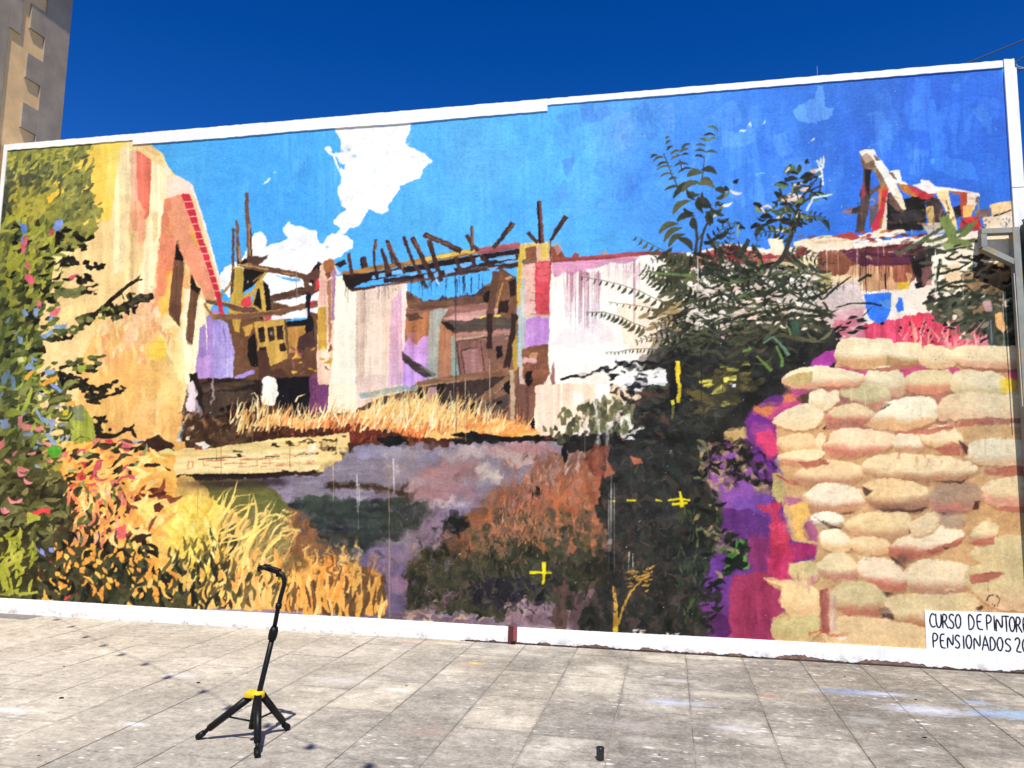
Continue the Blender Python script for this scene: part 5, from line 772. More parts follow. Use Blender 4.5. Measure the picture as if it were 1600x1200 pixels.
for q, n, L in [('1120 520 1090 540 1060 546 1030 540', 9, 14), ('1250 470 1276 452 1300 446 1322 450', 8, 15), ('1240 440 1262 420 1286 410 1306 412', 8, 14), ('1080 420 1056 406 1036 402 1016 408', 9, 18), ('1110 380 1126 360 1144 350 1160 352', 7, 14)]: frond(FD, q, n, L, .34, 1, 2, 1.1)
# drooping leaves over the sandbags
for q, c in [('1192 536 1208 526 1225 544 1232 556', '6a8a78'), ('1212 540 1222 560 1222 574', '6a9048'), ('1182 556 1196 570 1206 580', '6a8444'), ('1160 550 1174 544', '6a8a50'), ('1192 532 1204 524', '4a6054')]: s(c, q, 3, 6, .4)
REG[0] = 9
p('2a2926', '1130 650 1200 590 1240 560 1312 528 1312 572 1230 608 1175 655 1165 692 1100 700', 1.5, 'b', .12)
# --- violet shade of the bags
REG[0] = 11
p('b0449c', '1264 574 1270 562 1290 550 1306 546 1308 565 1290 576', .7, 'b', .04)
p('703a80', '1165 660 1175 640 1200 622 1230 612 1240 640 1212 655 1250 672 1245 690 1215 690 1215 720 1222 790 1236 840 1275 852 1275 876 1232 880 1238 905 1188 902 1222 926 1228 956 1206 966 1212 1012 1110 1005 1092 940 1110 880 1130 840 1130 790 1110 760 1092 700 1130 690 1160 690', 1, 'v', .04)
p('8e58a8', '1102 715 1140 700 1185 730 1200 770 1205 790 1160 800 1130 796 1112 765', 1.6, 'b', .04); p('7a50a4', '1150 775 1200 770 1204 798 1170 800 1140 795', 1.4, 'b', .04, .9); p('64367a', '1132 800 1170 796 1205 812 1203 840 1150 850 1135 835', 1.2, 'v', .05); p('80366a', '1150 840 1220 835 1230 880 1180 890 1160 870', 1.4, 'v', .06); p('6e3e8a', '1110 880 1130 865 1160 880 1175 900 1138 910 1138 940 1120 945 1096 940', 1.2, 'v', .05)
p('9a3a5c', '1140 905 1190 890 1230 900 1222 930 1228 956 1206 966 1212 1012 1136 1005', 1.2, 'v', .05); p('54285e', '1105 965 1120 955 1138 965 1138 1005 1116 1003', 1, 'v', .06); p('bc3c5c', '1175 790 1215 785 1228 830 1240 860 1236 895 1212 890 1205 850 1204 800', 1.4, 'v', .05); p('d84a68', '1205 820 1228 815 1236 845 1210 850', 1, 'b', .05); p('c03c68', '1196 870 1240 862 1240 900 1210 905', 1.4, 'v', .06); p('a83468', '1240 846 1278 850 1278 872 1242 876', .8, 'v', .05)
p('e08458', '1178 634 1215 630 1230 638 1200 652 1180 648', .8, 'b', .04); p('e08058', '1222 616 1250 612 1246 625 1224 630', .7); p('c8508c', '1234 602 1272 601 1270 612 1240 618', .6); p('cc5084', '1215 630 1250 624 1250 634 1200 656 1195 648', .8, 'b', .04); p('7c3492', '1165 660 1174 642 1200 658 1200 664', .8); p('9c4a98', '1175 662 1208 662 1214 685 1195 690 1172 680', 1, 'b', .04); p('dc4c7c', '1180 678 1205 670 1215 690 1214 710 1200 716 1192 700 1180 690', .9, 'b', .04); p('8c2c80', '1200 656 1248 672 1247 680 1212 674', .5); p('6a3494', '1180 695 1192 700 1195 716 1212 720 1205 730 1185 720', .8)
dabs('1095 690 1150 690 1200 720 1215 770 1150 760 1100 760', 40, 'b8a078 a89068 8a7858 c4ac80', (10, 22), (5, 9), (-1.2, 1.2)); dabs('1100 680 1180 690 1200 760 1130 745 1100 720', 46, '22221e 1a1a18 2c2c26', (10, 24), (5, 10), (-1, 1)); p('c0a470', '1132 672 1160 668 1164 684 1148 690 1135 684', .8)
for x, y in [(1168,724),(1180,734),(1186,748),(1192,716),(1196,742),(1198,758),(1206,728),(1204,760)]: s('1e1a1e', [(x - 4, y - 8), (x + 3, y - 2), (x + 2, y + 6)], 5, 3, .4)
s('2a1e2e', '1142 733 1152 742 1154 758', 3, 4); dabs('1110 740 1150 750 1150 770 1115 765', 18, '4c4044 b8a078 6c6050', (6, 14), (3, 5), (-1, 1)); dabs('1100 800 1150 840 1170 860 1110 870', 34, 'a89478 8a7c60 5a5c48 3a3c30', (7, 16), (3, 6), (-1, 1)); p('1b241b', '1140 848 1160 840 1170 868 1165 886 1140 896 1128 880', 1.2, 'b', .12)
for q in ['1134 862 1142 858', '1146 868 1150 858', '1156 850 1158 842', '1162 876 1166 864']: s('5ca048', q, 7, 5, .5)
s('1c1620', '1112 910 1120 920 1130 920', 8, 3, .6); p('1c1620', '1094 930 1102 928 1100 940', .5)
scum('1095 600 1300 600 1300 1015 1095 1015', 6, 5, 12, 32, .4); scum('1095 690 1215 690 1215 1010 1095 1010', 3, 3, 6, 33, .2)
REG[0] = 9
cres('1085 690 1120 690 1140 800 1150 860 1110 940 1090 940', 60, '22251e 2e3228 3a4232 1c1e1a 6a7450 9a8a64', (10, 24), (4, 8), (-1.2, 1.4)); cres('1130 830 1175 850 1170 900 1135 900', 16, '1e241c 2c3828 4a7a3c 5c9a48', (9, 18), (4, 8), (-1.5, .5)); cres('1100 900 1125 900 1120 1000 1095 1000', 20, '22251e 2e3228 3a3438', (10, 24), (4, 8), (-1.6, .4))
# --- sandbags
REG[0] = 10
p('cda576', '1290 603 1262 618 1262 632 1212 660 1214 700 1222 740 1224 790 1240 845 1275 852 1275 876 1232 880 1240 905 1190 902 1222 926 1228 956 1206 966 1216 1014 1700 1050 1700 545 1400 540 1310 560 1300 580 1230 590 1228 602', .8, 'b', .04)
for q in ['1290 576 1350 570 1400 575 1440 570 1500 575 1490 590 1420 590 1350 590', '1395 600 1412 585 1420 620 1400 622']: p('c8547c', q, .7, 'b', .05)
p('b07868', '1290 600 1420 610 1500 612 1620 615 1620 660 1500 665 1380 680 1290 670', 1.5, 'b', .06)
def bag(q, hi, lo, k=.45, a=1., t='b'):
    q = xy(q); q = (q - q.mean(0)) * (1.09, 1.14) + q.mean(0)
    for _ in range(2): n_ = np.roll(q, -1, 0); q = np.stack([q * .75 + n_ * .25, q * .25 + n_ * .75], 1).reshape(-1, 2)
    p('a87c5a', q + (1.5, 4), 1.0, t, .05, .6); p(hi, q, .9, t, .035)
    yb, h = q[:, 1].max(), np.ptp(q[:, 1])
    m = mask(q, .9); m, y0, x0 = m; yy = np.arange(m.shape[0]) + y0 + CY0
    xx = (np.arange(m.shape[1]) + x0 + CX0 - q[:, 0].mean()) / max(np.ptp(q[:, 0]), 1) * 2
    g = np.clip((yy[:, None] - (yb - h * k) + TB[y0:y0+m.shape[0], x0:x0+m.shape[1]] * h * .12 - xx[None] ** 2 * h * -.12) / (h * k * .55), 0, 1)
    lay((m * g).astype(np.float32), y0, x0, lo, .9 * a, t, .04)
L1, L2, L3, O1, O2, RD, BR = 'f8e4ba', 'efd2a4', 'e2c08e', 'd4be88', 'c8b484', 'c07460', 'a07a5c'
for q, hi, lo in [('1307 548 1312 536 1330 528 1345 530 1365 532 1368 529 1385 530 1394 537 1392 555 1383 568 1345 575 1309 565', L1, 'd09a68'), ('1393 545 1398 538 1425 537 1440 540 1437 560 1430 566 1395 573 1385 562', L1, 'b08458'), ('1438 556 1448 541 1460 541 1485 546 1494 562 1488 574 1450 573 1437 566', L1, 'dcb88c'), ('1491 555 1495 543 1530 541 1580 543 1640 545 1640 573 1540 573 1500 568', 'f6dfb4', 'e0a888'),
 ('1225 592 1240 579 1265 575 1290 573 1300 577 1345 583 1348 598 1310 603 1275 606 1228 602', L1, 'e0a078'), ('1352 604 1354 582 1380 573 1400 577 1412 590 1417 610 1400 620 1380 606', 'ecdab0', 'c89878'), ('1310 606 1358 600 1385 604 1393 625 1372 640 1345 630 1320 620', 'd6c494', 'c88c70'), ('1415 604 1418 585 1450 579 1475 580 1490 590 1488 606 1460 614 1430 612', 'e2d2a4', 'cc8468'), ('1490 596 1500 578 1545 580 1565 590 1610 600 1640 605 1640 616 1500 617 1492 608', 'f0dcb4', 'd0bc8c'),
 ('1262 624 1265 612 1305 608 1312 625 1290 642 1268 634', L1, L2), ('1200 657 1250 633 1262 632 1285 645 1282 660 1255 672 1230 668', L1, 'f0d4a8'), ('1293 645 1325 630 1365 642 1370 652 1355 664 1320 655 1293 662', 'ecd0a4', RD), ('1352 664 1375 645 1390 630 1420 622 1455 622 1464 640 1458 656 1430 668 1390 671', 'fdf4d4', 'd8a878'), ('1466 645 1480 620 1520 615 1570 620 1640 622 1640 652 1540 650 1500 653 1475 656', 'ecd2a8', 'e4c09a'),
 ('1212 684 1265 677 1275 690 1272 708 1220 705', L2, 'e0b884'), ('1276 676 1286 674 1288 702 1274 706', L1, L2), ('1295 684 1310 672 1345 672 1398 680 1385 700 1360 708 1320 712 1290 708', 'f6dcb8', 'c47c68'), ('1396 688 1405 677 1430 680 1449 695 1430 706 1398 705', 'f6e8c8', 'c09070'), ('1435 684 1455 668 1480 662 1500 680 1508 690 1490 704 1470 702', 'f4e0b8', 'd8b080'), ('1513 700 1525 688 1640 690 1640 725 1560 728 1515 722', 'e6d6b4', 'd8b48c'),
 ('1216 712 1240 704 1282 703 1284 714 1262 728 1220 722', L1, 'c88c70'), ('1238 742 1280 722 1320 720 1347 735 1335 754 1290 759 1246 754', 'f2d6a8', 'bc8868'), ('1350 725 1375 712 1430 711 1480 716 1524 728 1510 746 1480 754 1420 752 1360 742', 'f6dfb4', 'a87858'), ('1258 774 1275 758 1310 756 1340 766 1352 780 1325 798 1280 801 1262 797', 'fbebcc', 'b88260'), ('1345 762 1380 748 1440 757 1452 780 1440 797 1390 797 1356 786', 'f0d2a0', '9c7058'), ('1455 766 1480 756 1532 758 1534 782 1510 797 1460 800', 'b4947a', 'c47c6c'), ('1540 750 1640 745 1640 785 1560 790 1536 778', 'ead4a8', 'd89c84'),
 ('1266 806 1290 798 1318 808 1316 822 1280 825 1268 820', 'fcf2d8', 'b09878'), ('1322 814 1360 800 1410 798 1422 818 1415 840 1360 842 1325 828', 'f0d6a4', 'c09470'), ('1278 830 1315 828 1332 850 1320 862 1285 858', 'f8e4c0', 'eac088'), ('1327 838 1370 840 1392 850 1386 866 1335 864', L2, 'e0b07c'), ('1392 850 1425 836 1460 822 1508 832 1494 846 1465 862 1430 872 1392 868', 'f6e0bc', 'b46854'), ('1422 812 1465 800 1466 816 1450 832 1425 838', 'f0d4a8', 'e8c89c'), ('1470 804 1505 802 1504 824 1468 820', 'b49a7c', 'a88c74'), ('1514 838 1530 815 1560 820 1556 842 1530 852', 'e8d4a8', 'b87860'), ('1520 860 1560 838 1640 840 1640 890 1560 885 1525 875', 'dcc898', 'd4bc88'),
 ('1274 884 1300 864 1320 866 1338 880 1340 898 1325 910 1280 894', 'f2dcac', 'b87e68'), ('1342 876 1375 872 1405 886 1415 906 1412 922 1380 920 1344 900', 'f6e0c0', 'bc6c58'), ('1415 892 1432 878 1480 877 1515 890 1512 915 1480 930 1432 926 1418 908', 'eedab4', 'b88468'), ('1508 895 1540 880 1600 885 1640 950 1560 950 1520 925', 'd8c494', 'e0b890'), ('1298 926 1318 911 1350 912 1374 920 1385 938 1378 958 1360 968 1330 962 1306 946', 'd4c090', 'b06c54'), ('1386 942 1400 930 1440 930 1480 932 1510 926 1530 950 1500 985 1450 980 1400 970', 'e2c898', 'a8704c'), ('1232 884 1270 876 1280 895 1265 910 1238 904', 'd8c48c', 'e0b890'), ('1216 926 1250 905 1280 925 1284 960 1250 970 1230 958', 'efcf98', 'e0b884'), ('1204 968 1250 965 1285 965 1275 1000 1216 1010', 'cfbd84', 'd8b07c'), ('1300 968 1340 964 1400 972 1460 985 1480 1020 1290 1012', 'ecc896', 'e4c08c')]: bag(q, hi, lo)
p('ccb074', '1226 592 1242 584 1269 580 1268 600 1230 602', .6, 'b', .04); p('f0a05c', '1570 588 1600 584 1600 610 1574 610', 1, a=.9); p('f2d048', '1562 592 1584 588 1586 612 1564 614', 1.6, a=.8); p('e65888', '1570 580 1600 578 1600 592 1580 592', 1, a=.8)
for q in ['1500 573 1540 576 1578 578 1640 576 1640 582 1560 582 1510 578', '1345 578 1400 572 1436 568 1436 574 1390 580', '1275 604 1330 603 1345 600 1340 606 1290 612', '1390 672 1440 672 1470 665 1500 660 1545 650 1540 658 1480 672 1440 680', '1460 700 1490 690 1512 700 1505 714 1470 712', '1535 732 1600 728 1640 726 1640 742 1590 744 1545 746', '1545 792 1600 792 1640 796 1640 802 1580 802', '1514 846 1540 842 1556 838 1552 850 1530 856', '1516 898 1550 892 1568 896 1545 908 1518 914', '1440 862 1480 850 1508 838 1500 850 1460 866', '1246 722 1280 718 1300 724 1260 732']: p('b8705c', q, .9, 'h', .05, .9)
for q in ['1345 760 1365 768 1352 776', '1372 794 1420 796 1450 792 1440 800 1380 800', '1446 752 1500 752 1520 742 1500 756', '1388 868 1404 875 1416 890 1408 884 1392 876', '1378 924 1394 926 1386 934', '1374 952 1390 950 1398 968 1380 966', '1468 800 1480 800 1478 804', '1522 785 1531 782 1528 796 1520 796', '1418 826 1422 828 1420 835', '1474 854 1484 856 1476 860', '1525 948 1534 946 1536 952 1526 954', '1284 668 1294 664 1288 672', '1340 798 1322 804 1310 802', '1372 640 1390 632 1384 640', '1266 804 1300 822 1318 826 1300 828', '1500 688 1512 698 1510 712 1504 706']: p('4a342e', q, .7, 'b', .08, .85)
soft('6a4c44', 1410, 875, 14, 12, .8); soft('7a5a50', 1480, 800, 30, 6, .5); soft('6a5048', 1390, 795, 40, 6, .5)
p('a86456', '1281 920 1293 918 1296 990 1283 990', .9, 'v', .08); p('c8a89a', '1296 925 1306 930 1306 985 1297 990', 1, 'v', .1, .7); s('d05840', '1262 990 1280 984 1300 992 1328 990', 4, 2, 1, .7); dabs('1240 900 1275 898 1275 925 1260 925', 12, 'b07068 c890a0', (8, 16), (2, 4), (1.3, 1.8), (.5, .8)); s('fffaf0', '1308 997 1324 996', 3, 2)
p('f0d0a0', '1186 901 1204 907 1236 906 1240 912 1222 918', .7); p('b08898', '1324 800 1336 812 1336 836 1322 842 1312 822', 1, a=.0); p('a45a80', '1256 818 1268 812 1276 830 1276 846 1262 846 1252 830', 1, 'v', .08, .85); p('e8b868', '1232 790 1258 782 1266 805 1252 815 1262 845 1246 842', .9, 'b', .05); p('b8a870', '1206 740 1216 738 1228 770 1220 790 1206 775', 1, 'b', .05); p('a85a90', '1224 775 1250 780 1256 784 1232 792', .9, a=.7); s('c05050', '1212 742 1232 752 1246 758', 3, 2, .6)
brush('1330 640 1640 600 1640 980 1300 980', 90, 'f2d8ac d8c090 ecc8a0 cca880 f6e4c0', (10, 26), (4, 9), (-.3, .3), (.15, .4), t='h'); brush('1400 660 1560 660 1560 740 1400 740', 26, 'c8a47c a8805c f0dcb4', (8, 18), (2, 3.4), (1.4, 1.75), (.4, .7))
scum('1215 600 1660 560 1660 1040 1215 1015', 3.5, 2.2, 11, 31, .45); kuwa('1200 525 1660 525 1660 1040 1200 1015', 1); kuwa('1090 560 1290 560 1290 1015 1090 1015', 1)
s('3a3028', '1541 938 1546 930 1553 929', 2, 1.4); s('3a3028', '1556 929 1562 936 1560 942', 2, 1.4); dabs('1540 942 1560 940 1558 948 1540 946', 7, '3a3028', (2, 5), (1, 2)); s('8a8060', '1549 948 1549 968', 1.4)
for x, y in [(1414,636),(1458,560),(1470,556),(1516,556),(1478,566),(1568,686),(1438,652),(1546,604)]: dabs([(x-3,y-3),(x+4,y-3),(x+4,y+4),(x-3,y+4)], 3, '5a4a44', (1, 3), (.8, 1.3))
drips('b08878', 1220, 1640, 16, (560, 900), (900, 905), (.5, .8), .0)

# --- FINISH: bristle drag, thin coverage, runs and small losses all over
turn = np.clip(vnoise(CH, CW, 60, 60, 301) * 2.2 + .5, 0, 1)
g = turn * TV + (1 - turn) * TH
fine = vnoise(CH, CW, 2.6, 2.6, 302) * .5 + (turn * vnoise(CH, CW, 16, 1.6, 303) + (1 - turn) * vnoise(CH, CW, 1.6, 16, 304)) * .9
cov = np.clip(vnoise(CH, CW, 34, 34, 305) * 1.6 + vnoise(CH, CW, 9, 9, 306) * .7, -1, 1)
lum = np.clip(C.mean(2), 0, 1)
C *= (1 + (g * .03 + fine * .026 + cov * .035) * (1 - .55 * lum))[..., None]
C += (fine * .008)[..., None]
h_ = vnoise(CH, CW, 90, 90, 307)[..., None]
C *= 1 + h_ * np.array([.035, .0, -.035], np.float32)
for i in range(70):
    x = RNG.uniform(280, 1560); y = RNG.uniform(330, 900); l = RNG.uniform(12, 60)
    i0 = C[int(np.clip(y - CY0, 0, CH - 1)), int(x - CX0)]
    s(np.clip(i0 * RNG.uniform(.7, 1.35), 0, 1), [(x, y), (x + .6, y + l / 2), (x + .4, y + l)], RNG.uniform(.8, 1.6), .6, .1, .6, 0, keep=True)
for x, y0_, y1_, c in [(558, 740, 800, 'd8d4d0'), (561, 755, 790, 'e4e0dc'), (608, 716, 965, 'c8a070'), (712, 425, 690, '3a3038'), (615, 715, 770, 'e8e4e0'), (727, 590, 690, 'd8b8a8'), (765, 560, 640, 'd8c0b0'), (932, 596, 668, 'f4f2ee'), (1095, 540, 625, '141414'), (1128, 590, 612, '181818'), (1090, 400, 470, 'e8e0d8'), (1291, 385, 430, 'f0e4d0'), (1380, 380, 400, 'f4e8d8'), (1461, 390, 470, 'e8e4dc'), (1567, 455, 545, 'c8ccd8'), (1548, 500, 545, '9ab0e0')]: s(c, [(x, y0_), (x + .6, (y0_ + y1_) / 2), (x + 1, y1_)], 1.4, 1, .15, .75, .1, 'v', keep=True)
dabs('20 240 1560 120 1560 960 20 930', 130, 'e8e8e4 d8d4cc f4f4f0', (1.2, 3.2), (.9, 1.8), (0, 3), (.35, .8)); dabs('20 240 1560 120 1560 960 20 930', 90, '2a2622 3a3430', (1.2, 3), (.8, 1.6), (0, 3), (.3, .7))
# ---------------------------------------------------------------- materials
def white_plaster():
    t = NT('white_plaster', .75, .25)
    a = t.noise(3, 6, .6); b = t.noise(26, 5, .65)
    c = t.ramp(a, [(.35, (.74, .74, .715)), (.65, (.82, .82, .80))])
    sp = t.ramp(b, [(.64, (0, 0, 0)), (.72, (1, 1, 1))])
    c = t.mix(t.math('MULTIPLY', sp, .35), c, (.55, .53, .52))
    # dirt splashes low on the wall
    z = t.n('ShaderNodeSeparateXYZ'); t.lk(t.pos, z.inputs[0])
    low = t.math('SUBTRACT', 1.15, t.math('MULTIPLY', z.outputs['Z'], 15), True)
    d = t.math('MULTIPLY', low, t.ramp(t.noise(8, 5, .75), [(.52, (0, 0, 0)), (.60, (1, 1, 1))]))
    c = t.mix(t.math('MULTIPLY', d, .7), c, (.30, .24, .20))
    gr = t.ramp(t.noise(9, 4, .6), [(.66, (0, 0, 0)), (.74, (1, 1, 1))])
    c = t.mix(t.math('MULTIPLY', gr, .3), c, (.45, .46, .52))
    run = t.ramp(t.noise(30, 4, .6, None, (1, 1, .06)), [(.56, (0, 0, 0)), (.70, (1, 1, 1))])
    c = t.mix(t.math('MULTIPLY', run, .22), c, (.42, .40, .37))
    t.color(c); t.bump(t.noise(40, 5), .25, .006); return t.m
M_white = white_plaster()
M_footing = plain('old_footing', (.21, .13, .09), .9, .2, .5, 22, .6)
M_mortar = plain('joint_mortar', (.235, .218, .192), .95, .1, .6, 4, .4)
M_stucco = plain('beige_stucco', (.80, .52, .25), .85, .2, .12, 5, .4)
M_quoin = plain('grey_quoin_stone', (.34, .275, .205), .85, .25, .22, 3, .4)
M_black = plain('black_plastic', (.005, .005, .005), .5, .22, .3, 40)
M_blackm = plain('black_metal', (.005, .005, .005), .45, .25, .25, 60)
M_yellow = plain('yellow_plastic', (.72, .46, .015), .45, .45, .08, 30)
M_red = plain('red_oxide_paint', (.30, .05, .06), .55, .4, .3, 30)
M_red_shaded = plain('red_oxide_shaded', (.085, .02, .02), .6, .3, .3, 30)  # same red paint, darkened to put shade on the stub's left side
M_cable = plain('black_cable', (.02, .02, .022), .6, .3, .2, 30)
M_bulb = plain('bulb_glass', (.35, .33, .30), .2, .5, .1, 30)
M_alu = plain('dull_aluminium', (.42, .43, .45), .45, .5, .15, 40, 0, .8)
def post_paint():
    t = NT('weathered_post_paint', .6, .35)
    c = t.ramp(t.noise(7, 5, .6), [(.35, (.20, .21, .185)), (.6, (.27, .275, .24))])
    r = t.ramp(t.noise(9, 5, .6, stretch=(1, 1, .4)), [(.56, (0, 0, 0)), (.62, (1, 1, 1))])
    c = t.mix(t.math('MULTIPLY', r, .8), c, (.36, .23, .07)); t.color(c); t.bump(t.noise(60, 4), .2, .003); return t.m
M_post = post_paint()
def paving(name, slab=True):
    t = NT(name, .88, .22)
    rot = YAW                                              # rotate world into the wall frame
    mp = t.n('ShaderNodeMapping'); mp.inputs['Rotation'].default_value = (0, 0, rot); t.lk(t.pos, mp.inputs[0]); P = mp.outputs[0]
    big = t.noise(1.15, 4, .6, P); mid = t.noise(3.4, 5, .68, P); streak = t.noise(3.6, 5, .68, P, (1, 1.5, 1)); fine = t.noise(46, 3, .7, P)
    c = t.ramp(mid, [(.36, (.19, .175, .155)), (.5, (.30, .28, .25)), (.64, (.42, .395, .35))])
    c = t.mix(.5, c, t.ramp(streak, [(.38, (.15, .14, .128)), (.5, (.29, .27, .242)), (.62, (.44, .415, .375))]))
    c = t.mix(.55, c, t.ramp(big, [(.38, (.14, .130, .117)), (.5, (.29, .272, .245)), (.60, (.50, .475, .43))]))
    if slab:
        oi = t.n('ShaderNodeObjectInfo')
        c = t.mix(1, c, t.ramp(oi.outputs['Random'], [(0, (.80, .80, .81)), (.5, (.98, .98, .98)), (1, (1.12, 1.10, 1.06))]), 'MULTIPLY')
        tc = t.n('ShaderNodeTexCoord'); so = t.n('ShaderNodeSeparateXYZ'); t.lk(tc.outputs['Object'], so.inputs[0])
        ex = t.math('MINIMUM', so.outputs['X'], t.math('SUBTRACT', JS, so.outputs['X'])); ey = t.math('MINIMUM', t.math('MULTIPLY', so.outputs['Y'], -1), t.math('ADD', so.outputs['Y'], JL))
        ed = t.math('ADD', t.math('MINIMUM', ex, ey), t.math('MULTIPLY', t.math('SUBTRACT', t.noise(11, 4, .7, P), .5), .09))
        c = t.mix(t.math('MULTIPLY', t.ramp(ed, [(-.012, (1, 1, 1)), (.022, (0, 0, 0))]), .5), c, (.14, .128, .11))
    sx = t.n('ShaderNodeSeparateXYZ'); t.lk(P, sx.inputs[0])
    # trodden dust by the left end of the wall, grime towards the right
    dust = t.math('MULTIPLY', t.math('SUBTRACT', -.4, sx.outputs['X']), .30, True)
    c = t.mix(t.math('MULTIPLY', dust, .5), c, (.46, .43, .38))
    grime = t.math('MULTIPLY', t.math('MULTIPLY', t.math('ADD', sx.outputs['X'], .5), .42, True), t.ramp(streak, [(.3, (1, 1, 1)), (.62, (.25, .25, .25))]))
    c = t.mix(t.math('MULTIPLY', grime, 1.0), c, (.145, .13, .108))
    # dark scuffs dragged along the wall
    sc = t.ramp(t.noise(6, 5, .78, P, (1, 2.0, 1)), [(.56, (0, 0, 0)), (.66, (1, 1, 1))])
    c = t.mix(t.math('MULTIPLY', sc, .5), c, (.115, .105, .105))
    grit = t.noise(13, 5, .78, P)
    c = t.mix(.24, c, t.ramp(grit, [(.38, (.10, .093, .085)), (.5, (.285, .268, .245)), (.63, (.50, .475, .44))]))
    c = t.mix(.18, c, t.ramp(fine, [(.35, (.12, .115, .11)), (.65, (.46, .45, .43))]))
    gm = t.n('ShaderNodeGamma'); gm.inputs[1].default_value = 1.6; t.lk(c, gm.inputs[0]); c = t.mix(1, gm.outputs[0], (2.24, 2.25, 2.2), 'MULTIPLY')
    # pale paint drops
    for sc_, lo, hi, cc, k in ((6, .05, .16, (.66, .64, .60), .8), (17, .08, .20, (.70, .69, .66), .85), (30, .03, .10, (.035, .03, .03), .8)):
        v = t.n('ShaderNodeTexVoronoi'); v.inputs['Scale'].default_value = sc_; v.inputs['Randomness'].default_value = 1
        wv = t.n('ShaderNodeMapping'); wv.inputs['Scale'].default_value = (.55, 1.15, 1); wv.inputs['Location'].default_value = (sc_, sc_ * .7, 0); t.lk(P, wv.inputs[0])
        t.lk(wv.outputs[0], v.inputs['Vector'])
        mask_ = t.ramp(v.outputs['Distance'], [(lo, (1, 1, 1)), (hi, (0, 0, 0))])
        sel = t.ramp(t.noise(1.7, 3, .6, P) if sc_ < 20 else t.noise(3.1, 3, .6, P), [(.46, (0, 0, 0)), (.54, (1, 1, 1))])
        c = t.mix(t.math('MULTIPLY', t.math('MULTIPLY', mask_, sel), k), c, cc)
    # spilled and wiped colours, each with its own place on the paving: s, d, half sizes, colour, strength
    warp = t.math('MULTIPLY', t.math('SUBTRACT', t.noise(13, 5, .7, P, (1, 1.8, 1)), .5), 3.2)
    for s_, d_, a, b, cc, k in ((1.26,.94,.20,.06,(.22,.31,.56),.6),(1.50,.93,.16,.05,(.52,.56,.66),.6),(1.66,1.28,.22,.10,(.52,.56,.66),.7),(2.05,1.0,.09,.05,(.28,.42,.62),.5),(2.24,1.25,.20,.10,(.30,.48,.70),.6),(2.0,1.27,.10,.06,(.18,.28,.5),.5),
        (.0,1.53,.16,.06,(.42,.47,.62),.7),(.32,1.26,.26,.07,(.50,.46,.38),.7),(-4.05,2.76,.13,.05,(.66,.65,.63),.9),(-3.15,2.81,.07,.03,(.68,.67,.65),.9),(-2.25,.17,.22,.05,(.60,.42,.30),.6),(-2.0,.16,.12,.05,(.62,.50,.30),.6),(-1.57,.9,.10,.05,(.52,.30,.24),.5),(-1.55,.82,.05,.03,(.62,.52,.12),.7),(-1.4,2.5,.13,.07,(.33,.22,.18),.45),
        (.68,1.21,.07,.03,(.34,.14,.08),.7),(-1.9,1.72,.10,.03,(.62,.60,.58),.8),(-2.35,1.6,.2,.06,(.5,.49,.47),.6),(-.25,2.1,.2,.08,(.45,.40,.38),.5),(-.2,2.35,.10,.05,(.50,.45,.42),.5),(-2.0,2.15,.16,.05,(.50,.44,.34),.5),(-3.55,1.75,.12,.05,(.55,.56,.57),.7),(-.55,.7,.12,.03,(.6,.59,.57),.7),(.05,.95,.14,.04,(.55,.54,.53),.6),(.35,2.0,.1,.04,(.52,.53,.58),.6),(1.2,1.62,.1,.06,(.42,.43,.41),.5)):
        m2 = t.n('ShaderNodeMapping'); m2.vector_type = 'POINT'
        m2.inputs['Location'].default_value = (-s_ / a, -(WD - d_) / b, 0); m2.inputs['Scale'].default_value = (1 / a, 1 / b, 0); t.lk(P, m2.inputs[0])
        ln = t.n('ShaderNodeVectorMath', operation='LENGTH'); t.lk(m2.outputs[0], ln.inputs[0])
        f = t.math('ADD', ln.outputs['Value'], warp)
        c = t.mix(t.math('MULTIPLY', t.ramp(t.math('MULTIPLY', f, .5), [(.08, (1, 1, 1)), (.8, (0, 0, 0))]), k), c, cc)
    t.color(c); t.bump(t.noise(30, 2, .7, P), .3, .006); return t.m
JS, JL = .4667, .705                                       # slab width along the wall, length away from it
M_slab = paving('worn_concrete_slab'); M_ground = plain('dusty_ground', (.20, .185, .16), .95, .1, .2, 2, .3)

# ---------------------------------------------------------------- ground and paving
bm = bmn(); q = 300
bm.faces.new([bm.verts.new(v) for v in ((-q, -q, -.06), (q, -q, -.06), (q, q, -.06), (-q, q, -.06))])
tag(obj('ground', bm, M_ground), kind='structure')
bm = bmn(); box(bm, -9.2, 5.2, -6.6, .35, -.055, -.0048)
pav = tag(place(obj('pavement', bm, M_mortar), 0, 0), kind='structure')
variants = []
for k in range(4):
    bm = bmn(); box(bm, .0032, JS - .0032, -JL + .0022, -.0022, -.0075, .0, .0018, jit=.0008)
    me = bpy.data.meshes.new('paving_slab'); bmesh.ops.recalc_face_normals(bm, faces=bm.faces); bm.to_mesh(me); bm.free(); me.materials.append(M_slab); variants.append(me)
known = {-6: 3.04 - .0, -5: 3.19, -4: 2.92, 0: 2.505, -1: 2.40, -2: .965, -8: 2.89}
for k in range(-17, 10):
    s0 = -.348 + JS * k
    off = (known.get(k, random.uniform(0, JL))) % JL
    j = 0; d = off - JL
    while d < 4.35:
        o = bpy.data.objects.new('paving_slab', variants[random.randrange(4)]); col.objects.link(o); o.parent = pav
        o.location = (s0, -d, random.uniform(-.0012, .0012)); o.rotation_euler = (random.uniform(-.001, .001), random.uniform(-.0014, .0014), 0)
        d += JL
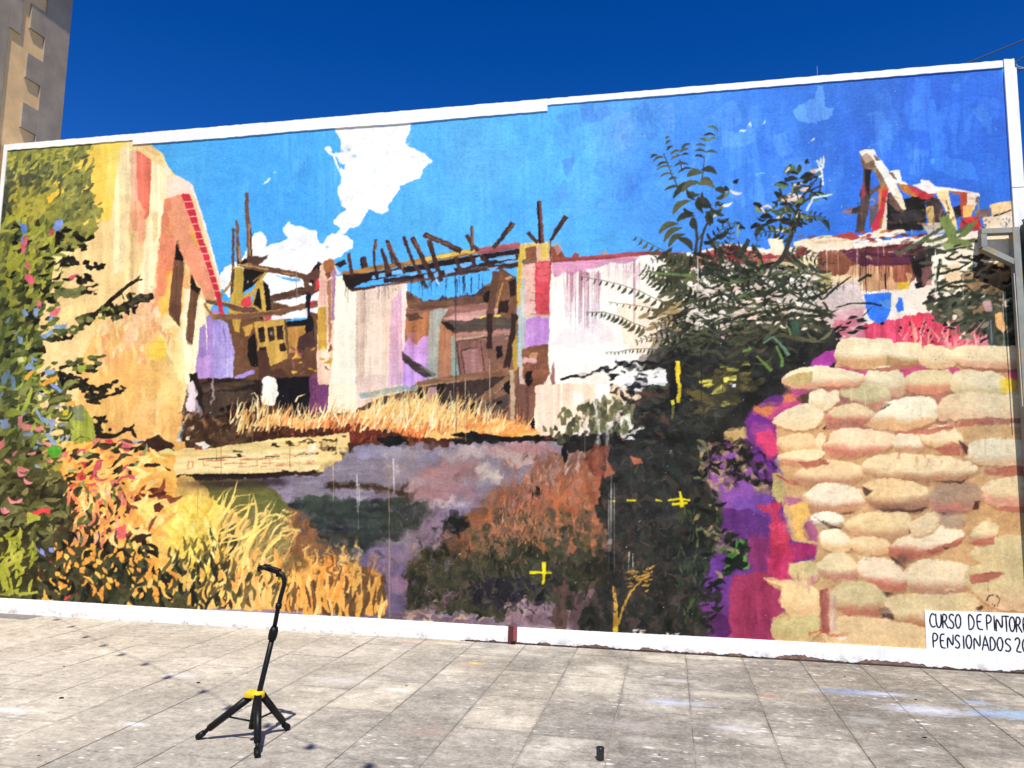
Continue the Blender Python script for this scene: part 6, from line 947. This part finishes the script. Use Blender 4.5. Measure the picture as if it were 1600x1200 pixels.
# ---------------------------------------------------------------- the painted wall
SL, SR, HT = -7.4167, 2.889, 5.1777
wall = thing('mural_wall', 0, 0, label='long white plastered wall painted with a mural of a ruined house and sandbags', cat='wall')
bm = bmn(); box(bm, SL, 2.984, .0, .26, -.05, HT - .012)
obj('plaster_core', bm, M_white, wall)
NX, NZ = 1340, 660
HM = np.array([151.8738562284465, 17.019327454584715, 1049.0063885795287, -19.61011488525215, -167.3963887460367, 1019.5835234986506, -0.029917229336856005, 0.017894979597098896, 1.0]).reshape(3, 3)  # wall metres to chart
def mural_skin():
    ss = np.linspace(SL + .012, SR + .012, NX + 1); zz = np.linspace(.10, 5.125, NZ + 1)
    S, Z = np.meshgrid(ss, zz)
    h = HM @ np.stack([S.ravel(), Z.ravel(), np.ones(S.size)])
    u = h[0] / h[2] - CX0 - .5; v = h[1] / h[2] - CY0 - .5
    u = np.clip(u, 0, CW - 2.001); v = np.clip(v, 0, CH - 2.001)
    ui = u.astype(int); vi = v.astype(int); fu = (u - ui)[:, None]; fv = (v - vi)[:, None]
    cc = (C[vi, ui] * (1 - fu) + C[vi, ui + 1] * fu) * (1 - fv) + (C[vi + 1, ui] * (1 - fu) + C[vi + 1, ui + 1] * fu) * fv
    cc = np.clip(cc, .012, 1); cc = cc * (1 - .26 * np.exp(-cc * 4.2)); cc = np.minimum(cc, 1)
    lin = np.where(cc <= .04045, cc / 12.92, ((cc + .055) / 1.055) ** 2.4) * np.array(MURAL_WHITE)
    rgba = np.concatenate([lin, np.ones((len(lin), 1))], 1).astype(np.float32)
    # slight hand-trowelled unevenness of the plaster
    r = np.random.default_rng(3)
    W1 = NX + 1
    rel = (vnoise(NZ + 1, W1, 60, 60, 71) * .0012 + vnoise(NZ + 1, W1, 14, 14, 72) * .0003).ravel()
    co = np.stack([S.ravel(), -.007 + rel, Z.ravel()], 1).astype(np.float32)
    i, j = np.meshgrid(np.arange(NX), np.arange(NZ)); a = (j * W1 + i).ravel()
    quads = np.stack([a, a + 1, a + W1 + 1, a + W1], 1)
    fid = ID[np.rint(v).astype(int), np.rint(u).astype(int)][a]
    t = NT('mural_paint', .7, .14)
    at = t.n('ShaderNodeVertexColor'); at.layer_name = 'pigment'
    c = t.mix(.10, at.outputs['Color'], t.ramp(t.noise(38, 2, .7), [(.35, (.0, .0, .0)), (.65, (1, 1, 1))]), 'OVERLAY')
    ch = t.ramp(t.noise(21, 2, .7), [(.735, (0, 0, 0)), (.76, (1, 1, 1))])
    c = t.mix(t.math('MULTIPLY', ch, .35), c, (.55, .56, .58))
    t.color(c); t.bump(t.math('ADD', t.math('MULTIPLY', t.noise(48, 2, .7), .5), t.noise(4.5, 3, .6)), .38, .012)
    names = {1: ('painted_sky', 'bright blue painted sky with patchy brushwork'), 2: ('painted_cloud', 'white painted clouds rising to the top border'), 3: ('painted_bush', 'painted olive flowering bush at the left edge of the mural'), 4: ('painted_house', 'painted yellow and salmon house with a red tiled gable'), 5: ('painted_ruin', 'painted ruined house with broken roof timbers and pale walls'), 6: ('painted_grass', 'painted golden dry grass'), 7: ('painted_stone_bank', 'painted lilac stone bank and golden ledge'), 8: ('painted_shrub', 'painted rust red and dark shrubs'), 9: ('painted_tree', 'painted dark young tree with feathered leaves'), 10: ('painted_sandbags', 'painted stack of beige sandbags'), 11: ('painted_shade', 'painted violet and magenta shade beside the sandbags')}
    for k, (nm, lab) in names.items():
        f = quads[fid == k]
        if not len(f): continue
        used, inv = np.unique(f, return_inverse=True); inv = inv.reshape(-1, 4)
        me = bpy.data.meshes.new(nm); me.vertices.add(len(used)); me.vertices.foreach_set('co', co[used].ravel())
        me.loops.add(inv.size); me.loops.foreach_set('vertex_index', inv.ravel().astype(np.int32))
        me.polygons.add(len(inv)); me.polygons.foreach_set('loop_start', np.arange(0, inv.size, 4, dtype=np.int32))
        me.update(calc_edges=True)
        ca = me.color_attributes.new('pigment', 'FLOAT_COLOR', 'POINT'); ca.data.foreach_set('color', rgba[used].ravel())
        me.materials.append(t.m)
        o = bpy.data.objects.new(nm, me); col.objects.link(o); o.parent = wall; o['label'] = lab
MURAL_WHITE = (.83, .815, .765)
mural_skin()
def strip(name, s0, s1, lo, hi, y, th, n, jl=.003, jh=.003, m=M_white, par=None, label=None):
    """a plaster band with uneven edges; lo and hi are functions of s"""
    bm = bmn(); prev = None
    for i in range(n + 1):
        s_ = s0 + (s1 - s0) * i / n
        a = lo(s_) + random.uniform(-jl, jl); b = hi(s_) + random.uniform(-jh, jh)
        r = [bm.verts.new(v) for v in ((s_, -y, a), (s_, -y, b), (s_, -y + th, b), (s_, -y + th, a))]
        if prev:
            for k in range(4): bm.faces.new((prev[k], prev[(k + 1) % 4], r[(k + 1) % 4], r[k]))
        else: bm.faces.new(r)
        prev = r
    bm.faces.new(prev[::-1])
    return obj(name, bm, m, par or wall, label=label)
def inner(s_):
    if s_ < -5.74: return 5.106
    if s_ < -1.136: return 5.050 + .004 * math.sin(s_ * 3)
    return 5.114
strip('top_border', SL, -5.742, inner, lambda s_: HT, .017, .05, 40, .0035, .003, label='narrow white painted top border, left stretch')
strip('top_border', -5.740, -1.138, inner, lambda s_: HT, .0185, .05, 110, .0028, .003, label='wider white painted top border')
strip('top_border', -1.136, 2.885, inner, lambda s_: HT, .017, .05, 90, .0025, .003, label='narrow white painted top border, right stretch')
strip('left_border', SL, SL + .052, lambda s_: .15, lambda s_: 5.12, .0165, .04, 1, 0, 0)
# chipped outer edge of the left border
strip('end_pillar', SR, 2.985, lambda s_: -.02, lambda s_: 4.012, .030, .3, 3, .001, .001, label='lower length of the white end pillar')
strip('end_pillar', SR, 2.984, lambda s_: 4.018, lambda s_: 5.095, .030, .3, 3, .001, .001, label='upper length of the white end pillar')
strip('end_pillar', SR + .004, 2.974, lambda s_: 5.098, lambda s_: HT + .004, .022, .28, 3, .001, .003, label='corner block above the white end pillar')
rg = np.random.default_rng(9); rag = np.cumsum(rg.normal(0, .004, 900)); rag -= np.convolve(rag, np.ones(60) / 60, 'same'); 
def ragged(s_):
    i = int((s_ - SL) / (2.985 - SL) * 860) + 20
    k = min(1, max(0, (s_ + 2.1) / .5))
    k2 = min(1, max(0, (s_ + .6) / 2)); return -.006 + k * max(.004, .020 + .012 * k2 + rag[i] * (1 + .5 * k2))
strip('base_plinth', SL, -1.447, ragged, lambda s_: .149 + .004 * math.sin(s_ * 1.7), .020, .05, 420, .001, .0012, label='white skirting band left of the red steel stub')
strip('base_plinth', -1.367, 2.985, ragged, lambda s_: .149 + .004 * math.sin(s_ * 1.7), .020, .05, 320, .002, .0012, label='white skirting band with a crumbling lower edge')
strip('footing', -1.95, 2.985, lambda s_: -.03, lambda s_: .060 + .006 * math.sin(s_ * 9), .0165, .04, 260, 0, .006, M_footing, label='exposed brown footing under the skirting')
strip('footing', -1.85, 2.985, lambda s_: -.03, lambda s_: .011, .034, .04, 200, 0, .003, plain('contact_shade_strip', (.055, .033, .024), .9, .2, .5, 20, .4), label='thin front strip of the footing, darkened as contact shade')  # front strip coloured dark to paint a contact shadow along the wall foot
# caption board, hand lettered
pan = strip('caption_panel', 2.046, SR - .001, lambda s_: .12, lambda s_: .455 + (s_ - 2.046) * .02, .0135, .01, 12, .0, .001, plain('caption_white', (.80, .81, .84), .6, .3, .03, 3), label='white lettered caption panel')
GLY = {'C': [[(.9,.85),(.6,1),(.25,.85),(.05,.5),(.2,.15),(.55,.02),(.95,.15)]], 'U': [[(.05,1),(.05,.35),(.25,.05),(.6,.03),(.85,.3),(.9,1)]], 'R': [[(.1,0),(.1,1),(.6,.97),(.8,.75),(.55,.5),(.12,.46)],[(.35,.48),(.95,0)]], 'S': [[(.9,.86),(.55,1),(.15,.85),(.2,.62),(.7,.45),(.85,.2),(.5,0),(.05,.12)]], 'O': [[(.5,1),(.15,.8),(.05,.45),(.25,.08),(.55,.02),(.85,.25),(.95,.6),(.8,.92),(.5,1)]], 'D': [[(.12,0),(.1,1),(.5,.95),(.9,.6),(.8,.2),(.45,.02),(.12,0)]], 'E': [[(.9,.98),(.1,.97),(.12,.02),(.98,.02)],[(.12,.52),(.75,.53)]], 'P': [[(.12,0),(.08,1),(.6,.97),(.88,.75),(.6,.48),(.12,.44)]], 'I': [[(.5,0),(.5,1)]], 'N': [[(.05,0),(.08,1),(.88,.02),(.92,1)]], 'T': [[(0,.98),(1,.98)],[(.5,.98),(.5,0)]], 'A': [[(0,0),(.5,1),(1,0)],[(.2,.36),(.82,.36)]], '2': [[(.05,.8),(.35,1),(.8,.9),(.8,.6),(.05,.04),(1,.03)]], '0': [[(.5,1),(.15,.8),(.05,.45),(.25,.08),(.55,.02),(.85,.25),(.95,.6),(.8,.92),(.5,1)]]}
M_ink = plain('black_lettering_paint', (.012, .013, .02), .55, .3, .2, 30)
def word(cs):
    bm = bmn(); w = .0062
    for c_, s_, wd, z_, ht in cs:
        for st in GLY[c_]:
            pts = [Vector((s_ + x * wd, 0, z_ + y * ht)) for x, y in st]
            q = []
            for a, b in zip(pts, pts[1:]):
                for k in range(4): q.append(a.lerp(b, k / 4))
            q.append(pts[-1])
            if len(pts) > 3:
                for _ in range(3): q = [q[0]] + [(q[i - 1] + q[i] * 2 + q[i + 1]) / 4 for i in range(1, len(q) - 1)] + [q[-1]]
            prev = None
            for i, v in enumerate(q):
                d = (q[min(i + 1, len(q) - 1)] - q[max(i - 1, 0)]).normalized(); nn = Vector((-d.z, 0, d.x)) * w * random.uniform(.85, 1.1) * (.75 if i in (0, len(q) - 1) else 1)
                r = [bm.verts.new((v + nn).to_tuple()), bm.verts.new((v - nn).to_tuple())]
                for x in r: x.co.y = -.0150
                if prev: bm.faces.new((prev[0], prev[1], r[1], r[0]))
                prev = r
    o = obj('lettering', bm, M_ink, pan)
for cs in ([('C', 2.076, 0.049, 0.323, 0.117), ('U', 2.125, 0.047, 0.323, 0.114), ('R', 2.172, 0.048, 0.323, 0.114), ('S', 2.22, 0.048, 0.321, 0.121), ('O', 2.269, 0.047, 0.325, 0.115)], [('D', 2.365, 0.053, 0.323, 0.122), ('E', 2.427, 0.049, 0.326, 0.122)], [('P', 2.498, 0.05, 0.326, 0.122), ('I', 2.555, 0.01, 0.323, 0.12), ('N', 2.569, 0.055, 0.319, 0.126), ('T', 2.624, 0.046, 0.319, 0.125), ('O', 2.666, 0.046, 0.32, 0.121), ('R', 2.714, 0.047, 0.32, 0.122), ('E', 2.764, 0.044, 0.318, 0.124), ('S', 2.818, 0.049, 0.316, 0.125)],
           [('P', 2.092, 0.051, 0.166, 0.117), ('E', 2.147, 0.044, 0.165, 0.114), ('N', 2.202, 0.051, 0.166, 0.112), ('S', 2.257, 0.047, 0.168, 0.11), ('I', 2.321, 0.01, 0.17, 0.103), ('O', 2.34, 0.048, 0.17, 0.111), ('N', 2.398, 0.055, 0.167, 0.118), ('A', 2.46, 0.051, 0.165, 0.118), ('D', 2.516, 0.048, 0.168, 0.108), ('O', 2.568, 0.048, 0.165, 0.11), ('S', 2.624, 0.054, 0.164, 0.106)], [('2', 2.7, 0.045, 0.164, 0.116), ('0', 2.751, 0.05, 0.161, 0.114)]): word(cs)
# ---------------------------------------------------------------- red steel stub at the foot of the wall
t_ = thing('steel_stub', -1.407, .0, label='short red steel channel stub standing in a gap of the white skirting', cat='steel post')
bm = bmn(); box(bm, -.036, .036, -.052, -.046, .004, .157, .001); obj('web', bm, M_red_shaded, t_)
bm = bmn(); box(bm, .012, .036, -.056, -.0523, .03, .157, .001); obj('front_flange', bm, M_red, t_)
bm = bmn(); box(bm, -.036, -.030, -.0458, -.004, .004, .157); obj('side_flange', bm, M_red_shaded, t_)
bm = bmn(); box(bm, .030, .036, -.0458, -.004, .004, .157); obj('side_flange', bm, M_red, t_)
bm = bmn(); box(bm, -.008, .030, -.060, -.0565, .0, .024); obj('base_shade', bm, M_black, t_)  # black block standing in for the shade at the stub's base
# ---------------------------------------------------------------- corner building with quoins
FS = SL - .05
bld = thing('corner_building', FS, 0, label='tall beige stucco building with grey toothed corner stones behind the wall end', cat='building')
bm = bmn(); box(bm, -4.5, .0, -3.0, .78, -.05, 9.6); obj('facade', bm, M_stucco, bld)
bm = bmn(); box(bm, -.25, .026, .43, .802, 4.0, 7.598, .004); obj('corner_pilaster', bm, M_quoin, bld)
for k in range(-3, 5):
    z0 = 6.119 - .622 * (k - 0) + .0
    bm = bmn(); box(bm, -.1, .0262, .205, .428, z0, z0 + .311, .004)
    if 4.3 < z0 < 7.3: obj('corner_stone', bm, M_quoin, bld)
    else: bm.free()
bm = bmn(); box(bm, -.02, .022, -1.3, -.075, 4.0, 7.598, .004); obj('window_surround', bm, M_quoin, bld)
bm = bmn(); box(bm, -.02, .0222, -.073, .09, 6.584, 7.598, .004); obj('window_surround_stone', bm, M_quoin, bld)
bm = bmn(); box(bm, -4.55, .115, -3.05, .90, 7.60, 7.78, .01); box(bm, -4.6, .16, -3.1, .95, 7.781, 7.95, .01); obj('cornice', bm, M_stucco, bld)
# ---------------------------------------------------------------- braced post in front of the pillar
ps = thing('braced_post', 2.858, .085, label='weathered grey green steel post with a braced triangular arm before the white pillar', cat='post')
def prof(bm, a, b, w=.046, dep=.085, bev=.003):
    a = Vector(a); b = Vector(b); d = b - a; L = d.length; ang = math.atan2(d.z, d.x)
    M = Matrix.Translation(a) @ Matrix.Rotation(-ang, 4, 'Y')
    box(bm, 0, L, -dep / 2, dep / 2, -w / 2, w / 2, bev, M)
bm = bmn(); box(bm, -.026, .026, -.043, .043, -.02, 3.640, .003); obj('upright', bm, M_post, ps)
bm = bmn(); box(bm, -.262, -.027, -.042, .042, 3.592, 3.638, .003); obj('arm', bm, M_post, ps)
bm = bmn(); box(bm, -.268, -.222, -.041, .041, 3.478, 3.591, .003); obj('arm_end', bm, M_post, ps)
bm = bmn(); prof(bm, (-.255, 0, 3.478), (-.02, 0, 3.338), .046, .080); obj('brace', bm, M_post, ps)
bm = bmn(); tube(bm, [(-.040, -.05, 3.24), (-.040, -.05, 2.13)], .004, 8); obj('edge_line', bm, plain('pale_line', (.55, .5, .4), .5), ps)  # thin pale line along the left of the upright
# black box behind the post
sb = thing('black_cabinet', 2.96, .030, 3.05, label='black box fixed to the pillar behind the braced post', cat='box')
bm = bmn(); box(bm, -.035, .22, -.10, -.001, .0, .625, .012); obj('housing', bm, M_black, sb)
bm = bmn(); tube(bm, [(-.02, -.05, .62), (-.03, -.055, .655), (-.005, -.06, .67), (.03, -.05, .63)], .009, 8); obj('lead', bm, M_cable, sb)
# ---------------------------------------------------------------- overhead cables by the pillar
c1 = thing('overhead_cable', 2.8, -.3, 5.3, label='dark cable rising away behind the top right corner of the wall', cat='cable')
bm = bmn(); tube(bm, [(-.6 + i * .35, 0, -.15 + i * .130 - .0 * i) for i in range(14)], .0055, 6); obj('wire', bm, M_cable, c1)
c2 = thing('cable_bracket', 3.10, -.3, 5.25, label='small metal bracket holding black wires beside the top of the white pillar', cat='bracket')
bm = bmn(); tube(bm, [(.0, 0, -.1), (.008, 0, .085), (.035, 0, .02), (.10, 0, -.005)], .005, 6); tube(bm, [(.02, .02, .07), (.05, .02, .01), (.12, .02, .0)], .003, 6); obj('hook', bm, M_alu, c2)
bm = bmn(); tube(bm, [(-.02, 0, .03), (.10, 0, .115), (.6, 0, .40)], .006, 6); tube(bm, [(.0, .03, -.08), (.06, .03, .005), (.4, .03, .03)], .006, 6); obj('wire', bm, M_cable, c2)
an = thing('antenna_rod', 1.456, -.5, 5.15, label='tiny pale rod standing up behind the top border of the wall', cat='antenna')
bm = bmn(); tube(bm, [(0, 0, 0), (0, 0, .40)], [.006, .003], 6); obj('rod', bm, M_alu, an)
# ---------------------------------------------------------------- guitar stand
st = thing('guitar_stand', -2.33, 2.93, label='black folding guitar stand on a tripod with a yellow hub on the paving', cat='stand')
hub = Vector((.05, 0, .262))
feet = [Vector((-.287, -.033, 0)), Vector((.114, .240, 0)), Vector((.174, -.204, 0))]
def P2(s_, d_, z_): return Vector((s_ + 2.33, -(d_ - 2.93), z_))
bm = bmn(); tube(bm, [P2(-2.29, 2.93, .20), P2(-2.278, 2.93, .264), P2(-2.214, 2.92, .594)], .0155, 14); obj('lower_shaft', bm, M_blackm, st, True)
bm = bmn(); tube(bm, [P2(-2.215, 2.92, .590), P2(-2.193, 2.92, .735), P2(-2.182, 2.915, .80), P2(-2.168, 2.91, .862), P2(-2.167, 2.91, .895), P2(-2.180, 2.91, .921), P2(-2.203, 2.91, .933), P2(-2.222, 2.91, .938)], .0130, 14); obj('bent_neck', bm, M_blackm, st, True)
bm = bmn(); tube(bm, [P2(-2.222, 2.92, .560), P2(-2.217, 2.92, .585), P2(-2.212, 2.92, .610), P2(-2.206, 2.92, .632)], [.022, .0255, .0255, .019], 14); obj('height_clutch', bm, M_black, st, True)
bm = bmn(); tube(bm, [P2(-2.192, 2.92, .735), P2(-2.188, 2.92, .762)], [.018, .0175], 12); obj('locking_collar', bm, M_black, st, True)
bm = bmn(); lathe(bm, [(.034, -.022), (.041, -.014), (.041, .010), (.030, .017)], 18, (.042, 0, .264)); box(bm, -.020, .03, -.036, .036, .246, .276, .004); obj('hub', bm, M_yellow, st, True)
for i, f in enumerate(feet):
    dirn = (f - Vector((.02, 0, 0))); dirn.z = 0; dirn.normalize()
    top = Vector((.042, 0, .252)) + dirn * .032; ft = f + Vector((0, 0, .018))
    bm = bmn(); mid = top.lerp(ft, .80)
    tube(bm, [top, mid], [.0215, .0195], 12); lo = obj('leg', bm, M_blackm, st, True)
    bm = bmn(); tube(bm, [mid, top.lerp(ft, .84), ft - dirn * .012], [.013, .012, .012], 10); obj('leg_end', bm, M_black, lo, True)
    bm = bmn(); tube(bm, [ft - dirn * .03 + Vector((0, 0, .022)), ft, ft + dirn * .012 + Vector((0, 0, -.004))], [.017, .019, .014], 10); obj('rubber_foot', bm, M_black, lo, True)
    bm = bmn(); tube(bm, [top.lerp(ft, .50), Vector((.022, 0, .115)) + dirn * .012], .0058, 8); obj('strut', bm, M_blackm, lo, True)
    bm = bmn(); tube(bm, [top + Vector((-dirn.y, dirn.x, 0)) * .018, top - Vector((-dirn.y, dirn.x, 0)) * .022], .016, 10); obj('hinge', bm, M_black, lo, True)
bm = bmn(); tube(bm, [Vector((.04, 0, .24)), Vector((.018, 0, .075))], .0175, 12); obj('lower_tube', bm, M_blackm, st, True)
hd = P2(-2.235, 2.91, .946)
bm = bmn(); box(bm, -.040, .038, -.020, .020, -.0145, .0145, .004, Matrix.Translation(hd) @ Matrix.Rotation(R(14), 4, 'Y')); hh = obj('yoke_housing', bm, M_black, st, True)
for sy in (-1, 1):
    bm = bmn(); q = [hd + Vector((-.02, sy * .012, .004)), hd + Vector((-.045, sy * .028, .014)), hd + Vector((-.075, sy * .030, .017)), hd + Vector((-.086, sy * .022, .010)), hd + Vector((-.088, sy * .018, -.008))]
    tube(bm, q, [.013, .013, .012, .009, .008], 10); obj('yoke_arm', bm, M_black, hh, True)
bm = bmn(); box(bm, -.012, .012, -.006, .006, -.016, .016, .003, Matrix.Translation(P2(-2.196, 2.905, .893)) @ Matrix.Rotation(R(-12), 4, 'Y')); obj('release_trigger', bm, M_yellow, st, True)
bm = bmn(); box(bm, -.014, .014, -.012, .012, -.012, .012, .003, Matrix.Translation(P2(-2.203, 2.91, .921))); obj('neck_joint', bm, M_black, st, True)
# ---------------------------------------------------------------- small things on the paving
cp = thing('small_can', -.379, 2.72, label='small black can standing alone on the paving near the bottom edge', cat='can')
bm = bmn(); lathe(bm, [(.0195, 0), (.021, .003), (.021, .008), (.0215, .055), (.0228, .060), (.0228, .064), (.0205, .064), (.0195, .06)], 24); obj('body', bm, plain('black_glossy_tin', (.014, .014, .014), .22, .6, .2, 20), cp, True)
bm = bmn(); lathe(bm, [(.0192, .0585), (.0192, .0595)], 20); obj('lid', bm, M_black, cp)
labs = ['dark flat leaf scrap on the paving left of the guitar stand', 'tiny dark scrap by a joint just behind the left tripod leg', 'tiny dark scrap at the lower left edge of the paving', 'tiny dark pebble near the wall below the sandbags', 'small dark pebble by the blue paint smear', 'tiny dark pebble right of the black can', 'dark pebble on the right-hand joint near the bottom edge', 'tiny dark speck far left below the lamp shadows', 'small dark scrap in the middle of the paving']
for (s_, d_, r_), lb in zip([(-3.954, 2.468, .018), (-3.32, 1.906, .014), (-3.276, 3.385, .008), (1.316, .482, .009), (1.666, 1.03, .010), (-.07, 2.574, .007), (1.466, 1.897, .014), (-4.563, 1.761, .011), (-1.86, 1.607, .010)], labs):
    bm = bmn(); bmesh.ops.create_icosphere(bm, subdivisions=2, radius=1)
    for v in bm.verts: v.co = Vector((v.co.x * r_ * (1 + random.uniform(-.25, .25)), v.co.y * r_ * .7 * (1 + random.uniform(-.25, .25)), max(0, .4 + v.co.z) * r_ * .28))
    tag(place(obj('pebble', bm, M_black), s_, d_, .001), lb, 'pebble', 'dark scraps on the paving')
dr = thing('drain_cover', -6.60, .135, label='grey metal drain cover at the foot of the wall in the lower left', cat='drain cover')
bm = bmn(); box(bm, -.25, .25, -.125, .10, -.004, .003, .002); obj('plate', bm, plain('grey_cast_plate', (.17, .165, .16), .8, .3, .3, 20, .5), dr)
# ---------------------------------------------------------------- string of lamps above the square (its shadow crosses the paving)
HZ = 4.3
def over(s_, d_, z_): return s_ + .30 * z_ / 1.75, d_ + 1.0 * z_ / 1.75
sh = [(-6.075, .127), (-5.671, .393), (-5.203, .759), (-4.811, 1.011), (-4.438, 1.26), (-4.042, 1.493), (-3.635, 1.788), (-3.171, 2.055), (-2.798, 2.344), (-2.38, 2.61), (-1.971, 2.875), (-1.552, 3.068), (-1.12, 3.33)]
a0 = over(*sh[0], HZ)
ls = thing('lamp_string', a0[0], a0[1], HZ, label='string of small lamps hung across the square above the paving', cat='string lights')
pts = [Vector((over(*p_, HZ)[0] - a0[0], -(over(*p_, HZ)[1] - a0[1]), -.0)) for p_ in sh]
d0 = (pts[1] - pts[0]); pts2 = [pts[0] - d0 * 3.2, pts[0] - d0 * 1.5] + pts + [pts[-1] + (pts[-1] - pts[-2]) * 6]
bm = bmn(); tube(bm, pts2, .0042, 6); obj('cable', bm, M_cable, ls)
for i, v in enumerate(pts):
    bm = bmn(); tube(bm, [v, v + Vector((0, 0, -.05))], [.018, .021], 10); sk = obj('lamp_holder', bm, M_cable, ls)
    bm = bmn(); lathe(bm, [(.014, -.05), (.022, -.065), (.032, -.085), (.032, -.10), (.022, -.122), (.008, -.132)], 12, v); obj('bulb', bm, M_bulb, sk, True)
